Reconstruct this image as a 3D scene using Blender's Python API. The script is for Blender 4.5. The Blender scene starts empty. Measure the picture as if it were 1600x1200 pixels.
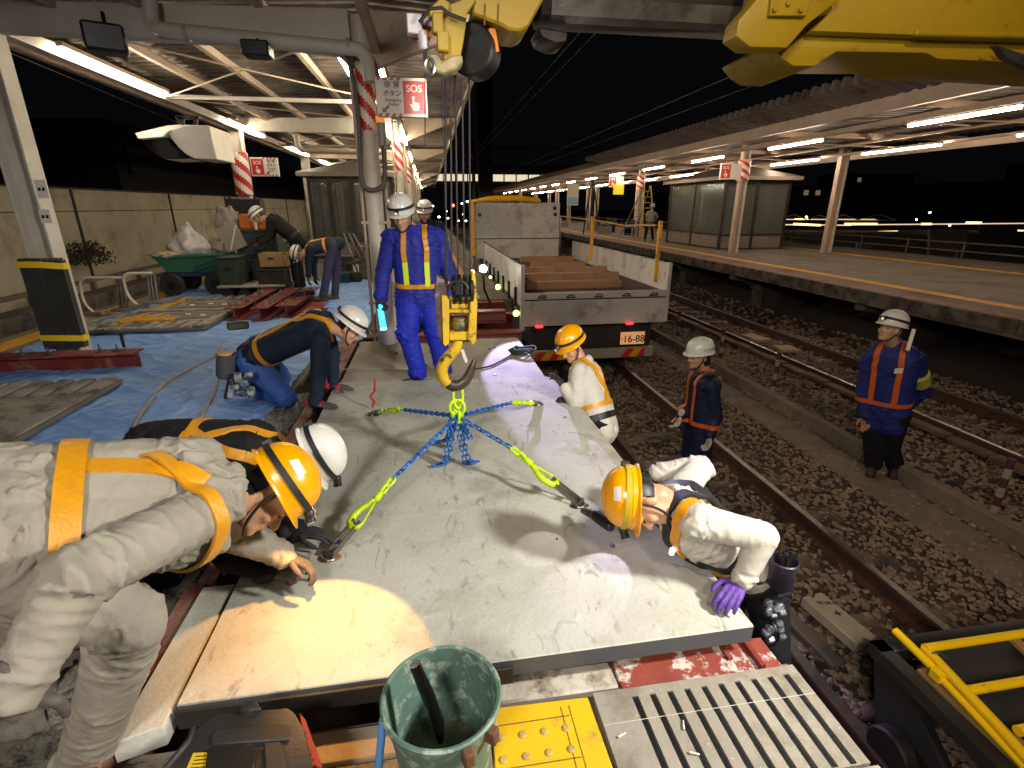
import bpy, bmesh, math, random
import numpy as np
from mathutils import Vector as V, Matrix, noise
from mathutils.bvhtree import BVHTree
R=math.radians
random.seed(7)
S=bpy.context.scene
COL=S.collection
# ---------------------------------------------------------------- camera
CAM=V((0,0,1.55)); PITCH=19.1623; YAW=-8.8587
cd=bpy.data.cameras.new('camera'); cam=bpy.data.objects.new('camera',cd); COL.objects.link(cam)
cd.sensor_width=36; cd.lens=18; cd.clip_start=0.05; cd.clip_end=2000
cam.location=CAM; cam.rotation_euler=(R(90-PITCH),0,R(YAW)); S.camera=cam
# ---------------------------------------------------------------- world, lights, exposure
w=bpy.data.worlds.new('World'); S.world=w; w.use_nodes=True
w.node_tree.nodes['Background'].inputs[0].default_value=(0.55,0.6,0.8,1)
w.node_tree.nodes['Background'].inputs[1].default_value=0.0028
S.view_settings.view_transform='Standard'; S.view_settings.look='None'; S.view_settings.gamma=1; S.view_settings.exposure=0.15
try:
    S.cycles.use_denoising=True; S.cycles.max_bounces=6; S.cycles.use_light_tree=True
    S.cycles.sample_clamp_indirect=4
except Exception: pass
def lamp(name,kind,loc,target,power,col,**k):
    l=bpy.data.lights.new(name,kind); l.energy=power; l.color=col
    for a,b in k.items(): setattr(l,a,b)
    o=bpy.data.objects.new(name,l); COL.objects.link(o); o.location=loc
    o.rotation_euler=(V(target)-V(loc)).to_track_quat('-Z','Y').to_euler()
    return o
# crane work light high over the right shoulder, warm key over the near slab
lamp('work_and_fill_light','SPOT',(2.45,0.55,2.0),(-0.7,3.0,-0.5),620,(1.0,0.985,0.91),spot_size=R(86),spot_blend=0.4,shadow_soft_size=0.16)
lamp('work_and_fill_light','SPOT',(-1.2,-1.8,3.0),(0.0,2.6,0.2),520,(1.0,0.95,0.88),spot_size=R(115),spot_blend=0.9,shadow_soft_size=0.45)  # wide soft fill spot, added behind the camera
lamp('work_and_fill_light','SPOT',(-0.2,5.0,2.6),(8.0,14.0,2.8),420,(1.0,0.80,0.68),spot_size=R(85),spot_blend=0.9,shadow_soft_size=0.1)  # added fill spot, brightens the saw tooth canopy edge and truck headboard
lamp('work_and_fill_light','SPOT',(1.2,-2.5,4.6),(5.2,7.5,-1),640,(1.0,0.76,0.54),spot_size=R(90),spot_blend=0.9,shadow_soft_size=0.3)  # added warm fill for the dark tracks and ballast
lamp('led_work_light','SPOT',(1.05,8.2,1.15),(1.08,5.25,0.0),1500,(0.62,0.54,1.0),spot_size=R(21),spot_blend=0.10,shadow_soft_size=0.03)
lamp('led_work_light','SPOT',(2.0,6.5,1.6),(1.12,2.2,0.36),420,(0.66,0.60,1.0),spot_size=R(13),spot_blend=0.3,shadow_soft_size=0.03)  # extra spot added to put lilac light on the leaning man's back
lamp('head_torch_beam','SPOT',(-0.46,1.80,0.50),(-0.54,1.54,0.0),34,(1.0,0.47,0.13),spot_size=R(88),spot_blend=0.10,shadow_soft_size=0.012)
lamp('head_torch_beam','SPOT',(0.86,1.98,0.20),(0.68,1.80,0.0),5,(0.82,0.74,1.0),spot_size=R(50),spot_blend=0.08,shadow_soft_size=0.008)
lamp('head_torch_beam','SPOT',(0.62,2.15,0.34),(0.47,2.03,0.0),3.0,(1.0,0.96,0.9),spot_size=R(36),spot_blend=0.2,shadow_soft_size=0.01)

# ---------------------------------------------------------------- pixel helpers (photo pixels 1600x1200)
_M=cam.rotation_euler.to_matrix()
def ray(x,y): return _M@V(((x-800)/800,-(y-600)/800,-1.0))
def D(x,y,d): return CAM+ray(x,y)*d
def G(x,y,z=0.0):
    r=ray(x,y); return CAM+r*((z-1.55)/r.z)
def P(x,y,Y):
    r=ray(x,y); return CAM+r*(Y/r.y)
def dep(p): # depth along camera axis
    return (_M.transposed()@(V(p)-CAM)).z*-1
# ---------------------------------------------------------------- materials
MATS={}
def hexc(h):
    h=h.lstrip('#'); c=[int(h[i:i+2],16)/255 for i in (0,2,4)]
    return tuple((x/12.92 if x<=0.04045 else ((x+0.055)/1.055)**2.4) for x in c)
def mat(name,col,rough=0.6,metal=0,col2=None,scale=4,amt=1.0,bump=0,bscale=30,spec=0.5,dirt=None,dscale=1.5,dthr=0.55,dw=0.08,emit=None,es=0,trans=0,alpha=1,stretch=(1,1,1),detail=6,coat=0,speck=None,sscale=60,sthr=0.68,layers=()):
    if name in MATS: return MATS[name]
    m=bpy.data.materials.new(name); m.use_nodes=True; nt=m.node_tree; N=nt.nodes; L=nt.links
    b=N['Principled BSDF']
    if isinstance(col,str): col=hexc(col)
    b.inputs['Base Color'].default_value=(*col,1); b.inputs['Roughness'].default_value=rough; b.inputs['Metallic'].default_value=metal
    b.inputs['Specular IOR Level'].default_value=spec
    if coat: b.inputs['Coat Weight'].default_value=coat; b.inputs['Coat Roughness'].default_value=0.15
    if emit: b.inputs['Emission Color'].default_value=(*emit,1); b.inputs['Emission Strength'].default_value=es
    if trans: b.inputs['Transmission Weight'].default_value=trans
    if alpha<1: b.inputs['Alpha'].default_value=alpha
    tc=N.new('ShaderNodeTexCoord'); mp=N.new('ShaderNodeMapping'); mp.inputs['Scale'].default_value=stretch
    L.new(tc.outputs['Object'],mp.inputs[0])
    def noi(sc,det=detail,rg=0.6):
        n=N.new('ShaderNodeTexNoise'); n.inputs['Scale'].default_value=sc; n.inputs['Detail'].default_value=det; n.inputs['Roughness'].default_value=rg
        L.new(mp.outputs[0],n.inputs['Vector']); return n
    def ramp(src,a,b_):
        r=N.new('ShaderNodeMapRange'); r.inputs[1].default_value=a; r.inputs[2].default_value=b_; L.new(src,r.inputs[0]); return r.outputs[0]
    cur=None
    def mix(fac,c1,c2):
        x=N.new('ShaderNodeMix'); x.data_type='RGBA'; L.new(fac,x.inputs[0])
        if isinstance(c1,tuple): x.inputs[6].default_value=(*c1,1)
        else: L.new(c1,x.inputs[6])
        x.inputs[7].default_value=(*c2,1); return x.outputs[2]
    if col2 is not None:
        if isinstance(col2,str): col2=hexc(col2)
        n=noi(scale); f=ramp(n.outputs['Fac'],0.5-0.22/amt,0.5+0.22/amt)
        cur=mix(f,col,col2)
    if dirt is not None:
        if isinstance(dirt,str): dirt=hexc(dirt)
        n=noi(dscale,8,0.7); f=ramp(n.outputs['Fac'],dthr-dw,dthr+dw)
        cur=mix(f,cur if cur else col,dirt)
    for lc,ls,lt,lw,lst,ldist in layers:
        if isinstance(lc,str): lc=hexc(lc)
        m2=N.new('ShaderNodeMapping'); m2.inputs['Scale'].default_value=lst; m2.inputs['Location'].default_value=(ls,ls*.3,0); L.new(tc.outputs['Object'],m2.inputs[0])
        n=N.new('ShaderNodeTexNoise'); n.inputs['Scale'].default_value=ls; n.inputs['Detail'].default_value=9; n.inputs['Roughness'].default_value=.65; n.inputs['Distortion'].default_value=ldist; L.new(m2.outputs[0],n.inputs['Vector'])
        cur=mix(ramp(n.outputs['Fac'],lt-lw,lt+lw),cur if cur else col,lc)
    if speck is not None:
        if isinstance(speck,str): speck=hexc(speck)
        n=noi(sscale,2,0.5); f=ramp(n.outputs['Fac'],sthr-0.02,sthr+0.02)
        cur=mix(f,cur if cur else col,speck)
    if cur: L.new(cur,b.inputs['Base Color'])
    if bump:
        n=noi(bscale,5,0.65); bp=N.new('ShaderNodeBump'); bp.inputs['Strength'].default_value=min(1,bump); bp.inputs['Distance'].default_value=0.02*max(1,bump)
        L.new(n.outputs['Fac'],bp.inputs['Height']); L.new(bp.outputs[0],b.inputs['Normal'])
    if rough>0.15 and not emit:
        n=noi(scale*1.7+1,3); f=N.new('ShaderNodeMapRange'); f.inputs[3].default_value=max(0.05,rough-0.12); f.inputs[4].default_value=min(1,rough+0.12)
        L.new(n.outputs['Fac'],f.inputs[0]); L.new(f.outputs[0],b.inputs['Roughness'])
    MATS[name]=m; return m
# ---------------------------------------------------------------- mesh builder
def frame_of(d,up=None):
    d=V(d).normalized(); u=V(up) if up is not None else (V((0,0,1)) if abs(d.z)<0.95 else V((0,1,0)))
    s=d.cross(u).normalized(); u=s.cross(d).normalized(); return s,u,d
class MB:
    def __init__(s): s.v=[]; s.f=[]; s.m=[]; s.mi=0
    def add(s,vs,fs):
        o=len(s.v); s.v+= [tuple(x) for x in vs]; s.f+=[tuple(i+o for i in f) for f in fs]; s.m+=[s.mi]*len(fs); return s
    def box(s,c,size,rz=0,M=None):
        x,y,z=[q/2 for q in size]; c=V(c)
        vs=[V((a*x,b*y,d*z)) for a in(-1,1) for b in(-1,1) for d in(-1,1)]
        if M is None: M=Matrix.Rotation(rz,3,'Z')
        vs=[c+M@q for q in vs]
        return s.add(vs,[(0,1,3,2),(4,6,7,5),(0,4,5,1),(2,3,7,6),(0,2,6,4),(1,5,7,3)])
    def b2(s,x0,x1,y0,y1,z0,z1): return s.box(((x0+x1)/2,(y0+y1)/2,(z0+z1)/2),(x1-x0,y1-y0,z1-z0))
    def bar(s,a,b,w,h,up=None):
        a=V(a);b=V(b); sx,u,d=frame_of(b-a,up)
        vs=[p+sx*(i*w/2)+u*(j*h/2) for p in(a,b) for i,j in((-1,-1),(1,-1),(1,1),(-1,1))]
        return s.add(vs,[(3,2,1,0),(4,5,6,7),(0,1,5,4),(1,2,6,5),(2,3,7,6),(3,0,4,7)])
    def tube(s,pts,r,n=10,cap=True,close=False):
        pts=[V(p) for p in pts]; m=len(pts); rr=r if isinstance(r,(list,tuple)) else [r]*m
        vs=[];fs=[]; pu=None
        for i,p in enumerate(pts):
            if close: t=pts[(i+1)%m]-pts[i-1]
            else: t=(pts[min(i+1,m-1)]-pts[max(i-1,0)])
            if t.length<1e-9: t=V((0,0,1))
            t.normalize()
            if pu is None: sx,u,_=frame_of(t)
            else:
                u=pu-t*pu.dot(t)
                if u.length<1e-6: _,u,_=frame_of(t)
                u.normalize(); sx=t.cross(u)
            pu=u
            for k in range(n):
                a=2*math.pi*k/n; vs.append(p+(sx*math.cos(a)+u*math.sin(a))*rr[i])
        for i in range(m if close else m-1):
            j=(i+1)%m
            for k in range(n):
                k2=(k+1)%n; fs.append((i*n+k,i*n+k2,j*n+k2,j*n+k))
        if cap and not close: fs.append(tuple(range(n-1,-1,-1))); fs.append(tuple((m-1)*n+k for k in range(n)))
        return s.add(vs,fs)
    def cyl(s,a,b,r,r2=None,n=16): return s.tube([a,b],[r,r if r2 is None else r2],n)
    def lathe(s,prof,M=None,c=(0,0,0),n=24,sx=1,sy=1):
        M=M or Matrix.Identity(3); c=V(c); vs=[];fs=[]
        for r,z in prof:
            for k in range(n):
                a=2*math.pi*k/n; vs.append(c+M@V((r*sx*math.cos(a),r*sy*math.sin(a),z)))
        for i in range(len(prof)-1):
            for k in range(n):
                k2=(k+1)%n; fs.append((i*n+k,i*n+k2,(i+1)*n+k2,(i+1)*n+k))
        return s.add(vs,fs)
    def disc(s,c,r,d=(0,0,1),n=20,t=0.004): return s.cyl(V(c)-V(d)*t/2,V(c)+V(d)*t/2,r,n=n)
    def prism(s,pts,vec):
        pts=[V(p) for p in pts]; n=len(pts); vec=V(vec); vs=pts+[p+vec for p in pts]
        return s.add(vs,[tuple(range(n-1,-1,-1)),tuple(range(n,2*n))]+[(i,(i+1)%n,(i+1)%n+n,i+n) for i in range(n)])
    def ell(s,c,rad,M=None,n=12,m=8):
        c=V(c); M=M or Matrix.Identity(3); vs=[];fs=[]
        for i in range(m+1):
            th=math.pi*i/m
            for k in range(n):
                a=2*math.pi*k/n; vs.append(c+M@V((rad[0]*math.sin(th)*math.cos(a),rad[1]*math.sin(th)*math.sin(a),rad[2]*math.cos(th))))
        for i in range(m):
            for k in range(n): fs.append((i*n+k,i*n+(k+1)%n,(i+1)*n+(k+1)%n,(i+1)*n+k))
        return s.add(vs,fs)
    def cap(s,a,b,ra,rb,n=14,m=5):
        a=V(a);b=V(b)
        if (b-a).length<1e-6: return s.ell(a,(ra,ra,ra))
        sx,u,d=frame_of(b-a); rows=[]
        for i in range(m+1):
            t=math.pi/2*i/m; rows.append((a-d*ra*math.cos(t),ra*math.sin(t)))
        for i in range(m+1):
            t=math.pi/2*i/m; rows.append((b+d*rb*math.sin(t),rb*math.cos(t)))
        vs=[];fs=[]
        for p,r in rows:
            r=max(r,1e-4)
            for k in range(n):
                q=2*math.pi*k/n; vs.append(p+(sx*math.cos(q)+u*math.sin(q))*r)
        for i in range(len(rows)-1):
            for k in range(n): fs.append((i*n+k,i*n+(k+1)%n,(i+1)*n+(k+1)%n,(i+1)*n+k))
        fs.append(tuple(range(n-1,-1,-1))); fs.append(tuple((len(rows)-1)*n+k for k in range(n)))
        return s.add(vs,fs)
    def build(s,name,mats,parent=None,bevel=0,smooth=True,ang=38,loc=None,seg=1):
        me=bpy.data.meshes.new(name); me.from_pydata(s.v,[],s.f)
        mats=mats if isinstance(mats,(list,tuple)) else [mats]
        for m in mats: me.materials.append(m)
        if len(mats)>1: me.polygons.foreach_set('material_index',s.m)
        bm=bmesh.new(); bm.from_mesh(me)
        bmesh.ops.remove_doubles(bm,verts=bm.verts,dist=1e-5)
        bmesh.ops.recalc_face_normals(bm,faces=bm.faces)
        if bevel:
            es=[e for e in bm.edges if len(e.link_faces)==2 and e.calc_face_angle(0)>R(30)]
            bmesh.ops.bevel(bm,geom=es,offset=bevel,segments=seg,affect='EDGES',profile=0.6,clamp_overlap=True)
        if smooth:
            for f in bm.faces: f.smooth=True
            for e in bm.edges: e.smooth=(len(e.link_faces)==2 and e.calc_face_angle(0)<R(ang))
        if loc is not None: bmesh.ops.translate(bm,verts=bm.verts,vec=-V(loc))
        bm.to_mesh(me); bm.free(); me.update()
        o=bpy.data.objects.new(name,me); COL.objects.link(o)
        if loc is not None: o.location=loc
        if parent is not None:
            o.parent=parent
            if loc is None: o.matrix_parent_inverse=parent_inv(parent)
            else: o.matrix_parent_inverse=parent_inv(parent)
        return o
def chain_mat(o):
    M=Matrix.LocRotScale(o.location,o.rotation_euler,o.scale)
    if o.parent: return chain_mat(o.parent)@o.matrix_parent_inverse@M
    return M
def parent_inv(p): return chain_mat(p).inverted()
def thing(name,label,cat,loc=(0,0,0),rz=0,group=None):
    o=bpy.data.objects.new(name,None); COL.objects.link(o); o.location=loc; o.rotation_euler=(0,0,rz); o.empty_display_size=0.1
    o['label']=label; o['category']=cat
    if group: o['group']=group
    return o
def tag(o,label,cat,group=None):
    o['label']=label; o['category']=cat
    if group: o['group']=group
    return o
def struct(o): o['kind']='structure'; return o
def copy_tree(o,loc=None,label=None,group=None,rz=None,parent=None):
    c=o.copy(); COL.objects.link(c)
    if parent is not None:
        mi=o.matrix_parent_inverse.copy(); c.parent=parent; c.matrix_parent_inverse=mi
    for ch in [x for x in bpy.data.objects if x.parent==o and x.name!=c.name]: copy_tree(ch,parent=c)
    if loc is not None: c.location=loc
    if rz is not None: c.rotation_euler=(0,0,rz)
    if label: c['label']=label
    if group: c['group']=group
    return c
def text_mesh(body,size,mt,name,loc,ex,ey,parent=None,ext=0.001,align='CENTER',ls=1.0):
    cu=bpy.data.curves.new(name,'FONT'); cu.body=body; cu.size=size; cu.extrude=ext; cu.align_x=align; cu.align_y='CENTER'; cu.space_line=ls
    cu.offset=size*0.012
    t=bpy.data.objects.new(name,cu); COL.objects.link(t)
    bpy.context.view_layer.update()
    me=bpy.data.meshes.new_from_object(t.evaluated_get(bpy.context.evaluated_depsgraph_get()))
    bpy.data.objects.remove(t); bpy.data.curves.remove(cu)
    ex=V(ex).normalized(); ey=V(ey).normalized(); ez=ex.cross(ey).normalized(); ey=ez.cross(ex)
    M=Matrix((ex,ey,ez)).transposed().to_4x4(); M.translation=V(loc); me.transform(M)
    me.materials.clear(); me.materials.append(mt)
    o=bpy.data.objects.new(name,me); COL.objects.link(o)
    if parent: o.parent=parent; o.matrix_parent_inverse=parent_inv(parent)
    return o
# common materials
M_conc=mat('concrete_new','#b3b2a6',0.85,col2='#a09e92',scale=1.6,amt=1.0,bump=0.3,bscale=38,dirt='#8e8a7b',dscale=1.1,dthr=0.57,dw=0.07,speck='#5d594f',sscale=95,sthr=0.73,layers=(('#b3b1a6',2.6,.62,.08,(1,2.2,1),1.2),('#868378',3.1,.62,.05,(2.6,1,1),1.8),('#b9b7ad',11,.68,.04,(1,1,1),.6),('#77746c',22,.70,.03,(1,2,1),.8)))
M_conc_old=mat('concrete_old','#8d8475',0.85,col2='#6f675a',scale=3,bump=0.5,bscale=40,dirt='#54483b',dscale=2.5,dthr=0.58)
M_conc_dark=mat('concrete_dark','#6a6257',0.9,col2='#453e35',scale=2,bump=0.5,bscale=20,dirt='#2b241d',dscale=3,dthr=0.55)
M_rubble=mat('concrete_rubble','#8a8577',0.95,col2='#4f4a41',scale=30,bump=1.5,bscale=60)
M_redox=mat('red_oxide_paint','#7b2a22',0.55,col2='#5c1c18',scale=5,bump=0.15,bscale=30,dirt='#8c6a5c',dscale=4,dthr=0.63)
M_rust=mat('rust','#4a2a1a',0.8,col2='#2b1a12',scale=8,bump=0.4,bscale=50)
M_steel=mat('steel','#9a9791',0.35,0.9,col2='#6f6c66',scale=8,bump=0.1,bscale=60)
M_dsteel=mat('dark_steel','#2c2a28',0.5,0.6,col2='#1a1816',scale=8,bump=0.1)
M_white=mat('white_paint','#c9c1b4',0.5,col2='#b5a998',scale=3,dirt='#7b6751',dscale=7,dthr=0.68,dw=0.04,bump=0.08,bscale=60)
M_yel=mat('yellow_paint','#d9a300',0.4,col2='#c08c00',scale=3,dirt='#5b3e12',dscale=9,dthr=0.68,dw=0.02,bump=0.08)
M_black=mat('black_rubber','#171615',0.65,col2='#24211f',scale=8)
M_blackp=mat('black_plastic','#1a1918',0.4)
M_wood=mat('wood_plank','#6e4a2c',0.75,col2='#4c3220',scale=6,stretch=(1,6,6),bump=0.2)
# ================================================================= SETTING
def PX(x,y,X):
    r=ray(x,y); return CAM+r*(X/r.x)
M_ballast=mat('ballast_ground','#54463a',0.95,col2='#30261e',scale=22,bump=1.5,bscale=25)
M_stone=mat('ballast_stone','#8f7a66',0.9,col2='#5e4d3f',scale=7,bump=0.3,bscale=60)
M_tactile=mat('tactile_yellow','#cf9420',0.7,col2='#a97a1e',scale=2,dirt='#6b5530',dscale=6,dthr=0.6)
M_pink=mat('edge_band_pink','#8d5a50',0.8,col2='#77504a',scale=3,dirt='#57443c',dscale=5)
M_asph=mat('platform_asphalt','#6e6459',0.85,col2='#5b5248',scale=1.2,bump=0.3,bscale=80,dirt='#493c31',dscale=0.8,dthr=0.57)
M_edge=mat('edge_stained_concrete','#6d6355',0.9,col2='#4e463b',scale=3,bump=0.4,bscale=25,dirt='#2a231c',dscale=3.2,dthr=0.52,dw=0.1)
M_cream=mat('canopy_cream_paint','#b5a08c',0.55,col2='#9c8773',scale=2,dirt='#6b543f',dscale=6,dthr=0.66,dw=0.05)
M_roofm=mat('corrugated_roof','#776c61',0.6,col2='#5d5248',scale=1.0,dirt='#3a2d24',dscale=1.4,dthr=0.56,dw=0.1)
M_roofr=mat('corrugated_roof_rusty','#857a74',0.6,col2='#6b605a',scale=1.0,dirt='#3a2722',dscale=1.4,dthr=0.6,dw=0.1)
M_tubeL=mat('lit_tube_warm','#ffffff',0.5,emit=(1.0,0.88,0.66),es=85)
M_tubeR=mat('lit_tube_pinkish','#ffffff',0.5,emit=(1.0,0.80,0.60),es=90)
# ground
mb=MB(); mb.b2(-120,160,-30,400,-1.35,-1.22); struct(mb.build('ground',M_ballast))
# ballast stones : one mass
def stones(n,x0,x1,y0,y1,z,sz,seed,fn=None):
    rg=np.random.RandomState(seed)
    base=np.array([(1,0,0),(-1,0,0),(0,1,0),(0,-1,0),(0,0,1),(0,0,-1),(.6,.6,.55),(-.6,.6,.5),(.6,-.6,.5),(-.6,-.6,.55)],float)
    tri=[(4,0,6),(6,0,2),(4,6,2),(4,2,7),(7,2,1),(4,7,1),(4,1,9),(9,1,3),(4,9,3),(4,3,8),(8,3,0),(4,8,0),(5,2,0),(5,1,2),(5,3,1),(5,0,3)]
    xs=rg.uniform(x0,x1,n); u=rg.uniform(0,1,n)**1.6; ys=y0+(y1-y0)*u
    vs=[];fs=[]
    for i in range(n):
        s=sz*rg.uniform(0.55,1.35); sc=np.array([rg.uniform(.7,1.3),rg.uniform(.6,1.1),rg.uniform(.5,.9)])*s
        b=base*rg.uniform(.75,1.25,(10,1))*sc
        a=rg.uniform(0,6.28); c,q=math.cos(a),math.sin(a); t=rg.uniform(-.5,.5)
        b=b@np.array([[c,-q,0],[q,c,0],[0,0,1]])@np.array([[1,0,0],[0,math.cos(t),-math.sin(t)],[0,math.sin(t),math.cos(t)]])
        zz=z+rg.uniform(-.01,.025)+(fn(xs[i]) if fn else 0)
        b+=np.array([xs[i],ys[i],zz]); o=len(vs); vs+=b.tolist(); fs+=[(p+o,q_+o,r+o) for p,q_,r in tri]
    return vs,fs
vs,fs=[],[]
for a in ((15000,1.35,5.0,1.0,9,-1.165,.026,1),(9000,4.9,8.4,2.2,11,-1.155,.030,2),(2800,1.35,9.2,8,26,-1.165,.05,3)):
    v_,f_=stones(*a); o=len(vs); vs+=v_; fs+=[tuple(i+o for i in f) for f in f_]
mb=MB(); mb.v=vs; mb.f=fs; mb.m=[0]*len(fs)
o=mb.build('ballast_stones',M_stone,smooth=False); o['kind']='stuff'
mb=MB(); mb.b2(1.3,9.3,-2,90,-1.215,-1.178); struct(mb.build('track_bed',M_ballast))
# rails
def rail(x,y0,y1,label):
    mb=MB(); z=-1.0
    pr=[(-.062,-.15),(.062,-.15),(.062,-.138),(.01,-.125),(.01,-.04),(.033,-.03),(.033,-.004),(.028,0),(-.028,0),(-.033,-.004),(-.033,-.03),(-.01,-.04),(-.01,-.125),(-.062,-.138)]
    mb.prism([(x+a,y0,z+b) for a,b in pr],(0,y1-y0,0))
    o=mb.build('rail',[M_rust],smooth=False); tag(o,label,'rail','running rails of the two tracks')
    mt=MB(); mt.b2(x-.026,x+.026,y0,y1,z+.0005,z+.003); t=mt.build('running_surface',M_steel,o,smooth=False)
rail(2.07,-1,80,'rusty rail with a polished top just outside the new platform slab')
rail(3.14,-1,80,'rail with bright polished top passing behind the woman in navy')
rail(6.2,1,80,'rusty rail of the far track nearest to the concrete cable trough')
rail(7.3,1,80,'dark rail running closest to the piers of the opposite platform')
M_sleep=mat('sleeper_concrete','#6e6152',0.9,col2='#4c4035',scale=3,bump=0.3,bscale=30,dirt='#241b14',dscale=4)
mb=MB(); mb.b2(-1.0,1.0,-.12,.12,-.09,.0); sl=mb.build('sleeper',M_sleep,bevel=0.012,loc=None)
for sx in (-.54,.54):
    mb=MB(); mb.b2(sx-.13,sx+.13,-.07,.07,0,.02); mb.b2(sx-.12,sx-.08,-.05,.05,.02,.05); mb.b2(sx+.08,sx+.12,-.05,.05,.02,.05); mb.build('rail_clip',M_rust,sl,bevel=.004)
def sleeper(x,y,k):
    o=sl if k==0 else copy_tree(sl)
    o.location=(x,y,-1.145)
    near=x<4
    tag(o,('weathered concrete sleeper under the near track beside the new slab' if near else 'weathered concrete sleeper under the far track by the opposite platform'),'sleeper','sleepers of the near track' if near else 'sleepers of the far track')
k=0
for i in range(34): sleeper(2.6,1.1+i*.62,k); k+=1
for i in range(34): sleeper(6.75,2.2+i*.62,k); k+=1
# cable trough between the tracks, lids stepped
M_trough=mat('trough_concrete','#75685a',0.9,col2='#5c5044',scale=4,bump=0.3,bscale=40)
t=thing('cable_trough','low concrete cable trough with lids running between the two tracks','cable trough',(4.35,6,-1.2))
mb=MB()
for i in range(40): mb.b2(4.18,4.62,1.2+i*.6,1.2+i*.6+.59,-1.17,-1.135+0.006*math.sin(i*2.1))
mb.build('trough_lid',M_trough,t,bevel=.008)
mb=MB(); mb.b2(4.72,4.84,1.0,30,-1.22,-1.0); tag(mb.build('concrete_kerb',M_trough,bevel=.01),'long low concrete kerb between the tracks with striped stakes along it','kerb')
# guard boards along far track (timber/trough in front of rail)
mb=MB()
for i in range(30):
    mb.b2(5.93+.01*math.sin(i*1.7),6.08,2.2+i*.5,2.2+i*.5+.47,-1.08,-1.03+.008*math.sin(i*3))
tag(mb.build('guard_board',mat('dirty_board','#6a5238',0.85,col2='#3c2c1e',scale=5),None,bevel=.005),'row of dirty boards laid along the near rail of the far track','board')
# offcuts on far track
mb=MB(); mb.box(G(1180,528,-.98),(.3,.5,.06),0.15); tag(mb.build('timber_offcut',mat('pale_timber','#a58c6c',0.8,col2='#8b7355',scale=4),None,bevel=.006),'pale timber block lying on the boards of the far track','timber')
mb=MB(); mb.box(G(1228,545,-.98),(.34,.34,.05),-0.25); tag(mb.build('timber_offcut',MATS['pale_timber'],None,bevel=.006),'flat pale wedge of timber beside the rail in front of the opposite platform','timber')
# striped stakes
M_strw=mat('stake_white','#8f806e',0.8,col2='#6f6252',scale=9); M_strr=mat('stake_red','#3f1a16',0.7)
def stake(x,y,h,label):
    mb=MB(); n=8; 
    for i in range(n):
        mb.mi=i%2; mb.cyl((x,y,-1.2+h*i/n),(x,y,-1.2+h*(i+1)/n),.03,n=10)
    tag(mb.build('striped_stake',[M_strw,M_strr]),label,'stake','striped marker stakes between the tracks')
stake(4.8,9.34,.8,'striped stake nearest the truck tailgate'); stake(4.8,6.3,.8,'striped stake standing between the woman in navy and the man in blue'); stake(4.8,3.2,.72,'striped stake in the ballast at the right edge of the picture'); stake(4.8,7.75,.8,'striped stake just behind the helmet of the woman in navy')
# balise
t=thing('track_beacon','pale grey track transponder block lettered 7R15R-3 between the rails','track beacon',(2.6,2.42,-1.1))
def slab_between(a,b,w,z0,z1,notch=True):
    a=V(a);b=V(b); d=(b-a); d.z=0; L=d.length; d.normalize(); s=V((d.y,-d.x,0)); 
    def q(u,v): p=a+d*u+s*v; return (p.x,p.y,z0)
    if notch:
        pts=[q(0,-w/2),q(0,-w*.12),q(L*.06,-w*.12),q(L*.06,w*.12),q(0,w*.12),q(0,w/2),q(L,w/2),q(L,w*.12),q(L*.94,w*.12),q(L*.94,-w*.12),q(L,-w*.12),q(L,-w/2)]
    else: pts=[q(0,-w/2),q(0,w/2),q(L,w/2),q(L,-w/2)]
    return pts,(0,0,z1-z0),d,s
a=G(1268,928,-.98); b=G(1355,1000,-.98)
pts,vv,dd,ss=slab_between(a,b,.17,-1.06,-.98); mb=MB(); mb.prism(pts,vv); M_bal=mat('beacon_resin','#a29684',0.7,col2='#8f8371',scale=5,bump=.1)
mb.build('beacon_block',M_bal,t,bevel=.008)
mid=(V(a)+V(b))/2
text_mesh('7R15R-3',.037,M_blackp,'serial_lettering',G(1291,942,-.978),ray(1330,941)-ray(1270,941),V((0,1,0))-dd*0.3+V((-.0,.6,0)),t)
text_mesh('+',.09,M_blackp,'cross_mark',G(1310,959,-.978),(1,0,0),(0,1,0),t)
pts,vv,_,_=slab_between(a+V((-.2,-.05,0)),b+V((-.22,-.06,0)),.1,-1.1,-1.07,False); mb=MB(); mb.prism(pts,vv); mb.build('mounting_rail',mat('grey_bracket','#57504a',0.6),t,bevel=.004)
# ------------------------------------------------ left platform (structure) : with open bay under the new slabs
mb=MB()
mb.b2(-5.7,-1.35,-3,80,-.5,-.12)      # main deck left
mb.b2(-1.35,1.3,9.6,80,-.5,-.12)
mb.b2(-1.35,1.31,-3,1.36,-.5,-.155); mb.b2(-1.35,-.93,6.62,9.6,-.5,-.12)
struct(mb.build('platform_deck',M_asph))
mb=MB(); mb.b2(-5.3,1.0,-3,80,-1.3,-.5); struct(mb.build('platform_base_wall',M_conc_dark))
mb=MB(); mb.b2(1.302,1.5,9.7,80,-.4,-.13); struct(mb.build('platform_coping',M_conc_old))
mb=MB(); mb.b2(-5.5,-5.2,6,60,-.118,-.112); struct(mb.build('tactile_path',M_tactile))
mb=MB(); mb.b2(-.45,-.15,13,60,-.118,-.112); mb.b2(.55,.85,9.8,60,-.118,-.112); struct(mb.build('tactile_path',M_tactile))
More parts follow.
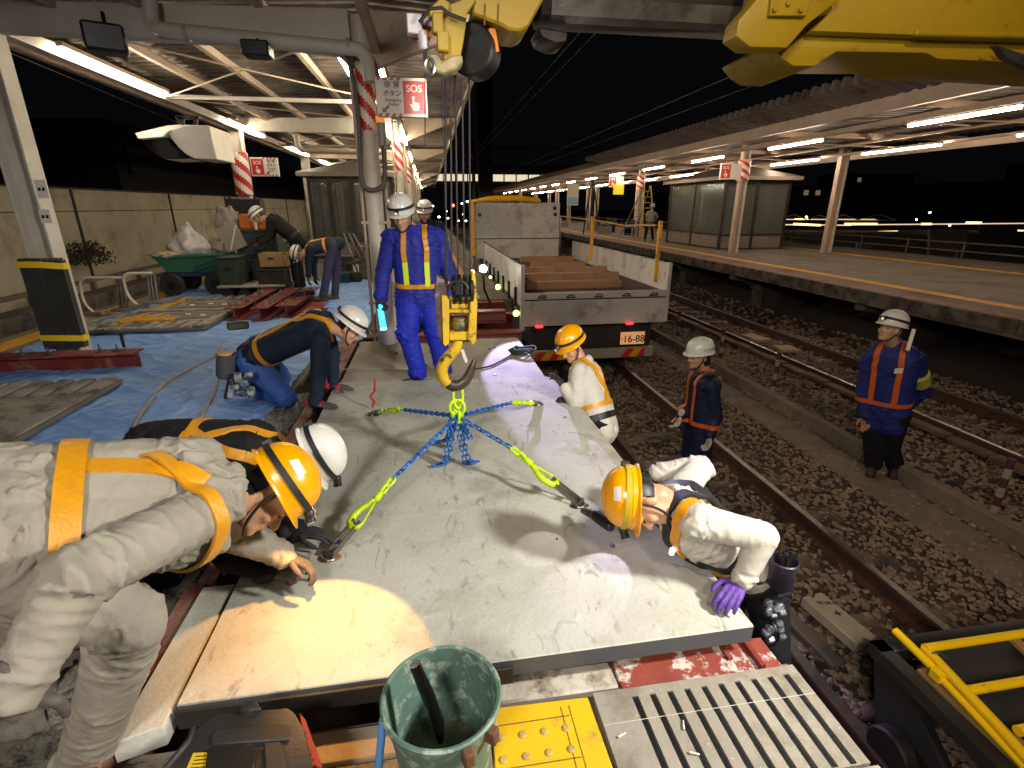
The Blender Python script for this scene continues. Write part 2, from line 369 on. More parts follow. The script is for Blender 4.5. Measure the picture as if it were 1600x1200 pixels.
# ------------------------------------------------ right platform
mb=MB(); mb.b2(8.3,16.5,-2,120,-.16,0.0); struct(mb.build('opposite_platform_deck',M_asph))
mb=MB(); mb.b2(8.28,8.9,-2,120,-.26,-.162); struct(mb.build('opposite_platform_edge_beam',M_edge))
t=thing('platform_edge_coping','stained concrete coping along the edge of the opposite platform','coping',(8.3,10,0))
mb=MB()
for i in range(60): mb.b2(8.255,8.62,-2+i*2.0,-2+i*2.0+1.985,-.2,.006)
mb.build('coping_stone',M_edge,t,bevel=.01); 
mb=MB(); mb.b2(8.3,8.6,-2,118,.008,.012); mb.build('pink_band',M_pink,t)
mb=MB(); mb.b2(9.15,9.45,-2,118,.003,.009); struct(mb.build('opposite_tactile_path',M_tactile))
mb=MB(); mb.b2(13.9,14.2,-2,118,.003,.009); struct(mb.build('opposite_tactile_path',M_tactile))
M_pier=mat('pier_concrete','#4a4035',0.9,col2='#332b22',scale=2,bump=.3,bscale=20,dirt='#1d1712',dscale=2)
k=0
words=['nearest','second','third','fourth','fifth','sixth','seventh','eighth','ninth','tenth','eleventh','twelfth','thirteenth','fourteenth']
for i in range(8):
    y=4.4+i*4.6
    t=thing('platform_pier',words[i]+' concrete pier from the camera under the edge of the opposite platform','pier',(9.8,y,-1.2),group='piers carrying the opposite platform')
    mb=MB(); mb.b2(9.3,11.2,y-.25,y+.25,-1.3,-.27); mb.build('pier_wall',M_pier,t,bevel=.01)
    mb=MB(); mb.prism([(8.45,y-.12,-.262),(9.3,y-.12,-.262),(9.3,y-.12,-.8),(8.9,y-.12,-.5),(8.45,y-.12,-.42)],(0,.24,0)); mb.build('cantilever_bracket',M_edge,t)
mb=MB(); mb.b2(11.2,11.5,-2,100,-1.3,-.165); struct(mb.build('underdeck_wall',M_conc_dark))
# ------------------------------------------------ fence wall on the left
M_wall=mat('wall_panel','#cfc3a8',0.85,col2='#bbae92',scale=.8,bump=.15,bscale=60,dirt='#9a8f74',dscale=.7,dthr=.6)
t=thing('boundary_wall','long beige panelled boundary wall beyond the left track','wall',(-11.5,20,-1.2))
XW=-11.5
ys=sorted([PX(x,340,XW).y for x in (120,270)]); st=ys[1]-ys[0]
mb=MB(); zt=PX(200,300,XW).z; zt2=PX(200,329,XW).z
y=ys[0]-st*5
while y<110:
    mb.b2(XW-.12,XW,y+.03,y+st-.03,-1.22,zt2-.01); mb.b2(XW-.12,XW,y+.03,y+st-.03,zt2+.01,zt); y+=st
mb.build('wall_panel',M_wall,t,bevel=.01)
mb=MB(); y=ys[0]-st*5
while y<110: mb.b2(XW-.1,XW+.05,y-.04,y+.04,-1.22,zt); y+=st
mb.build('wall_post',mat('wall_post_green','#39382a',0.7),t)
mb=MB(); mb.b2(XW-.2,XW+.08,ys[0]-st*5,110,zt+.003,zt+.06); mb.build('wall_cap',M_dsteel,t)
# concrete ledges beside the left track
mb=MB(); mb.b2(-8.9,-8.3,2,60,-1.2,-.55); mb.b2(-7.3,-7.15,2,60,-1.2,-.95); tag(mb.build('cable_duct',M_conc_dark,bevel=.02),'weathered concrete cable duct beyond the left edge of the platform','cable duct')
mb=MB(); mb.b2(-9.4,-9.28,2,60,-.45,-.35); 
for i in range(12): mb.b2(-9.4,-9.28,4+i*2.4,4.1+i*2.4,-1.2,-.45)
tag(mb.build('low_guard_rail',mat('pale_weathered','#756a5a',0.8,col2='#4f463a',scale=4),bevel=.01),'low pale horizontal beam on short posts in front of the beige wall','guard rail')
def shrub(c,r,n,label,seed):
    rg=random.Random(seed); t=thing('shrub',label,'shrub',c); mb=MB()
    for i in range(n):
        a=rg.uniform(0,6.28); e=rg.uniform(.1,1.4); l=r*rg.uniform(.5,1.1); d=V((math.cos(a)*math.cos(e),math.sin(a)*math.cos(e),math.sin(e)))
        p=V(c)+d*l; s=rg.uniform(.04,.09); u=V((rg.uniform(-1,1),rg.uniform(-1,1),rg.uniform(-1,1))).normalized(); v_=d.cross(u).normalized()*s*.5
        mb.add([p-v_,p+v_,p+u*s+v_*.3,p+u*s-v_*.3],[(0,1,2,3)])
    mb.build('foliage',mat('weed_green','#2e3216',0.8,col2='#4a3a1e',scale=10),t,smooth=False)
    mb=MB()
    for i in range(9):
        a=rg.uniform(0,6.28); mb.tube([c,V(c)+V((math.cos(a)*r*.5,math.sin(a)*r*.5,r*.8))],[.012,.004],5)
    mb.build('stem',M_rust,t)
shrub(PX(135,400,-11.0)+V((0,0,-.3)),.75,900,'larger dark weed bush at the foot of the beige wall',1)
shrub(PX(285,392,-11.0)+V((0,0,-.3)),.6,600,'smaller weed bush at the wall behind the green cart',2)
# dark building & board far left
t=thing('building','dark unlit building standing behind the beige wall','building',(-20,40,0))
mb=MB(); mb.b2(-30,-15,30,75,-1.2,5.5); mb.build('facade',mat('dark_facade','#14110f',0.9),t)
mb=MB(); mb.b2(-14.95,-14.85,31,48,3.1,4.5); mb.build('signboard',mat('dark_board','#241d1a',0.8,col2='#1b1512',scale=3),t)

# ------------------------------------------------ left canopy
XL,XC,XR=-4.15,-.62,.85
t=thing('canopy_roof','corrugated metal canopy roof over the platform under repair','canopy roof',(-2,20,3.5))
def corr(mb,xs,y0,y1,per,amp,th=.006):
    n=int((y1-y0)/per); vs=[];fs=[]; row=[]
    for i in range(n*4+1):
        k=i%4; y=y0+(i//4)*per+[0,.32,.5,.82][k]*per; dz=[0,0,amp,amp][k]
        row.append((y,dz))
    m=len(xs)
    for y,dz in row:
        for x,z in xs: vs.append((x,y,z+dz))
    for i in range(len(row)-1):
        for j in range(m-1): fs.append((i*m+j,i*m+j+1,(i+1)*m+j+1,(i+1)*m+j))
    mb.add(vs,fs)
mb=MB(); corr(mb,[(-4.75,3.42),(XL,3.48),(XC,3.66),(XR,3.58)],2.2,64,.22,.045); mb.build('roof_sheet',M_roofm,t,smooth=False)
mb=MB()
for x,z in ((-4.7,3.38),(-3.5,3.47),(-2.7,3.51),(-1.6,3.56)): mb.b2(x-.035,x+.035,2.2,64,z-.1,z)
mb.build('purlin',M_cream,t)
mb=MB(); mb.b2(XR-.04,XR+.02,2.2,64,3.5,3.58); mb.build('gutter_edge',M_cream,t)
mb=MB(); mb.b2(XL-.07,XL+.07,2.2,64,3.17,3.3); mb.build('eaves_beam',M_white,t)
mb=MB(); mb.b2(XC+.12,XC+.2,2.2,64,3.1,3.2); mb.build('lamp_beam',M_cream,t)
def striped_band(mb,x,y,r,z0,z1,n=24,rows=22):
    for i in range(rows):
        for k in range(n):
            a0=2*math.pi*k/n;a1=2*math.pi*(k+1)/n; za=z0+(z1-z0)*i/rows; zb=z0+(z1-z0)*(i+1)/rows
            mb.mi=((k+i)//4)%2
            mb.add([(x+r*math.cos(a0),y+r*math.sin(a0),za),(x+r*math.cos(a1),y+r*math.sin(a1),za),(x+r*math.cos(a1),y+r*math.sin(a1),zb),(x+r*math.cos(a0),y+r*math.sin(a0),zb)],[(0,1,2,3)])
M_sred=mat('sign_red','#b3231c',0.45); M_swhite=mat('sign_white','#d9cfc2',0.45,emit=None)
def conv(n): return ['first','second','third','fourth','fifth','sixth','seventh','eighth'][n]
for i in range(7):
    y=6.6+i*7.05
    t=thing('canopy_frame',conv(i)+' crossbeam frame from the camera under the left canopy%s'%(', behind the drain pipe' if i==0 else ''),'canopy frame',(-2,y,3.2),group='cross frames of the left canopy')
    mb=MB(); mb.prism([(XL,y-.08,3.16),(XL,y-.08,3.42),(XC-.25,y-.08,3.5),(XC-.1,y-.08,3.5),(XC-.1,y-.08,2.95),(XC-.25,y-.08,3.08),(XC-1.0,y-.08,3.14)],(0,.16,0)); mb.build('crossbeam',M_white if i<2 else M_cream,t,bevel=.01)
    mb=MB(); mb.prism([(XC+.1,y-.07,2.95),(XC+.1,y-.07,3.5),(XR-.1,y-.07,3.52),(XR-.1,y-.07,3.44)],(0,.14,0)); mb.build('cantilever_arm',M_cream,t,bevel=.01)
    mb=MB(); mb.b2(XL,XC,y+3.4,y+3.46,3.18,3.24); mb.build('strut',M_white,t)
    mb=MB(); mb.tube([(XL+.1,y+3.4,3.2),(XC,y+.2,3.4)],.012,6); mb.tube([(XL+.1,y+.1,3.35),(XC,y+3.4,3.22)],.012,6); mb.tube([(XL+.1,y+3.5,3.2),(XC,y+6.9,3.4)],.012,6); mb.build('tie_rod',M_cream,t)
    # centre column
    if i<6:
        c=thing('canopy_column',conv(i)+' round white canopy column from the camera, on the platform centre line','column',(XC,y,-.1),group='round columns on the platform centre line')
        mb=MB(); mb.cyl((XC,y,-.4),(XC,y,3.45),.1,n=28); mb.build('shaft',M_white,c)
        mb=MB(); mb.cyl((XC+.15,y-.05,-.1),(XC+.15,y-.05,3.3),.022,n=10); mb.cyl((XC-.13,y-.06,-.1),(XC-.13,y-.06,3.2),.018,n=8)
        for z in (.4,1.35,2.3): mb.b2(XC-.16,XC+.18,y-.09,y-.06,z,z+.03)
        mb.build('downpipe',M_cream,c)
        if i in (0,1,2):
            mb=MB(); striped_band(mb,XC,y,.104,2.35,2.98); mb.build('striped_band',[M_sred,M_swhite],c)
# left row of steel posts
def ibeam_post(x,y,z0,z1,name,label,group,w=.26,d=.22,mt=M_white,lean=0):
    t=thing(name,label,'column',(x,y,z0),group=group)
    mb=MB(); tt=.025
    for dx in (-w/2,w/2-tt): mb.prism([(x+dx,y-d/2,z0),(x+dx+tt,y-d/2,z0),(x+dx+tt,y+d/2,z0),(x+dx,y+d/2,z0)],(0,0,z1-z0))
    mb.b2(x-w/2+tt,x+w/2-tt,y-.012,y+.012,z0,z1); mb.build('steel_section',mt,t,bevel=.004)
    return t
lp=[]
for i in range(6):
    y=6.6+i*7.05
    lp.append(ibeam_post(-4.22,y,-.15,3.2,'steel_post',('white steel post wrapped in dark foam sheets with yellow tape at its foot' if i==0 else conv(i)+' steel post from the camera in the outer row of the left canopy'),'outer posts of the left canopy'))
for x,y,h in ((64,295,.09),(70,338,.07)):
    a=P(x,y,6.47); mb=MB(); mb.b2(a.x-.055,a.x+.055,6.478,6.488,a.z-h,a.z+h); lb=mb.build('label_plate',M_swhite,lp[0],bevel=.002)
    for k in range(2): mb=MB(); mb.b2(a.x-.035+k*.04,a.x-.01+k*.04,6.475,6.4775,a.z-.02,a.z+.012); mb.build('printed_mark',M_dsteel,lb)
# brackets and drain pipe on the first frame
t=thing('drain_pipe','white drain pipe bending down beside the first round column','drain pipe',(-2,6.3,3.2))
YB=6.3
def bend(pts,n=6):
    pts=[V(p) for p in pts]; out=[pts[0]]
    for a,b,c in zip(pts,pts[1:],pts[2:]):
        r=min((b-a).length,(c-b).length,.16)*.8; p0=b+(a-b).normalized()*r; p1=b+(c-b).normalized()*r
        for k in range(n+1):
            s=k/n; out.append(p0*(1-s)**2+b*2*s*(1-s)+p1*s*s)
    out.append(pts[-1]); return out
mb=MB(); mb.tube(bend([P(226,-60,YB),P(238,45,YB),P(572,78,YB),P(578,128,YB)]),.068,18); mb.build('pipe',M_white,t)
mb=MB()
for x,y in ((246,40),(292,52),(545,72)):
    a=P(x,y,YB); d=V((1,0,0)) if x!=246 else V((0,0,1)); mb=MB(); mb.cyl(a-d*.02,a+d*.02,.074,n=18); mb.build('pipe_collar',M_cream,t)
t=thing('drain_pipe','cream drain pipe elbow hanging from the second crossbeam','drain pipe',(-2,13.3,3))
mb=MB(); mb.tube(bend([P(463,212,13.3),P(467,235,13.3),P(600,238,13.3)]),.06,12); mb.build('pipe',M_cream,t)
# conduit loop with horn unit on the first column
t=thing('cable_conduit','grey cable conduit looping under the clamp of the first column','conduit',(XC,6.4,1.5))
YB=6.42
mb=MB(); mb.tube(bend([P(541,85,YB),P(552,120,YB),P(561,200,YB),P(564,282,YB),P(570,297,YB),P(595,297,YB),P(602,284,YB),P(600,232,YB)],8),.026,12); mb.build('conduit',mat('conduit_grey','#4d4741',.5),t)
mb=MB(); mb.cyl(P(598,228,YB),P(595,192,YB),.046,n=14); mb.build('horn_body',mat('horn_grey','#8c867c',.5),t)
mb=MB(); mb.cyl(P(595,192,YB),P(594,182,YB),.05,n=14); mb.build('orange_beacon',mat('orange_lens','#d8661a',.3,emit=(1,.35,.05),es=.5),t)
# fluorescent lamps
def tube_lamp(mt,loc,label,group,L=1.25,n=2):
    t=thing('fluorescent_lamp',label,'lamp',loc,group=group); x,y,z=loc
    mb=MB(); mb.b2(x-.035,x+.035,y,y+L*n+.06,z+.02,z+.07); mb.build('lamp_housing',M_cream,t)
    mb=MB(); mb.tube([(x,y+.03,z-.012),(x,y+L*n,z-.012)],.024,10); mb.build('lamp_tube',mt,t)
    return t
def row(mt,x,z,y0,step,n,what,group,L=1.25):
    first=None
    for i in range(n):
        nm=words[i]+' tube lamp from the camera, '+what
        if first is None: first=tube_lamp(mt,(x,y0,z),nm,group,L)
        else: copy_tree(first,(x,y0+i*step,z),nm,group)
row(M_tubeL,-3.98,3.22,7.35,5.15,9,'outer beam of the left canopy','tube lamps along the outer left beam')
row(M_tubeL,XC+.16,3.06,6.95,5.15,9,'beside the round platform columns','tube lamps beside the round columns')
row(M_tubeL,-1.0,3.34,7.6,5.15,5,'above the tie rods left of the columns','tube lamps left of the columns')
# SOS signs
def sos(c,w,h,label,mirror=False,detail=True):
    x,y,z=c; t=thing('emergency_sign',label,'sign',c)
    mb=MB(); mb.b2(x-w/2,x+w/2,y-.03,y+.03,z-h/2,z+h/2); mb.build('sign_box',M_swhite,t,bevel=.004)
    s=-1 if mirror else 1
    xr=x+s*w*.25; mb=MB(); mb.b2(xr-w*.22,xr+w*.22,y-.034,y-.031,z-h*.42,z+h*.42); mb.build('red_panel',M_sred,t,smooth=False)
    yy=y-.036
    text_mesh('SOS',h*.26,M_swhite,'sos_lettering',(xr,yy,z+h*.22),(1,0,0),(0,0,1),t)
    # pointing hand
    mb=MB(); hx=xr; hz=z-h*.14; u=h*.1
    mb.prism([(hx-u*1.5,yy,hz-u*.2),(hx-u*.9,yy,hz-u*.4),(hx-u*.6,yy,hz-u*.1),(hx-u*.6,yy,hz+u*1.2),(hx-u*.1,yy,hz+u*1.2),(hx-u*.1,yy,hz+u*.2),(hx+u*1.2,yy,hz),(hx+u*1.3,yy,hz-u*1.2),(hx+u*.9,yy,hz-u*2),(hx-u*.5,yy,hz-u*2)],(0,-.002,0))
    mb.cyl((hx-u*.35,yy,hz+u*1.35),(hx-u*.35,yy-.002,hz+u*1.35),u*.45,n=12); mb.build('hand_pictogram',M_swhite,t,smooth=False)
    xl=x-s*w*.22
    if detail:
        text_mesh('非 常',h*.2,M_blackp,'lettering_kanji',(xl+.02,yy,z+h*.3),(1,0,0),(0,0,1),t)
        text_mesh('ボタン',h*.17,M_blackp,'lettering_kana',(xl+.02,yy,z+h*.08),(1,0,0),(0,0,1),t)
        text_mesh('Emergency\nButton',h*.105,M_blackp,'lettering_english',(xl+.03,yy,z-h*.13),(1,0,0),(0,0,1),t)
        mb=MB(); a=h*.11; ax=xl-w*.1; az=z-h*.33
        mb.prism([(ax-a,yy,az-a*.6),(ax-a,yy,az+a*.6),(ax-a*.6,yy,az+a*.2),(ax+a*.5,yy,az+a*1.1),(ax+a*.9,yy,az+a*.7),(ax-a*.2,yy,az-a*.25),(ax+a*.2,yy,az-a*.6)],(0,-.002,0)); mb.build('arrow',M_blackp,t,smooth=False)
        mb=MB()
        for zz in (z+h*.42,z-h*.5):
            for k in range(4):
                x0=xl-w*.26+k*w*.13; mb.prism([(x0,yy,zz),(x0+w*.06,yy,zz),(x0+w*.09,yy,zz+h*.08),(x0+w*.03,yy,zz+h*.08)],(0,-.001,0))
        mb.build('red_stripes',M_sred,t,smooth=False)
    return t
p=P(628,153,6.25); sos((p.x,p.y,p.z),.53,.37,'large SOS emergency button sign on the first round column')
p=P(414,261,13.5); sos((p.x,p.y,p.z),.6,.4,'small SOS sign on the outer steel post of the left canopy',mirror=True)
c=lp[1]; mb=MB(); px=P(435,275,13.4); striped_band(mb,-4.22,13.62,.19,px.z-.4,px.z+.5); mb.build('striped_band',[M_sred,M_swhite],c)
mb=MB(); mb.tube([P(677,250,14),P(672,262,14),P(655,272,14)],.02,8); 
# black boxes / speaker under roof
t=thing('loudspeaker','small dark box loudspeaker slung under the near end of the left canopy','loudspeaker',P(165,62,5.2))
mb=MB(); mb.box(P(165,62,5.2),(.28,.22,.2),.4); mb.build('speaker_cabinet',M_blackp,t,bevel=.02); mb=MB(); mb.tube([P(165,45,5.2),P(160,20,5.3)],.015,8); mb.build('bracket',M_dsteel,t)
t=thing('loudspeaker','dark box loudspeaker under the drain pipe left of the round column','loudspeaker',P(402,76,6.2))
mb=MB(); mb.box(P(402,78,6.2),(.26,.2,.14),0); mb.build('speaker_cabinet',M_blackp,t,bevel=.015); mb=MB(); mb.tube([P(402,70,6.2),P(402,50,6.3)],.015,8); mb.build('bracket',M_dsteel,t)
# hooded platform monitor
t=thing('monitor_hood','white hooded monitor housing hanging below the outer canopy beam','monitor housing',P(290,190,8.5))
Y0=8.3
A=[(212,207),(264,204),(304,248),(262,250)]
def pr(pts,Ya,Yb): 
    a=[P(x,y,Ya) for x,y in pts]; return a
pl=[(-3.92,2.50),(-3.30,2.66),(-3.02,2.62),(-2.93,2.20),(-3.35,2.185)]
top=[P(212,207,Y0),P(289,195,Y0),P(327,196,Y0),P(339,249,Y0),P(303,248,Y0)]
arc=[P(303,248,Y0),P(290,241,Y0),P(278,230,Y0),P(268,217,Y0),P(260,206,Y0)]
mb=MB(); mb.prism([P(260,206,Y0),P(289,195,Y0),P(327,196,Y0),P(339,249,Y0)]+arc[:4],(0,.75,0)); mb.build('hood',M_white,t,bevel=.01)
mb=MB(); mb.prism([P(210,208,Y0-.1),P(262,196,Y0+.1),P(289,194,Y0+.2),P(262,205,Y0-.05),P(255,214,Y0-.05),P(216,217,Y0-.1)],(0,.6,0)); mb.build('visor',M_white,t,bevel=.006)
mb=MB(); mb.prism([P(218,217,Y0+.02),P(258,213,Y0+.02),P(270,228,Y0+.02),P(298,248,Y0+.02),P(258,249,Y0+.02),P(236,237,Y0+.02)],(0,.5,0)); mb.build('screen',mat('dark_screen','#0b0d12',.15),t)
mb=MB(); mb.bar(P(283,195,Y0+.2),P(283,183,Y0+.2),.08,.05); mb.bar(P(306,195,Y0+.2),P(306,184,Y0+.2),.05,.05); mb.bar(P(275,184,Y0+.2),P(312,184,Y0+.2),.05,.04); mb.build('hanger_bracket',M_dsteel,t)
# ------------------------------------------------ waiting room shelters
M_glass=mat('shelter_glass','#6f7069',0.12,alpha=.42,spec=.8)
M_frame=mat('shelter_frame','#2a2522',.5)
M_pan=mat('shelter_panel','#7f7468',.7,col2='#6a6055',scale=3)
def shelter(x0,x1,y0,y1,z0,h,label,cols_x,cols_y):
    t=thing('waiting_room',label,'waiting room',((x0+x1)/2,(y0+y1)/2,z0)); fr=MB(); gl=MB(); pa=MB()
    def wall(a,b,n):
        a=V(a);b=V(b)
        for i in range(n+1):
            p=a.lerp(b,i/n); fr.b2(p.x-.05,p.x+.05,p.y-.05,p.y+.05,z0,z0+h)
        for i in range(n):
            p=a.lerp(b,(i+.03)/n); q=a.lerp(b,(i+.97)/n)
            w=.02; d=(b-a).normalized(); s=V((-d.y,d.x,0))*w
            for m,za,zb in ((pa,z0+.05,z0+.5),(gl,z0+.56,z0+h-.12)):
                m.prism([p-s+V((0,0,za)),q-s+V((0,0,za)),q+s+V((0,0,za)),p+s+V((0,0,za))],(0,0,zb-za))
        for za in (z0+.5,z0+h-.12): fr.bar(a+V((0,0,za+.03)),b+V((0,0,za+.03)),.08,.06)
    wall((x0,y0,0),(x0,y1,0),cols_y); wall((x0,y0,0),(x1,y0,0),cols_x); wall((x1,y0,0),(x1,y1,0),cols_y); wall((x0,y1,0),(x1,y1,0),cols_x)
    fr.build('frame',M_frame,t); gl.build('window_glazing',M_glass,t); pa.build('lower_panel',M_pan,t)
    mb=MB(); e=.3; zz=z0+h; cx,cy=(x0+x1)/2,(y0+y1)/2
    mb.b2(x0-e,x1+e,y0-e,y1+e,zz,zz+.12); mb.build('roof_fascia',mat('shelter_fascia','#857a6c',.6),t)
    mb=MB(); mb.add([(x0-e,y0-e,zz+.122),(x1+e,y0-e,zz+.122),(x1+e,y1+e,zz+.122),(x0-e,y1+e,zz+.122),(cx,y0+.9,zz+.55),(cx,y1-.9,zz+.55)],[(0,1,4),(1,2,5,4),(2,3,5),(3,0,4,5)]); mb.build('hipped_roof',mat('shelter_roof','#4c453c',.7),t,smooth=False)
    mb=MB(); mb.b2(x0+.3,x0+.7,y0+.6,y1-.6,z0+.4,z0+.46); mb.build('bench',M_pan,t)
    return t
shelter(10.75,13.3,18.5,22.9,0,2.45,'glazed waiting room on the opposite platform with white poster strips',2,2)
shelter(-3.75,-1.15,18.5,23.5,-.1,2.55,'glazed waiting room with hipped roof on the platform under repair',4,3)
mb=MB(); mb.b2(-4.9,-3.9,24,24.6,-.1,2.0); o=tag(mb.build('steel_cabinet',mat('cabinet_cream','#8f8672',.6,col2='#7f765f',scale=2),bevel=.02),'cream steel cabinet with small black label left of the near waiting room','cabinet')
# ------------------------------------------------ right canopy
t=thing('canopy_roof','long canopy roof with saw tooth corrugated edge over the opposite platform','canopy roof',(11,20,3.5))
mb=MB(); corr(mb,[(7.55,3.60),(8.55,3.44)],7.4,26,.27,.15); mb.build('overhang_sheet',M_roofr,t,smooth=False)
mb=MB(); corr(mb,[(7.9,3.52),(8.55,3.44)],26.2,110,.3,.05); mb.build('far_overhang_sheet',M_roofr,t,smooth=False)
mb=MB(); corr(mb,[(8.62,3.5),(12.0,3.62),(15.3,3.5)],4,110,.3,.06); mb.build('roof_sheet',M_roofr,t,smooth=False)
mb=MB(); mb.b2(8.5,8.6,4,110,3.22,3.46); mb.build('fascia_beam',M_cream,t)
mb=MB(); mb.b2(8.7,8.8,4,110,3.0,3.1); mb.b2(12.9,12.98,4,110,3.04,3.1);mb.b2(12.2,12.26,4,110,3.2,3.26); mb.b2(10.0,10.08,4,110,3.2,3.28); mb.b2(15.0,15.1,4,110,3.1,3.3); mb.build('lamp_beam',M_cream,t)
mb=MB()
for i in range(24):
    y=5+i*4.4; mb.b2(8.6,15.2,y,y+.1,3.3,3.42); mb.tube([(8.8,y,3.05),(12.9,y+2,3.3)],.02,6); mb.tube([(12.9,y,3.1),(8.8,y+2,3.4)],.02,6)
mb.build('rafter',M_cream,t)
for i in range(9):
    for x,nm in ((10.5,'near'),(13.75,'rear')):
        if nm=='near': y=17.1+i*8.8
        else: y=16.6+i*8.8
        t=thing('canopy_column','%s column from the camera in the %s row on the opposite platform'%(words[i],nm),'column',(x,y,0),group='columns of the opposite platform, %s row'%nm)
        mb=MB(); w=.12 if nm=='near' else .16; mb.b2(x-w,x-.01,y-.1,y+.1,0,3.45); mb.build('steel_section',M_cream,t,bevel=.01)
        mb=MB(); mb.cyl((x+.12,y-.02,0),(x+.12,y-.02,3.3),.06,n=12); mb.build('downpipe',M_white,t)
        if nm=='near' and i<2:
            mb=MB(); striped_band(mb,x,y,.2,2.35,3.0); mb.build('striped_band',[M_sred,M_swhite],t)
row(M_tubeR,9.1,3.0,7.5,4.25,14,'front row under the opposite canopy','front tube lamps of the opposite canopy',1.0)
row(M_tubeR,12.7,3.0,7.9,4.25,14,'rear row under the opposite canopy','rear tube lamps of the opposite canopy')
p=P(1146,268,17.0); sos((p.x-.1,p.y,p.z),.75,.5,'SOS sign hanging by the first column of the opposite platform',mirror=True,detail=False)
p=P(963,284,25.8); sos((p.x,p.y,p.z),.75,.5,'tiny far SOS sign beside the second column of the opposite platform',mirror=True,detail=False)
mb=MB(); p=P(1012,290,22.9)
p=P(967,297,25); mb=MB(); mb.b2(p.x-.25,p.x+.25,p.y,p.y+.1,p.z-.2,p.z+.25); tag(mb.build('yellow_sign_box',mat('yellow_lit','#e6c520',.5,emit=(1,.8,.05),es=.4),bevel=.01),'small lit yellow box sign left of the tall ladder','sign')
# step ladder on opposite platform
M_lad=mat('ladder_yellow','#c9a92a',.5)
t=thing('step_ladder','tall yellow step ladder standing on the opposite platform','ladder',(10.4,24,0))
mb=MB(); Y=24.0
def rung(mb,a0,a1,b0,b1,n,r):
    for i in range(1,n+1):
        s=i/(n+1); mb.cyl(V(a0).lerp(V(a1),s),V(b0).lerp(V(b1),s),r,n=6)
a0=P(1003,372,Y);a1=P(1007,290,Y);b0=P(1024,370,Y);b1=P(1017,290,Y)
a0.z=b0.z=0
mb.tube([a0,a1],.03,8); mb.tube([b0,b1],.03,8); rung(mb,a0,a1,b0,b1,9,.018); mb.build('front_frame',M_lad,t)
mb=MB(); c0=V((a0.x-.75,Y+1.1,0)); c1=a1+V((0,.05,0)); d0=V((b0.x-.65,Y+1.2,0)); d1=b1+V((0,.05,0))
mb.tube([c0,c1],.025,8); mb.tube([d0,d1],.025,8); rung(mb,c0,c1,d0,d1,8,.012); mb.build('rear_frame',M_steel,t)
t=thing('step_ladder','dark tripod ladder further down the opposite platform','ladder',(9.6,32,0))
mb=MB(); Y=31
for x in (912,925,938): 
    q=P(x,345,Y+ (x-925)*.03); q.z=0; mb.tube([q,P(926,272,Y)],.05,8)
mb.build('leg_frame',M_dsteel,t)
# vending machine, small posters etc on opposite platform far
for x0,x1,ya,yb,h,c,lb in ((903,917,375,345,0,'#c9bda8','pale notice board far along the opposite platform'),(806-0,812,0,0,0,'#c9bda8','')):
    if not lb: continue
    p=P(895,305,27.5); mb=MB(); mb.b2(p.x-.3,p.x+.3,p.y-.03,p.y+.03,p.z-.5,p.z+.55); o=mb.build('notice_board',[mat('board_pale',c,.6)],None,bevel=.01); tag(o,'white and light blue poster board by a column of the opposite platform','poster board')
    mb=MB(); mb.b2(p.x-.28,p.x+.28,p.y-.034,p.y-.031,p.z-.45,p.z-.1); mb.build('blue_field',mat('board_blue','#7ea6bf',.6),o)
# benches
for i,(x,y) in enumerate(((11.2,27.5),(11.2,31.5),(11.6,36))):
    t=thing('bench','%s from the camera of the dark benches on the opposite platform'%['nearest','middle one','farthest'][i],'bench',(x,y,0),group='benches on the opposite platform')
    mb=MB(); mb.b2(x-.25,x+.25,y,y+1.8,.4,.46); mb.build('seat',M_dsteel,t,bevel=.01)
    mb=MB(); mb.b2(x+.2,x+.26,y,y+1.8,.46,.85); mb.build('backrest',M_dsteel,t,bevel=.01)
    for k in (.2,1.5): mb=MB(); mb.b2(x-.2,x+.2,y+k,y+k+.06,0,.4); mb.build('leg',M_dsteel,t)
# crates on opposite platform beyond the posts
for i,(x,y,s) in enumerate(((9.9,30,.5),(10.6,34,.6),(10.2,41,.5))):
    mb=MB(); mb.b2(x,x+s*1.4,y,y+s,0,s*.8); mb.b2(x-.02,x+s*1.4+.02,y-.02,y+s+.02,s*.8,s*.85); tag(mb.build('storage_box',M_pan,bevel=.02),'%s pale storage box standing far along the opposite platform'%['nearest','middle','farthest'][i],'box')
# ------------------------------------------------ distant: footbridge, pylon, wires, signal, town lights
t=thing('footbridge','dark footbridge with a row of lit windows crossing the tracks','footbridge',(8,70,5))
mb=MB(); mb.b2(-8,30,70,74,4.0,6.4); mb.build('bridge_deck',mat('bridge_dark','#191512',.8),t)
M_win=mat('lit_window','#ffffff',.5,emit=(1,.86,.6),es=.75)
for i in range(10):
    x=P(683+i*19,278,69.9).x
    if 4<=i<=4: continue
    mb=MB(); mb.b2(x-.7,x+.7,69.86,69.92,4.55,5.35); mb.build('lit_window',M_win,t)
t=thing('utility_mast','tall dark lattice mast rising beyond the truck','mast',(6.5,60,0))
mb=MB(); a=P(760,400,60); mb.b2(a.x-.75,a.x+.75,59,60.5,-1.2,28); mb.build('mast_shaft',mat('mast_violet','#241f2b',.9),t)
t=thing('overhead_gantry','thin dark overhead line gantry spanning the tracks','gantry',(4,52,6))
mb=MB(); mb.b2(-7,16,52,52.15,6.6,6.75); mb.b2(-7,16,52,52.15,5.9,6.0)
for i in range(24): mb.bar((-7+i*.96,52.07,5.95),(-6.5+i*.96,52.07,6.7),.05,.05)
mb.build('gantry_beam',mat('gantry_grey','#2b2622',.8),t); mb=MB(); mb.b2(4.3,4.6,52,52.3,-1.2,7.4); mb.build('gantry_post',MATS['gantry_grey'],t)
M_wire=mat('wire_grey','#9a9a94',.5,0)
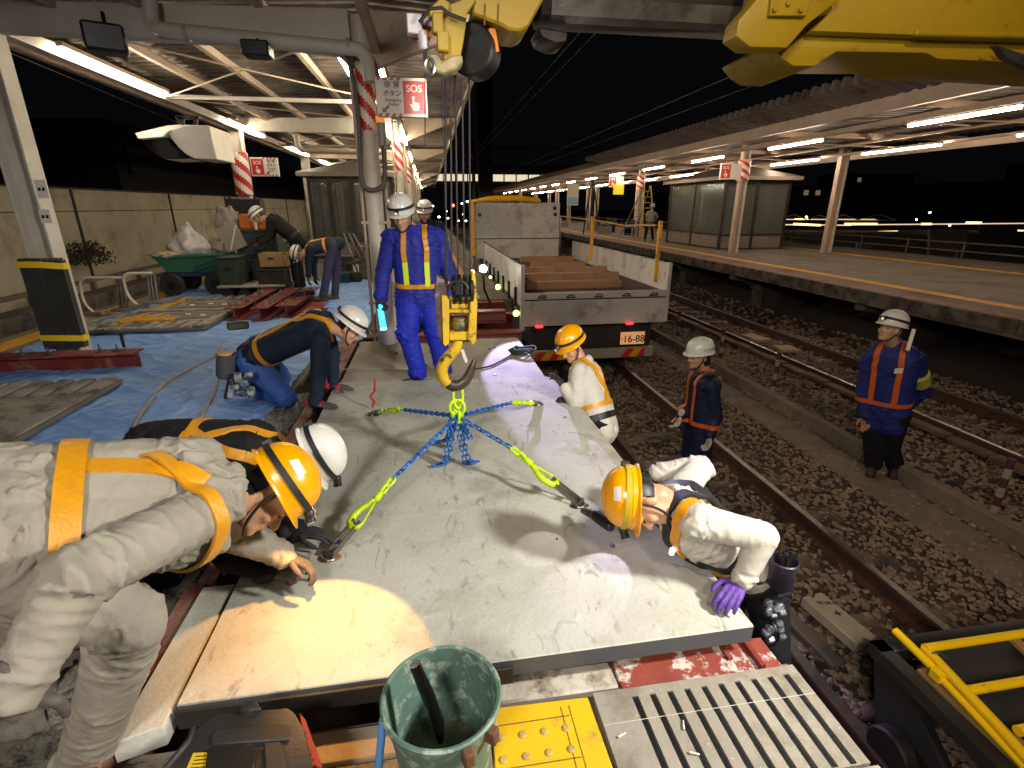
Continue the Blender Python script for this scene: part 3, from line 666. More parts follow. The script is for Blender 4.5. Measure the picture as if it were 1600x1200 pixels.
for i,(rx,lb) in enumerate(((.972,'left contact wire above the near track'),(1.07,'right of the paired wires above the near track'),(2.5,'upper thin wire above the far track'),(2.88,'lower thin wire above the far track'))):
    h=3.9; mb=MB(); mb.tube([(rx*h,-2,1.55+h),(rx*h,120,1.55+h)],.012,5); tag(mb.build('overhead_wire',M_wire),lb,'wire')
mb=MB(); mb.tube([PX(0,76,-5.4),PX(310,205,-5.4)],.006,5); tag(mb.build('overhead_wire',M_wire),'thin wire crossing the dark sky left of the canopy','wire')
t=thing('railway_signal','distant railway signal showing a red light','signal',P(708,321,90))
mb=MB(); a=P(708,321,90); mb.cyl((a.x,a.y,-1.2),(a.x,a.y,a.z+.4),.06); mb.build('signal_post',M_dsteel,t); mb=MB(); mb.ell(a-V((0,.2,0)),(.22,.22,.22)); mb.build('red_lens',mat('red_lens','#ff2010',.5,emit=(1,.05,.03),es=18),t)
# small far lights down the line
M_pt=mat('far_lamp_white','#ffffff',.5,emit=(1,.95,.85),es=10)
rg=random.Random(5)
for i,(x,y) in enumerate(((686,339),(697,330),(676,322),(654,318),(722,318),(730,315),(738,317),(745,321),(724,335),(716,345),(728,345),(700,341))):
    mb=MB(); a=P(x,y,60+i); mb.ell(a,(.13,.13,.1),n=8,m=6); tag(mb.build('distant_lamp',M_pt),'tiny white lamp far down the line between the platforms','lamp','distant lamps down the line')
# town lights right
M_streak=mat('town_light_yellow','#ffffff',.5,emit=(1,.68,.2),es=2.6); M_streak2=mat('town_light_pale','#ffffff',.5,emit=(1,.62,.42),es=.9)
t=thing('railing_lights','long strings of yellow lamps on a road beyond the opposite platform','light string',(50,60,0))
def streak(mb,x0,y0,x1,y1,d,r): mb.tube([D(x0,y0,d),D(x1,y1,d)],r,6)
mb=MB()
for x0,y0,x1,y1 in ((1240,350,1262,351),(1262,351,1282,352),(1320,350,1370,350),(1312,364,1402,362),(1440,350,1455,350),(1510,348,1533,348),(1575,360,1598,361),(1242,343,1262,343)): streak(mb,x0,y0,x1,y1,60,.13)
mb.build('bright_lamp_run',M_streak,t)
mb=MB()
for x0,y0,x1,y1 in ((1220,343,1368,343),(1226,351,1330,352),(1370,351,1600,349),(1318,344,1372,344),(1402,362,1470,361),(1470,360,1580,362)): streak(mb,x0,y0,x1,y1,62,.07)
mb.build('dim_lamp_run',M_streak2,t)
mb=MB()
for i in range(14): 
    a=D(1225+i*26,366,63); b=V(a); b.z=-4; mb.cyl(b,a,.12,n=6)
mb.bar(D(1215,366,63),D(1600,372,63),.3,.4); mb.build('road_deck',mat('road_dark','#1d1712',.9),t)
t=thing('truss','small white truss roof outline seen beyond the waiting room','truss',D(1260,345,58))
mb=MB()
pts=[(1218,344),(1240,335),(1262,344),(1280,336),(1300,343),(1318,335),(1340,343),(1375,335),(1400,344)]
for a,b in zip(pts,pts[1:]): mb.tube([D(*a,58),D(*b,58)],.05,5)
mb.tube([D(1218,344,58),D(1400,344,58)],.05,5); mb.build('truss_frame',mat('truss_white','#b5a793',.6),t)
for i,(x,y) in enumerate(((1310,308),(1312,319),(1260,339),(1453,332),(1432,343),(1484,352))):
    mb=MB(); a=D(x,y,57); mb.ell(a,(.22 if i==0 else .1,)*3,n=8,m=6); tag(mb.build('street_lamp_globe',M_pt),['bright white street lamp right behind the rear column','small lamp just under the bright street lamp','tiny lamp above the yellow lights beside the waiting room','tiny lamp above the signboards at the right','tiny white lamp between the yellow strings','tiny lamp by the far right of the yellow strings'][i],'lamp')
# signboards beyond
def board(x0,y0,x1,y1,d,lb):
    t=thing('blank_signboard',lb,'signboard',D((x0+x1)/2,y1+15,d)); a,b,c,e=D(x0,y0,d),D(x1,y0,d),D(x1,y1,d),D(x0,y1,d)
    n=V((0,.15,0)); mb=MB(); mb.prism([a,b,c,e],n); mb.build('board_face',mat('board_grey','#5a4f46',.8),t)
    for s in (.12,.9):
        mb=MB(); mb.cyl(e.lerp(c,s)+V((0,.3,0)),e.lerp(c,s)+V((0,.3,-2.2)),.07,n=8); mb.build('post',MATS['board_grey'],t)
board(1453,358,1512,390,28,'large grey signboard on posts beyond the opposite platform')
board(1340,379,1362,393,30,'small grey cabinet board beyond the platform edge')
board(1530,352,1590,372,55,'faint dark board at the far right beyond the light strings')
t=thing('building','dim low building on the skyline at the right','building',D(1500,320,90))
mb=MB(); a=D(1420,288,90); mb.b2(a.x,a.x+70,a.y-20,a.y+10,-5,a.z); mb.build('facade',mat('dim_building','#120c0b',.9,col2='#1a1110',scale=.2),t)
mb=MB()
for i in range(10): mb.b2(a.x+3+i*6,a.x+6+i*6,a.y-20.1,a.y-20.02,1.5,2.6)
mb.build('window_band',mat('dim_window','#1c1414',.5),t)

t=thing('fence','low dark fence with posts along the rear edge of the opposite platform','fence',(16.4,20,0))
M_fn=mat('fence_grey','#3a332d',.8)
mb=MB()
for z in (.2,.45): mb.b2(16.38,16.42,4,70,z,z+.04)
mb.build('fence_rail',M_fn,t)
mb=MB()
for i in range(34): mb.b2(16.36,16.42,4+i*2,4.06+i*2,0,.5)
o=mb.build('fence_posts_row',M_fn,t); o.name='fence_post'; o['kind']='stuff'
rg=random.Random(12)
for i,(x,y,w_,h_,lb) in enumerate(((56,84,12,4.6,'low dim house far beyond the rear platform fence'),(84,100,16,7.5,'dim larger house beyond the light strings'),(46,100,10,3.8,'small dim house left of the others beyond the light strings'),(112,84,18,9,'larger dim block far right on the skyline'))):
    t=thing('building',lb,'building',(x,y,-3)); mb=MB(); mb.b2(x,x+w_,y,y+8,-4,h_); mb.build('facade',mat('town_wall_%d'%i,('#3a322c','#2d2723','#40372f','#241f1d')[i],.9),t)
    mb=MB(); mb.b2(x-.3,x+w_+.3,y-.3,y+8.3,h_,h_+.25); mb.build('roof',mat('town_roof','#1d1917',.8),t)
    for k in range(int(w_//2.2)):
        mb=MB(); mb.b2(x+.6+k*2.2,x+1.5+k*2.2,y-.03,y+.02,h_-1.3,h_-.5); mb.build('window',mat('town_window_lit','#ffffff',.5,emit=(1,.7,.4),es=.12) if rg.random()<.35 else mat('town_window_dark','#2a2523',.3),t)
# ================================================================= SLABS, TARP, BEAMS
def grid(mb,x0,x1,y0,y1,nx,ny,fz,thick=0):
    vs=[];fs=[]
    for j in range(ny+1):
        for i in range(nx+1):
            x=x0+(x1-x0)*i/nx; y=y0+(y1-y0)*j/ny; vs.append((x,y,fz(x,y)))
    for j in range(ny):
        for i in range(nx): a=j*(nx+1)+i; fs.append((a,a+1,a+nx+2,a+nx+1))
    return mb.add(vs,fs)
N3=lambda x,y,z=0: noise.noise(V((x,y,z)))
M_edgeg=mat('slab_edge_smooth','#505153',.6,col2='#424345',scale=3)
t=thing('concrete_slab','large new concrete slab hanging just above its bay on the chain sling','concrete slab',(.13,2.9,-.08))
mb=MB(); mb.prism([(-.90,1.395,-.08),(1.18,1.415,-.08),(1.155,4.57,-.08),(-.925,4.69,-.08)],(0,0,.08)); 
ob=mb.build('slab_body',[M_conc,M_edgeg],t,bevel=.004)
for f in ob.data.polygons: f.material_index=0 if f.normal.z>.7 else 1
mb=MB()
mb.prism([(-.90,1.389,-.085),(.22,1.392,-.085),(.22,1.392,-.012),(-.9,1.389,-.012)],(0,-.012,0)); mb.build('rubber_edge_strip',M_black,t,bevel=.002)
mb=MB(); mb.disc(G(957,852,.0015),.013,n=14,t=.003); mb.disc(G(870,842,.0015),.006,n=10,t=.003); mb.disc(G(883,652,.0015),.012,t=.003); mb.disc(G(912,608,.0015),.012,t=.003); mb.build('grout_hole',M_blackp,t,smooth=False)
# anchors: recessed plates at four lifting points
ANC=[G(515,872,.0),G(905,790,.0),G(583,648,.0),G(840,632,.0)]
for i,a in enumerate(ANC):
    mb=MB(); mb.ell(a+V((0,0,.001)),(.055,.035,.006),n=14,m=6); mb.build('anchor_pocket',mat('rusty_pocket','#9a6a3c',.7,col2='#6d4a2c',scale=30) if i==0 else M_steel,t)
mb=MB(); mb.prism([(-.925,4.73,-.19),(1.085,4.61,-.19),(1.075,6.42,-.19),(.52,6.44,-.19),(.5,6.3,-.19),(-.35,6.32,-.19),(-.37,6.5,-.19),(-.92,6.5,-.19)],(0,0,.12))
ob=mb.build('concrete_slab',[mat('concrete_new2','#a69f90',.82,col2='#8f8878',scale=2.4,bump=.25,bscale=45,dirt='#766d5e',dscale=1.6,dthr=.6),M_edgeg],bevel=.004)
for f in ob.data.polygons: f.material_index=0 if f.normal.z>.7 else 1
tag(ob,'second new concrete slab already laid behind the hanging one, under the boots of the man in blue','concrete slab')
mb=MB()
for x,y in ((620,552),(650,590),(765,545),(774,585),(773,543)): mb.disc(G(x,y,-.0665),.022,n=10,t=.003)
o2=mb.build('grout_hole',M_black,ob,smooth=False)
# left side ledge, rubble, red beam
t=thing('support_girder','long red oxide steel girder along the left edge of the new slabs','girder',(-1.1,4,-.2))
mb=MB(); mb.b2(-1.13,-1.055,1.25,2.05,-.3,-.03); mb.b2(-1.10,-1.02,2.05,4.9,-.3,-.035); mb.b2(-1.2,-.96,4.9,6.6,-.13,-.07); mb.b2(-1.1,-1.07,4.9,6.6,-.4,-.13); mb.build('top_flange',mat('red_oxide_dusty','#6b3a30',.7,col2='#8a6a5c',scale=5,dirt='#4d1a15',dscale=4,dthr=.55),t,bevel=.004)
mb=MB(); mb.b2(-1.3,-.93,1.2,6.6,-.42,-.38); mb.build('bottom_flange',M_redox,t)
mb=MB(); mb.prism([(-1.05,1.30,-.1),(-.918,1.34,-.1),(-.918,2.0,-.1),(-1.05,2.0,-.1)],(0,0,.085)); tag(mb.build('concrete_strip',M_conc,bevel=.004),'narrow strip of lit concrete left of the black joint of the slab','concrete strip')
mb=MB(); grid(mb,-1.42,-1.13,.6,4.75,26,260,lambda x,y:-.105+.035*N3(x*14,y*14)+.02*N3(x*40,y*40)+(-.05 if x>-1.16 else 0))
struct(mb.build('broken_concrete_edge',M_rubble,smooth=False))
mb=MB(); rg=random.Random(3)
for i in range(60):
    x=rg.uniform(-1.4,-1.0); y=rg.uniform(.85,2.4) if i<40 else rg.uniform(2.4,4.6); s=rg.uniform(.008,.028); mb.ell((x,y,-.09+rg.uniform(0,.02)),(s,s*.8,s*.6),Matrix.Rotation(rg.uniform(0,3),3,'Z'),n=6,m=4)
o=mb.build('rubble_crumbs',M_rubble,smooth=False); o['kind']='stuff'
# red beams beyond the second slab and in the bay
def redbeam(name,x0,x1,y0,y1,z0,z1,label,group=None):
    t=thing(name,label,'steel beam',((x0+x1)/2,(y0+y1)/2,z0),group=group)
    mb=MB(); alongx=(x1-x0)>(y1-y0)
    mb.b2(x0,x1,y0,y1,z1-.02,z1); mb.b2(x0,x1,y0,y1,z0,z0+.02)
    mb.build('flange',M_redox,t,bevel=.003)
    mb=MB()
    if alongx: mb.b2(x0,x1,(y0+y1)/2-.012,(y0+y1)/2+.012,z0+.02,z1-.02)
    else: mb.b2((x0+x1)/2-.012,(x0+x1)/2+.012,y0,y1,z0+.02,z1-.02)
    mb.build('web',M_redox,t); return t
redbeam('steel_beam',-.9,1.2,6.75,6.95,-.28,-.08,'dark red beam crossing just beyond the second slab','red beams in the open bay')
redbeam('steel_beam',-.9,1.3,8.1,8.3,-.35,-.1,'dark red beam crossing the open bay behind the hook block','red beams in the open bay')
redbeam('steel_beam',.55,1.05,7.25,7.45,-.05,.12,'short red block of steel left of the truck lamps','red beams in the open bay')
mb=MB(); mb.b2(-1.0,1.3,9.3,9.5,-.4,-.12); tag(mb.build('platform_end_beam',M_redox),'red end beam where the old platform deck starts again','steel beam')
# base plate beams on the left
t=redbeam('steel_beam',-5.6,-3.17,5.78,6.02,-.13,.075,'long dusty red girder lying across in front of the wrapped post')
def bolt(c,label,parent,s=1):
    mb=MB(); c=V(c); mb.cyl(c,c+V((0,0,.03*s)),.018*s,n=6); mb.cyl(c,c+V((0,0,.075*s)),.008*s,n=8); mb.b2(c.x-.03*s,c.x+.03*s,c.y-.03*s,c.y+.03*s,c.z,c.z+.008); mb.build(label,M_steel,parent)
for x in (-4.25,-4.0,-3.55,-3.38,-4.9): bolt((x,5.86+.06*(x>-3.6),.076),'clamp_bolt',t,1.1)
mb=MB(); mb.cyl((-3.34,5.98,.1),(-3.34,5.98,.26),.016,n=8); mb.build('threaded_rod',M_dsteel,t)
G3=[(-3.12,-2.85,8.25,10.2,'leftmost'),(-2.72,-2.46,8.15,10.2,'middle'),(-2.4,-2.1,8.3,10.3,'rightmost')]
for x0,x1,y0,y1,w_ in G3:
    t=redbeam('steel_beam',x0,x1,y0,y1,-.1,.1,w_+' of the three red bolted beams lying in front of the loaded trolley','three red beams on the tarp')
    for k in range(5): bolt((x0+.06+(k%2)*.13,y0+.12+k*.35,.101),'clamp_bolt',t,1)
    mb=MB()
    for k in range(14): 
        mb.ell((random.uniform(x0+.04,x1-.04),random.uniform(y0+.1,y1-.3),.11),(.03,.03,.018),n=6,m=4)
    o=mb.build('concrete_debris',M_rubble,t,smooth=False); o['kind']='stuff'
t=thing('clamp','dark round clamp resting on the rightmost bolted red beam','clamp',(-2.2,9.0,.1)); mb=MB(); mb.tube([V((-2.23+.1*math.cos(a),9.1+.14*math.sin(a),.15)) for a in [k*math.pi/6 for k in range(12)]],.022,8,close=True); mb.build('clamp_ring',M_dsteel,t); mb=MB(); mb.b2(-2.3,-2.0,9.25,9.33,.105,.17); mb.build('clamp_bar',M_dsteel,t)
redbeam('steel_beam',-1.98,-1.75,8.0,9.0,-.1,.02,'short low red beam behind the kneeling man')
# tarp
def tarpz(x,y):
    f=abs(noise.noise(V((x*1.3+y*.6,y*.9-x*.5,3))))
    g=1-abs(noise.noise(V((x*2.2+y*3.6,y*.6-x*.8,1))))*2
    r=1-abs(noise.noise(V((x*6-y*4,y*5+x*2,7))))*2
    return -.112+.012*f+.020*max(0,g)**4+.010*max(0,r)**4
M_tarp=mat('blue_tarp','#769bd0',0.55,col2='#5f85bd',scale=1.5,bump=.35,bscale=12,dirt='#93a6c0',dscale=2,dthr=.62,spec=.55)
mb=MB(); grid(mb,-5.0,-1.40,2.0,12.6,200,560,tarpz); o=mb.build('blue_tarp',M_tarp); tag(o,'wrinkled blue tarpaulin spread over the platform deck','tarpaulin')
mb=MB(); grid(mb,-1.40,-.94,6.7,9.7,24,120,tarpz); grid(mb,-1.395,.9,9.7,12.2,60,60,lambda x,y:tarpz(x,y)+.002); tag(mb.build('blue_tarp',M_tarp),'small far piece of blue tarpaulin around the black tool bag','tarpaulin')
# deck panels
M_deckp=mat('deck_panel_grey','#928b7f',0.75,col2='#7b7468',scale=3,bump=.3,bscale=90,dirt='#453f36',dscale=3)
M_dull=mat('panel_dark','#6a6359',.8,col2='#565047',scale=4)
def deckpanel(name,x0,x1,y0,y1,z,label,slot_end,yl=None):
    t=thing(name,label,'deck panel',((x0+x1)/2,(y0+y1)/2,z-.06))
    mb=MB(); mb.b2(x0,x1,y0,y1,z-.05,z-.012)
    mb.build('base_frame',M_dull,t,bevel=.004)
    mb=MB(); n=int((x1-x0)/.17)
    e0,e1=(y1-.42,y1) if slot_end=='far' else (y0,y0+.42)
    for i in range(n): a=x0+(x1-x0)*i/n; mb.b2(a+.02,a+(x1-x0)/n-.045,e0,e1,z-.012,z+.012)
    mb.build('slat',M_deckp,t,bevel=.003)
    m0,m1=(y0+.02,y1-.46) if slot_end=='far' else (y0+.46,y1-.02)
    mb=MB(); mb.b2(x0+.02,x1-.12,m0,m1,z-.012,z+.004); mb.b2(x1-.1,x1-.02,y0,y1,z-.012,z+.008); mb.build('deck_plate',M_deckp,t,bevel=.003)
    if yl:
        for a,b,c,d in yl: mb=MB(); mb.b2(a,b,c,d,z+.004,z+.018); mb.build('yellow_strip',M_tactile,t,bevel=.003)
    mb=MB(); mb.box(((x0*.35+x1*.65),m0+(m1-m0)*.45,z+.012),(.75,.5,.012),.06); mb.build('hatch_plate',M_dull,t,bevel=.003)
    mb=MB()
    for k in range(3): mb.box(((x0*.35+x1*.65)-.25+k*.25,m0+(m1-m0)*.4+.1*(k%2),z+.024),(.07,.03,.012),.4)
    mb.build('bolt_cap',M_swhite,t)
    return t
deckpanel('deck_panel',-5.05,-3.02,3.4,5.25,-.03,'grey slotted deck panel lying on the tarp at the left edge of the picture','far',[(-4.6,-4.45,3.5,4.9)])
deckpanel('deck_panel',-4.7,-3.15,7.55,8.75,-.03,'nearer of the two slotted deck panels behind the wrapped post','near',[(-4.42,-4.32,7.9,8.7)])
deckpanel('deck_panel',-4.65,-3.2,8.85,10.2,-.03,'farther slotted deck panel in front of the green cart','far',[(-4.42,-4.32,8.9,10.1)])
t=thing('tactile_tile','yellow dotted grating tile set into the nearer slotted panel behind the post','tile',(-4.2,7.95,0))
mb=MB(); mb.b2(-4.5,-3.75,7.98,8.28,-.024,-.002); mb.build('tile_plate',M_tactile,t); mb=MB()
for i in range(10):
    for j in range(4): mb.cyl((-4.46+i*.075,8.02+j*.07,-.002),(-4.46+i*.075,8.02+j*.07,.006),.018,n=8)
mb.build('tile_studs',M_tactile,t)
# wrapped foam on post
t=thing('foam_wrap','dark ribbed foam sheets strapped with yellow tape around the foot of the steel post','foam wrap',(-4.5,6.4,-.1))
M_foam=mat('foam_dark','#3b3833',.9,col2='#2d2b27',scale=3,bump=.2,bscale=60)
z0,z1=.03,1.02
xa=P(30,400,6.35).x; xb=P(84,400,6.35).x
mb=MB(); mb.prism([(xa,6.3,z0),(xa+.22,6.26,z0),(xa+.22,6.38,z0),(xa,6.42,z0)],(0,0,z1-z0)); 
for k in range(8): mb.prism([(xa+.22+k*.022,6.27+k*.010,z0),(xa+.236+k*.022,6.262+k*.010,z0),(xa+.236+k*.022,6.42,z0),(xa+.22+k*.022,6.42,z0)],(0,0,z1-z0-.02*(k%2)))
mb.build('foam_sheet',M_foam,t,bevel=.004)
for zz in (.93,.13):
    mb=MB(); mb.prism([(xa-.006,6.292,zz),(xa+.22,6.252,zz),(xa+.405,6.335,zz-.03),(xa+.405,6.43,zz-.03),(xa-.006,6.43,zz)],(0,0,.065)); mb.build('yellow_tape',mat('tape_yellow','#e6be1c',.35),t)
# handrails
for k,(xs,lb) in enumerate((((124,190,432,490),'left bent white handrail frame behind the wrapped post'),((192,238,425,478),'right bent white handrail frame beside the yellow line'))):
    Y=8.7; x0,x1,ya,yb=xs; t=thing('handrail',lb,'handrail',P(x0,yb,Y))
    mb=MB(); mb.tube(bend([P(x0+22,yb-2,Y),P(x0+6,yb-16,Y),P(x0-1,ya+2,Y),P(x1,ya+2,Y)],6),.022,10); mb.build('bent_tube',M_white,t)
    mb=MB(); 
    for q in (x1-8,x1-3,x1+3): mb.tube([P(q,ya+2,Y),P(q+6,yb-6,Y)],.02,8)
    mb.build('support_tube',M_steel,t); mb=MB(); mb.box(P(x0+24,yb,Y),(.25,.1,.06)); mb.box(P(x1+2,yb-6,Y),(.3,.1,.05)); mb.build('foot_block',M_pan,t,bevel=.01)
mb=MB(); mb.b2(-5.25,-4.95,8.0,10.5,-.108,-.05); tag(mb.build('kerb_block',M_pan,bevel=.01),'pale concrete kerb block behind the bent handrails','kerb')
# cables
M_cord=mat('cord_beige','#b08a5c',.6); 
def cable(pts,r,m,label,z=-.085,name='power_cable',cat='cable'):
    q=[G(x,y,z) for x,y in pts]; out=[]
    for i in range(len(q)-1):
        p0=q[max(i-1,0)];p1=q[i];p2=q[i+1];p3=q[min(i+2,len(q)-1)]
        for k in range(6):
            t=k/6; out.append(.5*((2*p1)+(p2-p0)*t+(2*p0-5*p1+4*p2-p3)*t*t+(3*p1-p0-3*p2+p3)*t**3))
    out.append(q[-1]); mb=MB(); mb.tube(out,r,8); o=mb.build(name,m); return tag(o,label,cat)
cable([(205,675),(218,650),(238,622),(265,595),(300,575),(335,557),(352,545)],.009,M_cord,'beige cable snaking over the tarp left of the kneeling man')
cable([(305,672),(318,645),(335,610),(343,575),(340,555),(347,535)],.009,M_cord,'beige cable running past the shoe of the kneeling man')
cable([(520,577),(560,577),(600,577),(640,579),(655,580)],.008,mat('hose_grey','#8a8278',.5),'grey hose lying across the second slab to the boots of the man in blue',-.055,'hose','hose')
cable([(740,577),(765,572),(790,560),(800,553),(806,548)],.01,mat('rope_green_dark','#2d3328',.8),'thin dark green tag line across the second slab',-.055,'tag_line','rope')
cable([(655,590),(640,592),(628,596),(620,602),(612,603)],.008,mat('hose_darkred','#4b1c18',.6),'dark red cord curling by the boots of the man in blue',-.05,'cord','cord')
mb=MB(); c=G(812,550,-.035); rr=random.Random(9)
for k in range(3): mb.tube([c+V((.10*math.cos(a)*(1+.15*k)+.03*k,.09*math.sin(a),.02*k+.01*math.sin(3*a))) for a in [j*math.pi/8 for j in range(16)]],.012,6,close=True)
mb.cyl(c+V((-.12,.0,.02)),c+V((-.02,.06,.05)),.02,n=8)
tag(mb.build('rope_coil',mat('rope_green','#1d3d2a',.8,col2='#0f2a1b',scale=40)),'small coil of dark green rope on the corner of the second slab','rope')
mb=MB(); a=G(586,640,.0); mb.tube([a+V((-.02,0,.02)),a+V((0,0,.07)),a+V((-.03,.01,.11)),a+V((.01,.0,.16)),a+V((.02,.0,.26))],[.006,.012,.009,.009,.007],8)
tag(mb.build('red_strap',mat('red_cloth','#a01d18',.7)),'short red strap standing up at the far left chain hook','strap')
# ================================================================= CHAIN SLING + HOOK BLOCK + CRANE
M_blue=mat('chain_blue','#1f6fc0',.45,.1,col2='#123a72',scale=30,amt=2); M_lime=mat('hook_lime','#c4e800',.45,col2='#9ab800',scale=14,dirt='#4d5220',dscale=22,dthr=.64,dw=.03)
def link(mb,c,d,up,L,Wd,r,n=12,k=6):
    sx,u,dd=frame_of(d,up); pts=[]
    for i in range(n):
        a=2*math.pi*i/n; x=math.cos(a); y=math.sin(a); ex=(L/2-Wd/2)*(1 if x>0 else -1)
        pts.append(c+dd*(x*Wd/2+ex)+sx*(y*Wd/2))
    mb.tube(pts,r,k,close=True)
def chain(mb,pts,pitch=.034,r=.0048,L=.046,Wd=.024):
    pts=[V(p) for p in pts]; seg=[(b-a).length for a,b in zip(pts,pts[1:])]; tot=sum(seg); n=int(tot/pitch)
    for i in range(n):
        s=(i+.5)*tot/n; k=0
        while s>seg[k] and k<len(seg)-1: s-=seg[k]; k+=1
        p=pts[k].lerp(pts[k+1],s/seg[k]); d=pts[k+1]-pts[k]
        up=V((0,0,1)) if abs(d.normalized().z)<.9 else V((0,1,0))
        sx,u,dd=frame_of(d,up); link(mb,p,d,u if i%2 else sx,L,Wd,r)
RING=P(714,636,2.9)
t=thing('chain_sling','blue chain sling with lime green hooks lifting the slab by four corners','chain sling',RING)
mb=MB()
top=P(715,600,2.9)
mb.tube([top+V((.028*math.cos(a),0,-.07+.085*math.sin(a))) for a in [k*math.pi/10 for k in range(20)]],.0085,8,close=True); mb.build('master_link',M_lime,t)
mb=MB()
for k,(dx,dz,tw) in enumerate(((-.012,-.0,.4),(.014,.0,-.4))):
    c=RING+V((dx,0,dz)); M=Matrix.Rotation(tw,3,'Z'); mb.tube([c+M@V((.034*math.cos(a),.0,.045*math.sin(a))) for a in [j*math.pi/8 for j in range(16)]],.009,8,close=True)
for dx,dy in ((-.03,0),(.03,0),(-.012,.02),(.014,-.02)): 
    mb.cap(RING+V((dx,dy,-.035)),RING+V((dx*.8,dy,-.075)),.013,.011,8,3); mb.ell(RING+V((dx*.8,dy,-.09)),(.014,.014,.014),n=8,m=6)
mb.build('coupling_link',M_lime,t)
def slinghook(anc,frm,parent):
    d=(V(anc)-V(frm)); L=d.length; d.normalize(); e=V(anc)+V((0,0,.02)); s,u,_=frame_of(d)
    sh=.2; h0=e-d*sh; mb=MB()
    # lime coupling, swivel and hook
    link(mb,h0-d*.26,d,u,.06,.034,.008); link(mb,h0-d*.215,d,s,.055,.03,.009); mb.cap(h0-d*.18,h0-d*.15,.016,.02,10,3)
    pts=[h0-d*.15,h0-d*.11+s*.015,h0-d*.07+s*.034,h0-d*.02+s*.042,h0+d*.025+s*.03,h0+d*.04,h0+d*.028-s*.028,h0-d*.0-s*.036]
    mb.tube(pts,[.012,.014,.016,.018,.019,.018,.013,.006],10); mb.cap(h0-d*.12-s*.008,h0-d*.0-s*.036,.006,.005,8,3); mb.build('sling_hook',M_lime,parent)
    mb=MB()
    for q in (-1,1): mb.bar(h0+d*.0+s*q*.018,e-d*.01+s*q*.02,.008,.028,u)
    mb.bar(h0+d*.13-s*.018,h0+d*.13+s*.018,.02,.02,u); mb.cyl(e-s*.035,e+s*.035,.012,n=10); mb.cyl(h0+d*.02-s*.028,h0+d*.02+s*.028,.009,n=10); mb.tube([e+V((.03*math.cos(a),.03*math.sin(a),-.012)) for a in [j*math.pi/6 for j in range(12)]],.008,6,close=True); mb.build('shackle',M_steel,parent,bevel=0)
    return h0-d*.29
for a in ANC:
    end=slinghook(a,RING,t); mb=MB(); q=RING+V((0,0,-.06)) ; chain(mb,[q,end]); mb.build('chain_leg',M_blue,t)
for pts in (((705,655),(703,690),(697,720),(690,742),(684,748),(680,742)),((716,655),(722,690),(730,722),(737,732),(743,728),(741,722)),((708,655),(706,680),(700,700),(688,703),(678,706)),((720,655),(726,675),(731,690),(735,697),(730,692))):
    mb=MB(); q=[P(x,y,2.9-.0*i) for i,(x,y) in enumerate(pts)]
    off=0 if pts[2][1]>710 else .12
    q=[V((a.x,a.y+off*min(1,i/2),max(a.z,.02))) for i,a in enumerate(q)]
    for sh in (-.012,.012): chain(mb,[a+V((sh,sh*.5,0)) for a in q])
    mb.build('spare_chain',M_blue,t)
# hook block
M_by=mat('block_yellow','#c4a012',.55,col2='#a58512',scale=4,dirt='#41331b',dscale=16,dthr=.575,dw=.03,bump=.15)
M_rustp=mat('block_rust_plate','#5c4434',.7,col2='#7a6b77',scale=5,dirt='#2e2119',dscale=9,dthr=.55)
t=thing('hook_block','yellow crane hook block with big S shaped hook','hook block',P(715,500,2.9))
Y=2.9
def prpx(mb,pts,Ya,Yb): mb.prism([P(x,y,Ya) for x,y in pts],(0,Yb-Ya,0))
mb=MB(); prpx(mb,[(690,462),(698,462),(702,470),(702,536),(696,542),(692,538)],Y-.06,Y+.1); prpx(mb,[(737,426),(743,430),(746,470),(744,534),(738,540),(731,528),(735,470)],Y-.06,Y+.1); mb.build('side_plate',M_by,t,bevel=.003)
mb=MB(); prpx(mb,[(682,432),(694,438),(699,452),(699,462),(690,462),(692,540),(686,532),(681,500),(679,460)],Y-.02,Y+.12); mb.build('guard_plate',M_rustp,t,bevel=.003)
mb=MB(); prpx(mb,[(702,464),(736,464),(736,469),(702,469)],Y-.05,Y+.02); prpx(mb,[(704,471),(733,470),(731,482),(706,483)],Y-.03,Y-.01); prpx(mb,[(700,484),(735,484),(735,489),(700,489)],Y-.05,Y+.05); mb.build('cross_plate',M_by,t,bevel=.003)
mb=MB()
for k in range(4): mb.cyl(P(706+k*9,452,Y+.0),P(706+k*9,452,Y+.0)+V((.02,0,0)),.085,n=24)
mb.build('rope_sheave',M_dsteel,t,bevel=.004)
mb=MB(); a=P(716,452,Y-.09); mb.tube([a+V((.05*math.cos(q),0,.045*math.sin(q))) for q in [j*math.pi/8 for j in range(9)]],.011,8); mb.bar(a+V((0,0,-.03)),a+V((0,0,.05)),.03,.03); mb.build('rope_guard',M_dsteel,t)
mb=MB(); c=P(718,497,Y); mb.lathe([(.0,.0),(.036,0),(.038,-.008),(.034,-.012),(.042,-.025),(.046,-.045),(.04,-.065),(.036,-.07),(0,-.07)],c=c,n=20); mb.build('swivel_bearing',mat('swivel_worn','#8e7a2e',.5,col2='#2f2a22',scale=9),t)
mb=MB(); c=P(718,516,Y); mb.b2(c.x-.062,c.x+.055,Y-.045,Y+.045,c.z-.05,c.z); mb.build('trunnion',M_by,t,bevel=.006)
hp=[(716,524),(716,535),(712,545),(703,555),(694,566),(690,577),(692,589),(700,599)]
mb=MB(); mb.tube([P(x,y,Y) for x,y in hp],[.028,.030,.033,.035,.036,.036,.036,.034],14); mb.build('hook_shank',M_by,t)
hp=[(700,599),(709,603),(719,601),(728,594),(734,584),(738,573),(741,564),(744,559)]
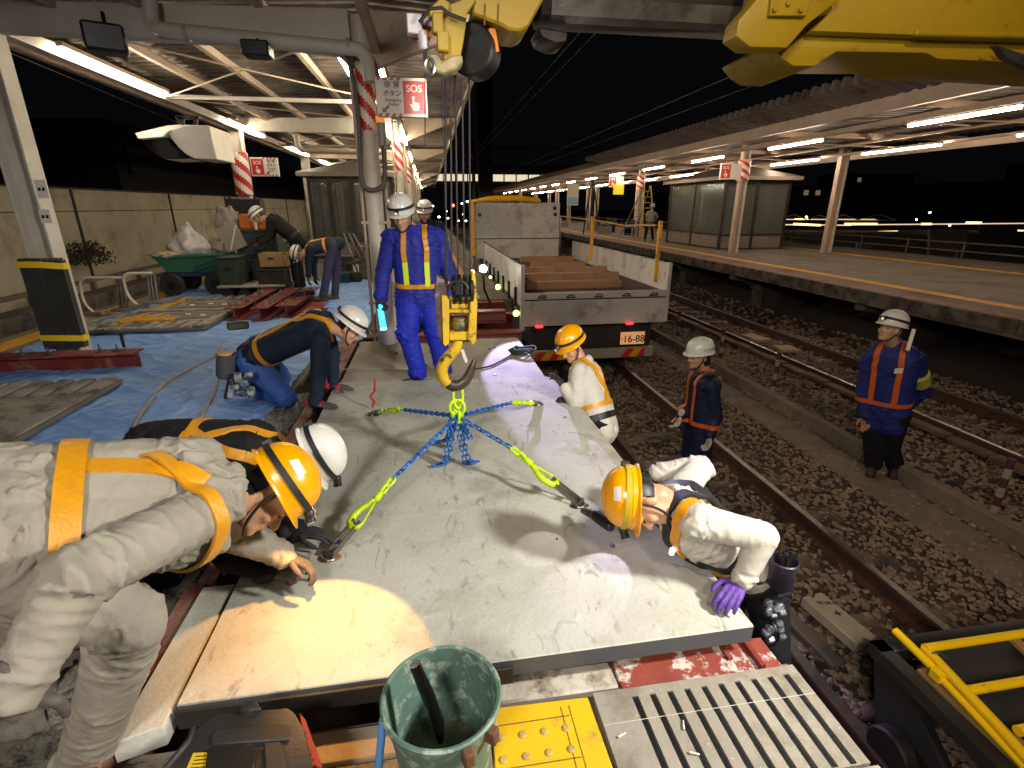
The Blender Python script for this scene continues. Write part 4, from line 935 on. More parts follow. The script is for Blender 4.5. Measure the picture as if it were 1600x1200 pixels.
mb=MB(); mb.tube([P(x,y,Y) for x,y in hp],[.034,.036,.034,.032,.028,.022,.015,.006],14); mb.build('hook_tip',mat('hook_steel_worn','#5d5147',.4,.6,col2='#3b332c',scale=9),t)
mb=MB(); mb.bar(P(722,546,Y),P(729,566,Y),.018,.01); mb.build('safety_latch',M_white,t)
# ropes
for k,(xa,ya,xb,yb) in enumerate(((696,120,697,455),(704,118,706,452),(711,118,716,452),(722,122,726,448),(733,118,735,450),(690,112,700,455))):
    mb=MB(); mb.tube([P(xa,ya,Y+(-.03 if k%2 else .04)),P(xb,yb,Y+(-.03 if k%2 else .04))],0.0052 if k<5 else .003,6)
    tag(mb.build('wire_rope',mat('wire_rope_dark','#221d1b',.7,0)),['leftmost','second','third','fourth','rightmost','thinnest leftmost'][k]+' hoist wire rope from the boom head to the hook block','wire rope',group='hoist ropes')
# boom
t=thing('crane_boom','yellow telescopic crane boom with sheave head over the work site','crane boom',P(1100,0,2.9))
M_boomd=mat('boom_inner','#2b2521',.5,0,col2='#1b1715',scale=1.5,spec=.5,layers=(('#55493f',5,.64,.04,(1,6,6),.3),)); M_boomy=mat('boom_yellow','#a88b14',.45,col2='#8c7210',scale=1.2,dirt='#5f4310',dscale=5,dthr=.66,bump=.06)
mb=MB()
def hexsec(xs,za,zb,ya,yb,cut): # section polygon in YZ extruded along X
    pts=[(xs[0],ya,zb),(xs[0],yb,zb),(xs[0],yb,za+cut),(xs[0],yb-cut,za),(xs[0],ya+cut,za),(xs[0],ya,za+cut)]
    return pts,(xs[1]-xs[0],0,0)
a=P(840,40,2.9); mb.prism(*hexsec((a.x,1.75),2.40,2.78,2.78,3.08,.06)); mb.build('inner_section',M_boomd,t,bevel=.006)
mb=MB(); mb.prism([(.62,2.76,2.47),(.62,2.78,2.40),(.62,2.82,2.38),(.62,2.84,2.44)],(1.1,0,0)); mb.build('slide_rail',M_steel,t)
mb=MB(); prpx(mb,[(1268,49),(1300,15),(1300,-90),(2600,-110),(2600,115),(1600,62)],2.60,3.1); mb.build('outer_section',M_boomy,t,bevel=.014,seg=2)
mb=MB(); prpx(mb,[(1205,70),(1222,92),(1240,103),(1275,104),(1290,92),(1308,81),(1448,83),(1465,92),(1600,99),(2600,162),(2600,60),(1250,44)],2.66,3.12); mb.build('underside_plate',M_boomy,t,bevel=.012,seg=2)
mb=MB(); prpx(mb,[(1150,56),(1155,31),(1182,0),(1200,-70),(1330,-70),(1312,0),(1262,38),(1230,75),(1172,73)],2.52,2.64); mb.build('collar_plate',M_boomy,t,bevel=.008,seg=2)
mb=MB(); prpx(mb,[(1203,24),(1208,-20),(1272,-20),(1260,25)],2.495,2.52); pl=mb.build('bolted_plate',M_boomy,t,bevel=.003)
for x,y in ((1209,15),(1250,16),(1230,6),(1215,-8),(1258,-8)):
    mb=MB(); a=P(x,y,2.495); mb.cyl(a,a-V((0,.014,0)),.011,n=12); mb.build('bolt',M_boomy,pl,bevel=.002)
mb=MB(); a=P(1432,52,2.6); b=P(2600,78,2.6); mb.cap(a,b,.016,.016,10,4); mb.build('stiffener',M_boomy,t)
mb=MB(); prpx(mb,[(1333,80),(1345,80),(1344,90),(1334,89)],2.8,2.84); mb.build('stop_tab',M_boomy,t)
mb=MB(); prpx(mb,[(1556,70),(1562,74),(1572,90),(1700,150),(1700,120),(1600,84)],2.56,2.6); mb.build('cable_guard',M_steel,t,bevel=.003)
mb=MB(); prpx(mb,[(738,0),(760,-30),(1010,-40),(852,-5),(838,20),(826,42),(812,48),(795,46),(782,38),(775,36),(755,28),(738,22)],2.78,3.06); mb.build('head_collar',M_boomy,t,bevel=.01)
for x0 in (757,778): 
    mb=MB(); prpx(mb,[(x0,5),(x0+2,5),(x0+1,40),(x0-1,38)],2.772,2.78); mb.build('weld_seam',mat('seam_dark','#6a4a10',.6),t)
mb=MB(); prpx(mb,[(693,10),(730,-5),(745,0),(730,20),(725,60),(718,98),(706,112),(694,104),(690,60)],2.76,2.80); mb.build('head_cheek_plate',M_boomy,t,bevel=.005); mb=MB(); prpx(mb,[(765,40),(778,42),(772,60),(766,95),(758,110),(745,118),(738,118),(758,70)],2.95,3.0); mb.build('head_cheek_plate',M_boomy,t,bevel=.005)
mb=MB(); c=P(742,82,2.9); mb.cyl(c+V((-.03,-.06,0)),c+V((.03,.07,0)),.115,n=28); mb.build('head_sheave',M_dsteel,t,bevel=.01)
mb=MB(); prpx(mb,[(636,56),(658,40),(672,38),(676,52),(666,72),(652,66)],2.84,2.86); prpx(mb,[(764,44),(774,44),(780,80),(763,83)],2.84,2.86); mb.build('orange_flag',mat('flag_orange','#d27a12',.6),t)
mb=MB(); a=P(648,40,2.8); mb.box(a,(.07,.07,.08)); mb.cyl(P(662,30,2.8),P(680,38,2.8),.02,n=10); mb.cyl(P(660,48,2.78),P(663,78,2.78),.024,n=12); mb.build('limit_switch',mat('switch_grey','#b9b2b8',.4),t,bevel=.005)
mb=MB(); a=P(690,60,2.74); mb.box(P(684,38,2.74),(.05,.05,.08)); mb.box(P(692,66,2.74),(.055,.05,.08)); prpx(mb,[(668,14),(690,-6),(704,4),(702,18),(672,26)],2.72,2.78); mb.build('cable_clamp',M_boomy,t,bevel=.006)
mb=MB(); prpx(mb,[(668,84),(682,82),(690,96),(706,86),(722,84),(724,98),(712,108),(694,116),(680,112),(670,104)],2.74,2.84); mb.build('wedge_socket',mat('socket_pale','#a5966a',.5,col2='#5f5238',scale=12),t,bevel=.008)
mb=MB(); a=P(671,104,2.74); mb.tube([a+V((.022*math.cos(q),0,.034*math.sin(q))) for q in [j*math.pi/6 for j in range(12)]],.009,8,close=True); mb.build('eye_bolt',M_steel,t)
mb=MB(); mb.tube([P(655,35,2.74),P(672,14,2.72),P(690,12,2.72),P(702,22,2.72),P(728,32,2.72)],.008,6); mb.tube([P(664,80,2.78),P(664,108,2.78)],.008,6); mb.tube([P(664,108,2.78),P(664,230,2.78)],.003,5); mb.build('control_cable',M_black,t)
mb=MB(); prpx(mb,[(840,42),(888,50),(884,66),(868,68),(846,58)],2.8,3.0); mb.build('end_stop',M_dsteel,t,bevel=.006)
# ================================================================= FOREGROUND
# platform surface pieces at the near edge
def n_tex(): pass
M_plank=mat('grime_concrete','#7f7362',.85,col2='#9a8d78',scale=4,bump=.4,bscale=50,dirt='#4a3c2e',dscale=6,dthr=.58)
mb=MB(); mb.b2(-.9,.15,1.22,1.335,-.154,-.13); tag(mb.build('old_edge_beam',mat('old_plate','#b7a78f',.8,col2='#988771',scale=5,bump=.3,dirt='#55402c',dscale=12,dthr=.66,dw=.03),bevel=.006),'pale chipped concrete ledge left of the green bucket','ledge')
mb=MB(); mb.b2(-.9,.12,1.10,1.215,-.154,-.138); tag(mb.build('old_plank',M_plank,bevel=.006),'grey grooved plank between the toolbox and the green bucket','plank')
mb=MB(); mb.b2(.14,.62,1.36,1.48,-.4,-.15); tag(mb.build('concrete_ledge',mat('white_splashed','#948a7c',.85,col2='#b8b0a2',scale=9,bump=.4,dirt='#5b4636',dscale=7),bevel=.01),'white splashed concrete ledge under the slab beside the yellow tile','ledge')
t=thing('steel_plate','red oxide edge plate splashed with white cement under the slab','steel plate',(.95,1.4,-.15))
mb=MB(); mb.b2(.625,1.28,1.335,1.49,-.25,-.145); mb.build('plate',mat('red_plate_splashed','#6e2a20',.6,col2='#8a4030',scale=5,bump=.2,dirt='#b5aaa0',dscale=7,dthr=.55,dw=.03),t,bevel=.004)
mb=MB(); mb.b2(1.18,1.2,1.34,1.48,-.144,-.12); mb.build('lug',M_redox,t); mb=MB(); mb.b2(1.08,1.1,1.4,1.48,-.144,-.13); mb.build('lug',M_redox,t)
t=thing('tactile_tile','worn yellow studded warning tiles between the bucket and the slotted slab','tile',(.32,1.15,-.15))
M_yt=mat('tile_yellow_worn','#d6aa0c',.55,col2='#c39a10',scale=3,bump=.1,dirt='#8a7038',dscale=7,dthr=.64)
mb=MB(); mb.prism([(.13,1.335,-.154),(.485,1.325,-.154),(.5,.75,-.154),(.1,.75,-.154)],(0,0,.022)); mb.build('tile_plate',M_yt,t,bevel=.004)
M_stud=mat('stud_worn','#b79b4c',.6,col2='#8a7a56',scale=20)
for i in range(4):
    for j in range(7): mb=MB(); mb.lathe([(.013,0),(.013,.004),(.009,.008),(0,.009)],c=(.15+i*.075,1.22-j*.072,-.133),n=12); mb.build('stud',M_stud,t)
mb=MB()
for j in range(3): mb.b2(.12,.4,1.262-j*.145,1.266-j*.145,-.132,-.1312)
mb.b2(.375,.379,.78,1.3,-.132,-.1312); mb.b2(.405,.409,.78,1.3,-.132,-.1312); mb.build('joint_line',mat('tile_joint','#6d5414',.8),t)
t=thing('drain_slab','pale concrete slab with ten long dark drainage slots','drain slab',(.95,1.1,-.15))
M_dr=mat('drain_concrete','#938b7e',.85,col2='#7d7568',scale=4,bump=.3,bscale=70,dirt='#665d4e',dscale=3,dthr=.6,speck='#c9c1b2',sscale=70,sthr=.76)
mb=MB()
xs=[.652+i*.0665 for i in range(10)]; X0,X1,Ya,Yb=.505,1.305,.72,1.33
prev=X0
for x in xs: mb.b2(prev,x-.012,.96,1.295,-.152,-.125); prev=x+.012
mb.b2(prev,X1,.96,1.295,-.152,-.125); mb.b2(X0,X1,1.295,1.33,-.152,-.125); mb.b2(X0,X1,.955,.96,-.152,-.125)
mb.build('slab_body',M_dr,t)
mb=MB()
for x in xs: mb.b2(x-.012,x+.012,.961,1.294,-.152,-.142)
for x in xs:
    for q in (-.006,0,.006): mb.b2(x+q-.001,x+q+.001,.961,1.294,-.142,-.128)
mb.build('slot_grating',M_black,t)
mb=MB(); mb.b2(X0,X1,1.205,1.207,-.125,-.1245); mb.build('scored_line',mat('chalky','#b5ad9e',.9),t)
mb=MB(); mb.b2(.505,1.33,.3,.95,-.152,-.128); tag(mb.build('paving_slab',M_dr,bevel=.004),'plain pale paving slab at the bottom edge below the slotted slab','paving slab')
for k,(x,y,r) in enumerate(((972,1148,.3),(1068,1132,1.2),(1085,1177,-.4))):
    mb=MB(); c=G(x,y,-.118); d=V((math.cos(r),math.sin(r),0))*.014; mb.cap(c-d,c+d,.004,.003,8,3); tag(mb.build('cigarette_butt',M_white),['small pale scrap on the slotted slab nearest the yellow tiles','small pale scrap between two slots of the drain slab','larger white scrap low on the drain slab'][k],'scrap')
# bucket
M_gr=mat('bucket_green','#587264',.55,col2='#4a6155',scale=4,dirt='#8f998c',dscale=19,dthr=.57,dw=.05)
bc=G(690,1085,.19); bx,by=bc.x,bc.y
t=thing('bucket','green plastic bucket with cement crust and a black trowel handle inside','bucket',(bx,by,-.155))
mb=MB(); mb.lathe([(.0,-.155),(.125,-.155),(.13,-.15),(.158,.13),(.163,.132),(.166,.15),(.166,.18),(.176,.183),(.178,.192),(.172,.197),(.163,.193),(.157,.13),(.125,-.14),(0,-.14)],c=(bx,by,0),n=48); mb.build('bucket_body',M_gr,t)
mb=MB(); mb.lathe([(0,-.08),(.06,-.07),(.1,-.085),(.138,-.09)],c=(bx,by,0),n=24); 
for v in range(len(mb.v)): x,y,z=mb.v[v]; mb.v[v]=(x,y,z+.025*N3(x*12,y*12))
mb.build('cement_residue',mat('cement_wet','#6b6a55',.6,col2='#4d4a3c',scale=9,bump=.5),t)
mb=MB(); mb.tube([P(648,1038,by+.02),P(668,1085,by),P(685,1130,by-.02),P(688,1158,by-.02)],[.017,.02,.019,.01],12); o=mb.build('trowel_handle',mat('black_gloss','#0d0c0b',.2),None); tag(o,'black curved trowel handle standing inside the green bucket','trowel'); o.name='trowel'
mb=MB(); mb.tube([(bx-.17,by-.02,.15),(bx-.19,by-.09,.02),(bx-.165,by-.13,-.09)],.012,10); mb.build('blue_handle_grip',mat('grip_blue','#4f7fb5',.5),t)
mb=MB(); 
for a in (-1.2,-.7): mb.box((bx+.17*math.cos(a),by+.17*math.sin(a),.15),(.05,.03,.05),a)
mb.build('handle_lug',mat('rusty_lug','#5b3a22',.8),t,bevel=.005)
# toolbox
t=thing('tool_case','black plastic tool case with red ribbed side and yellow sticker','tool case',G(390,1180,-.1))
gz=lambda x,y,z=.12: G(x,y,z)
M_case=mat('case_black','#1d1a19',.6,col2='#2c2826',scale=6,bump=.15,bscale=70,dirt='#4a423a',dscale=9,dthr=.66)
out=[(262,1215),(300,1160),(330,1135),(345,1127),(452,1118),(462,1125),(478,1152),(492,1215)]
mb=MB(); mb.prism([gz(x,y,.085) for x,y in out],(0,0,.035)); lid=mb.build('lid',M_case,t,bevel=.01,seg=2)
mb=MB(); mb.prism([gz(x,y,.085)+V((0,-.004,-.24)) for x,y in out],(0,0,.238)); mb.build('case_body',M_blackp,t,bevel=.01)
mb=MB(); mb.prism([gz(x,y,.12) for x,y in ((330,1150),(345,1140),(448,1133),(455,1142),(452,1158),(330,1166))],(0,0,.008)); mb.build('raised_panel',M_case,lid,bevel=.004)
mb=MB(); mb.prism([gz(x,y,.12) for x,y in ((325,1172),(400,1167),(404,1178),(395,1215),(320,1215))],(0,0,.01)); mb.build('handle_recess',M_blackp,lid,bevel=.004)
mb=MB(); mb.prism([gz(x,y,.12) for x,y in ((412,1164),(440,1162),(452,1215),(415,1215))],(0,0,.014)); mb.build('side_rib',M_case,lid,bevel=.005)
mb=MB(); mb.prism([gz(x,y,.10) for x,y in ((376,1126),(381,1110),(402,1106),(412,1120))],(0,0,.035)); mb.build('latch',M_case,t,bevel=.006)
mb=MB(); mb.prism([gz(x,y,.10) for x,y in ((296,1162),(302,1143),(310,1145),(300,1170),(262,1215),(252,1215))],(0,0,.03)); mb.build('carry_handle',M_case,t,bevel=.006)
mb=MB(); mb.prism([gz(x,y,.0) for x,y in ((474,1148),(484,1160),(510,1235),(486,1235))],(0,0,.095)); rp=mb.build('red_side_panel',mat('case_red','#7c1816',.55),t,bevel=.002)
for i_ in range(9):
    mb=MB(); a=gz(479+i_*3.4,1160+i_*9,.097); b=gz(486+i_*3.2,1163+i_*9,.03); mb.cyl(a,b,.0022,n=6); mb.build('rib',mat('case_red_dark','#4f0f10',.6),rp)
mb=MB(); mb.prism([gz(x,y,.1205) for x,y in ((290,1205),(302,1177),(335,1175),(326,1205))],(0,0,.0015)); ob=mb.build('yellow_sticker',mat('sticker_yellow','#c9a414',.6),lid)
for i_ in range(4):
    mb=MB(); a=gz(306-i_*3,1182+i_*6,.1226); b=gz(330-i_*2,1180+i_*6,.1226); mb.bar(a,b,.0025,.0006); mb.build('printed_line',M_blackp,ob)
# old rubble floor at bottom left
mb=MB(); grid(mb,-1.6,-.78,.3,1.33,80,100,lambda x,y:-.15+.02*N3(x*9,y*9)+.012*N3(x*25,y*25)); struct(mb.build('broken_paving',M_plank,smooth=False))
# trolley and ladder at bottom right
t=thing('track_trolley','black slatted track trolley with a wooden strip under the yellow ladder','trolley',(2.6,1.2,-1.1))
mb=MB(); mb.b2(2.12,2.2,.2,1.74,-.62,-.55); mb.b2(2.12,3.4,1.66,1.74,-.62,-.55)
for i in range(7): mb.b2(2.34,3.4,1.60-.235*i,1.81-.235*i-.22+.0,-.6,-.56)
for i in range(6): mb.b2(2.34,3.4,1.41-.235*i,1.63-.235*i,-.6,-.555)
M_trb=mat('trolley_black','#1b1a19',.5,col2='#292725',scale=6,speck='#8a857c',sscale=50,sthr=.78)
mb.build('deck_frame',M_trb,t,bevel=.004)
mb=MB(); mb.b2(2.205,2.33,.2,1.55,-.6,-.545); mb.build('wooden_strip',mat('strip_wood','#9a7a48',.7,col2='#86683a',scale=3),t,bevel=.003)
mb=MB(); mb.prism([(2.13,1.7,-.62),(2.13,1.5,-.62),(2.13,.9,-1.1),(2.13,1.55,-1.1)],(.05,0,0)); mb.b2(2.12,2.18,.4,.95,-1.15,-.62); mb.build('side_frame',mat('trolley_dark','#0f0f0e',.6),t)
for y in (.85,1.45): mb=MB(); mb.cyl((2.05,y,-.95),(2.12,y,-.95),.12,n=24); mb.build('wheel',M_dsteel,t,bevel=.01)
t=thing('ladder','bright yellow tubular ladder frame lying on the black trolley','ladder',(2.5,1.3,-.5))
M_ly=mat('ladder_paint','#f3c80e',.35,col2='#e6b90c',scale=3,dirt='#9a7614',dscale=10,dthr=.68)
zt=-.48
mb=MB(); a=G(1445,1012,zt);b=G(1560,1135,zt);c=G(1640,1225,zt); mb.tube([a,b,c],.022,14); mb.build('side_rail',M_ly,t)
mb=MB(); a2=G(1398,985,zt);b2=G(1468,1053,zt-.03); mb.tube([a2,b2],.02,12); c2=G(1475,1065,zt-.03); d2=G(1640,1240,zt-.03); mb.tube([c2,d2],.017,12); mb.box(G(1467,1055,zt-.02),(.05,.05,.04)); mb.build('lower_rail',M_ly,t)
for (p,q) in (((1445,1013),(1700,975)),((1513,1079),(1700,1047)),((1590,1142),(1700,1120))):
    mb=MB(); mb.tube([G(*p,zt+.01),G(*q,zt+.01)],.021,12); mb.build('rung',M_ly,t)
mb=MB(); a=G(1462,1026,zt+.02); mb.tube([a+V((.0,.02,0)),a+V((.02,0,.02)),a+V((.04,-.03,0)),a+V((.01,-.02,.01))],.004,6); mb.build('lock_pin',M_steel,t)
mb=MB(); a=G(1590,1010,-.5); mb.bar(G(1585,1000,-.53),G(1650,1060,-.53),.05,.02); tag(mb.build('timber_batten',MATS['strip_wood']),'narrow timber batten across the black deck inside the ladder','batten')
mb=MB(); mb.ell((2.45,1.75,-1.14),(.22,.1,.05)); mb.ell((2.0,1.35,-1.14),(.3,.12,.04)); o=mb.build('track_plate',mat('slab_brown','#4a332a',.85,col2='#33241d',scale=5)); tag(o,'rounded brown rubber pad under the front of the black trolley','pad')
# ================================================================= TRUCK
M_trk=mat('truck_grey_panel','#b7b1a9',.5,0,col2='#a39c93',scale=1.5,dirt='#7f776d',dscale=2.5,dthr=.6,spec=.5,layers=(('#6a6158',7,.66,.03,(1,1,5),.5),))
t=thing('flatbed_truck','grey flatbed rail truck with lowered tailgate parked on the near track','truck',(2.5,10,-1.1))
ZB=.30; XA,XB=1.36,3.62; YR,YF=7.6,13.2
mb=MB(); mb.b2(XA+.03,XB-.03,YR,YF,ZB-.08,ZB); mb.build('bed_floor',mat('bed_rusty','#5a3728',.7,col2='#432a20',scale=3,dirt='#2e1e18',dscale=4),t)
a=mb=MB(); mb.b2(XA,XB,YR-.06,YR-.01,-.19,.2); mb.b2(XA,XB,YR-.075,YR-.005,.22,.32); ob=mb.build('tailgate',M_trk,t,bevel=.006)
for i in range(5): mb=MB(); x=XA+.2+i*.44; mb.b2(x,x+.13,YR-.09,YR-.076,.24,.255); mb.tube([(x+.01,YR-.1,.25),(x+.03,YR-.12,.285),(x+.11,YR-.12,.285),(x+.13,YR-.1,.25)],.008,6); mb.build('latch_handle',M_dsteel,ob)
for nm,x,side in (('left_side_gate',XA-.04,-1),('right_side_gate',XB,1)):
    mb=MB(); mb.b2(x,x+.04,YR-.02,YF,-.1 if side>0 else .1,.71); mb.b2(x-.01,x+.05,YR-.06,YR+.04,-.19 if side>0 else -.25,.73)
    for k in range(4): mb.b2(x-.006,x+.046,YR+.5+k*1.4,YR+.56+k*1.4,-.02,.71)
    ob=mb.build('side_gate',M_trk,t,bevel=.006)
    mb=MB(); mb.b2(x+.003,x+.037,YR,YF,.711,.722); mb.build('top_trim',M_steel,ob)
    if side<0:
        mb=MB()
        for k in range(7): mb=MB(); mb.b2(x-.04,x-.008,YR+.35+k*.7,YR+.43+k*.7,.05,.35); mb.build('hinge',M_dsteel,ob,bevel=.004)
M_chk=mat('checker_plate','#8d877f',.4,.4,bump=.0)
mb=MB(); mb.b2(1.13,3.27,YF,YF+.05,ZB,1.63); ob=mb.build('headboard',M_trk,t,bevel=.006)
mb=MB()
for i in range(27): mb.b2(1.17+i*.043,1.172+i*.043,YF-.006,YF-.002,.86,1.55)
for i in range(18): mb.b2(1.17,2.3,YF-.006,YF-.002,.86+i*.04,.862+i*.04)
mb.build('perforated_grid',M_dsteel,ob)
for x,z in ((1.25,1.35),(3.15,1.35),(3.13,1.5)): mb=MB(); mb.b2(x-.04,x+.04,YF-.03,YF-.007,z-.04,z+.04); mb.build('lashing_ring',M_blackp,ob)
mb=MB(); mb.b2(1.13,3.27,YF-.012,YF-.002,.77,.79); mb.build('rail_seam',M_dsteel,ob)
mb=MB(); mb.tube([(1.1,YF-.1,1.66),(1.5,YF-.1,1.71),(2.2,YF-.1,1.73),(2.7,YF-.1,1.68),(2.75,YF-.1,1.65)],[.04,.07,.075,.06,.03],12); o=mb.build('yellow_sheet_roll',M_yel); tag(o,'rolled yellow sheet lying along the top of the truck headboard','sheet roll')
mb=MB(); mb.b2(1.0,1.12,YF-.1,YF+.1,.5,1.7); mb.b2(.98,1.14,YF-.15,YF+.15,.38,.55); mb.build('yellow_upright',M_yel,t,bevel=.01)
mb=MB(); mb.b2(1.5,3.5,YR+.15,YF+1,-.62,-.1); mb.build('chassis',M_black,t)
mb=MB(); mb.b2(1.25,3.4,YF+.3,YF+2.3,-.6,1.3); mb.build('cab',mat('cab_dark','#3a3835',.4),t,bevel=.04)
for y in (9.0,10.1):
    for x in (1.35,3.35):
        mb=MB(); mb.cyl((x,y,-.72),(x+.26,y,-.72),.42,n=30); w_=mb.build('wheel',M_black,t,bevel=.03); mb=MB(); mb.cyl((x-.01,y,-.72),(x+.0,y,-.72),.2,n=20); mb.build('rim',M_steel,w_)
z=-.71; mb=MB(); mb.b2(1.45,3.5,YR-.02,YR+.06,-.76,-.6); ob=mb.build('rear_bumper',mat('bumper_pale','#8c8677',.5),t,bevel=.006)
def chev(x0,x1):
    n=int((x1-x0)/.13)
    for mi,m in ((0,M_sred),(1,M_yel)):
        mb=MB()
        for i in range(n):
            if i%2!=mi: continue
            a=x0+i*.13; b=min(a+.13,x1); s=.1
            mb.prism([(max(x0,a),YR-.024,-.75),(b,YR-.024,-.75),(min(b+s,x1),YR-.024,-.61),(min(a+s,x1),YR-.024,-.61)],(0,-.003,0))
        mb.build('chevron_panel',m,ob,smooth=False)
chev(1.5,2.2); chev(2.95,3.35)
p=P(988,528,7.5); mb=MB(); mb.b2(p.x-.2,p.x+.2,7.49,7.5,p.z-.1,p.z+.1); ob=mb.build('number_plate',mat('plate_lit','#e0a070',.5,emit=(1,.5,.22),es=.35),t,bevel=.003)  # orange light falling on the plate is put into its material as glow
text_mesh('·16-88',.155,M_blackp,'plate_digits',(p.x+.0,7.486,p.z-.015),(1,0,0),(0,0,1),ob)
for x,y in ((842,510),(983,505)):
    a=P(x,y,7.5); mb=MB(); mb.b2(a.x-.06,a.x+.06,7.46,7.5,a.z-.02,a.z+.02); mb.build('tail_lamp',mat('tail_red','#ff1020',.4,emit=(1,.04,.07),es=1.8),t,bevel=.01)
M_mark=mat('marker_lime','#ffffff',.4,emit=(.75,.95,.12),es=5)
for x,y,Y in ((806,489,7.75),(778,448,9.5),(738,425,11),(766,433,10.2)):
    a=P(x,y,Y); mb=MB(); mb.cyl(a,a-V((0,.03,0)),.055 if x!=738 else .045,n=16); mb.bar(a,a+V((.12,.02,.05)),.02,.02); 
    mb2=MB(); mb2.ell(a-V((0,.03,0)),(.05,.03,.05) if x!=766 else (.03,.02,.03)); o=mb.build('marker_housing',M_dsteel,t); mb2.build('marker_lens',M_mark,o)
LED=P(755,420,8.6); t2=thing('led_floodlight','glaring white LED work light clamped beside the truck bed','floodlight',LED)
mb=MB(); mb.ell(LED,(.06,.03,.06)); mb.build('led_lens',mat('led_white','#ffffff',.4,emit=(1,.93,.86),es=60),t2); mb=MB(); mb.box(LED+V((.0,.06,0)),(.16,.06,.14)); mb.tube([LED+V((0,.06,-.05)),LED+V((.02,.06,-.35)),LED+V((.12,.0,-.6))],.02,8); mb.build('lamp_body',M_dsteel,t2)
for i,(y,x1,h,lb) in enumerate(((8.0,3.05,.12,'nearest cross timber lying on the truck bed'),(8.95,3.35,.13,'second cross timber on the truck bed'),(9.9,3.45,.13,'third cross timber on the truck bed'),(10.9,3.3,.12,'fourth timber near the middle of the truck bed'),(12.2,3.4,.12,'farthest timber close to the truck headboard'))):
    mb=MB(); mb.b2(1.42 if i<3 else 2.1,x1,y,y+.12,ZB,ZB+h); tag(mb.build('cross_timber',mat('timber_pale_brown','#94704f',.8,col2='#7d5c3e',scale=4),bevel=.006),lb,'timber','timbers on the truck bed')
for (x,y0,y1,Y,lb) in ((1024,345,440,7.95,'near yellow stake clamped inside the right truck gate'),(923,338,408,10.6,'far yellow stake inside the right truck gate')):
    mb=MB(); a=P(x,y1,Y);b=P(x+2,y0,Y); b.x=a.x; mb.bar(a,b,.06,.05); tag(mb.build('gate_stake',M_tactile,bevel=.005),lb,'stake')
mb=MB(); mb.tube([P(875,338,13),P(923,343,10.6),P(975,352,9),P(1025,352,7.95)],.012,6); tag(mb.build('safety_rope',M_cord),'slack rope tied between the yellow stakes of the truck','rope')
# ================================================================= BACK-LEFT CLUTTER
M_green=mat('cart_green','#2f6b52',.5,col2='#285a46',scale=4); M_navyp=mat('cart_blue','#1b2c49',.5)
t=thing('hand_cart','green tub cart on big dark wheels loaded with white bags','cart',(-4.7,11.4,-.1))
mb=MB(); x0,x1,y0,y1=-5.25,-4.05,11.0,11.8
mb.add([(x0+.15,y0+.08,.33),(x1-.12,y0+.08,.33),(x1-.12,y1-.08,.33),(x0+.15,y1-.08,.33),(x0,y0,.62),(x1,y0,.66),(x1,y1,.66),(x0,y1,.62)],[(0,1,2,3),(0,1,5,4),(1,2,6,5),(2,3,7,6),(3,0,4,7)]); mb.build('tub',M_green,t)
mb=MB(); mb.tube([(x0,y0,.62),(x1,y0,.66),(x1,y1,.66),(x0,y1,.62)],.03,8,close=True); mb.build('tub_rim',M_green,t)
mb=MB(); mb.b2(x0+.1,x1+.2,y0+.1,y1-.1,.24,.33); mb.b2(x1,x1+.5,y0,y1,.3,.62); mb.tube([(x1-.5,y0-.03,.35),(x1+.1,y0-.03,.5),(x1+.45,y0-.03,.5)],.015,6); mb.tube([(x1-.5,y0-.03,.42),(x1+.1,y0-.03,.6)],.015,6); mb.build('cart_frame',M_navyp,t)
for x in (-5.0,-4.2,-3.75):
    for y in (y0,y1): mb=MB(); mb.cyl((x,y-.06,.1),(x,y+.06,.1),.22,n=22); w_=mb.build('wheel',M_black,t,bevel=.03); mb=MB(); mb.cyl((x,y-.07,.1),(x,y-.062,.1),.09,n=14); mb.build('hub',M_dsteel,w_)
def lump(c,rad,seed,m,name,label,cat,amp=.25,fr=5,peak=0):
    bm=bmesh.new(); bmesh.ops.create_icosphere(bm,subdivisions=4,radius=1)
    for v in bm.verts:
        d=v.co.copy(); k=1+amp*noise.noise(d*fr*.4+V((seed,0,0)))+amp*.6*(1-2*abs(noise.noise(d*fr+V((0,seed,0)))))
        p=V((d.x*rad[0],d.y*rad[1],d.z*rad[2]))*k
        if d.z>0 and peak: s=1-d.z**2*.75; p.x*=s;p.y*=s;p.z*=1+peak*d.z
        v.co=p+V(c)
    for f in bm.faces: f.smooth=True
    me=bpy.data.meshes.new(name); bm.to_mesh(me); bm.free(); me.materials.append(m); o=bpy.data.objects.new(name,me); COL.objects.link(o)
    return tag(o,label,cat) if label else o
M_bag=mat('bag_white','#c9c2be',.45,col2='#a39a96',scale=6)
lump((-4.68,11.35,.78),(.34,.3,.25),1,M_bag,'plastic_bag','tall white plastic bag peaking out of the green cart','bag',peak=.7)
lump((-4.25,11.5,.76),(.16,.2,.16),4,mat('bag_grey','#857d72',.6),'sack','small grey sack beside the white bag in the green cart','sack')
lump((-5.05,11.2,.66),(.28,.22,.06),7,mat('cloth_cream','#b59c82',.8,col2='#c4b49a',scale=9),'work_cloth','crumpled cream cloths heaped on the left rim of the green cart','cloth',.4,9)
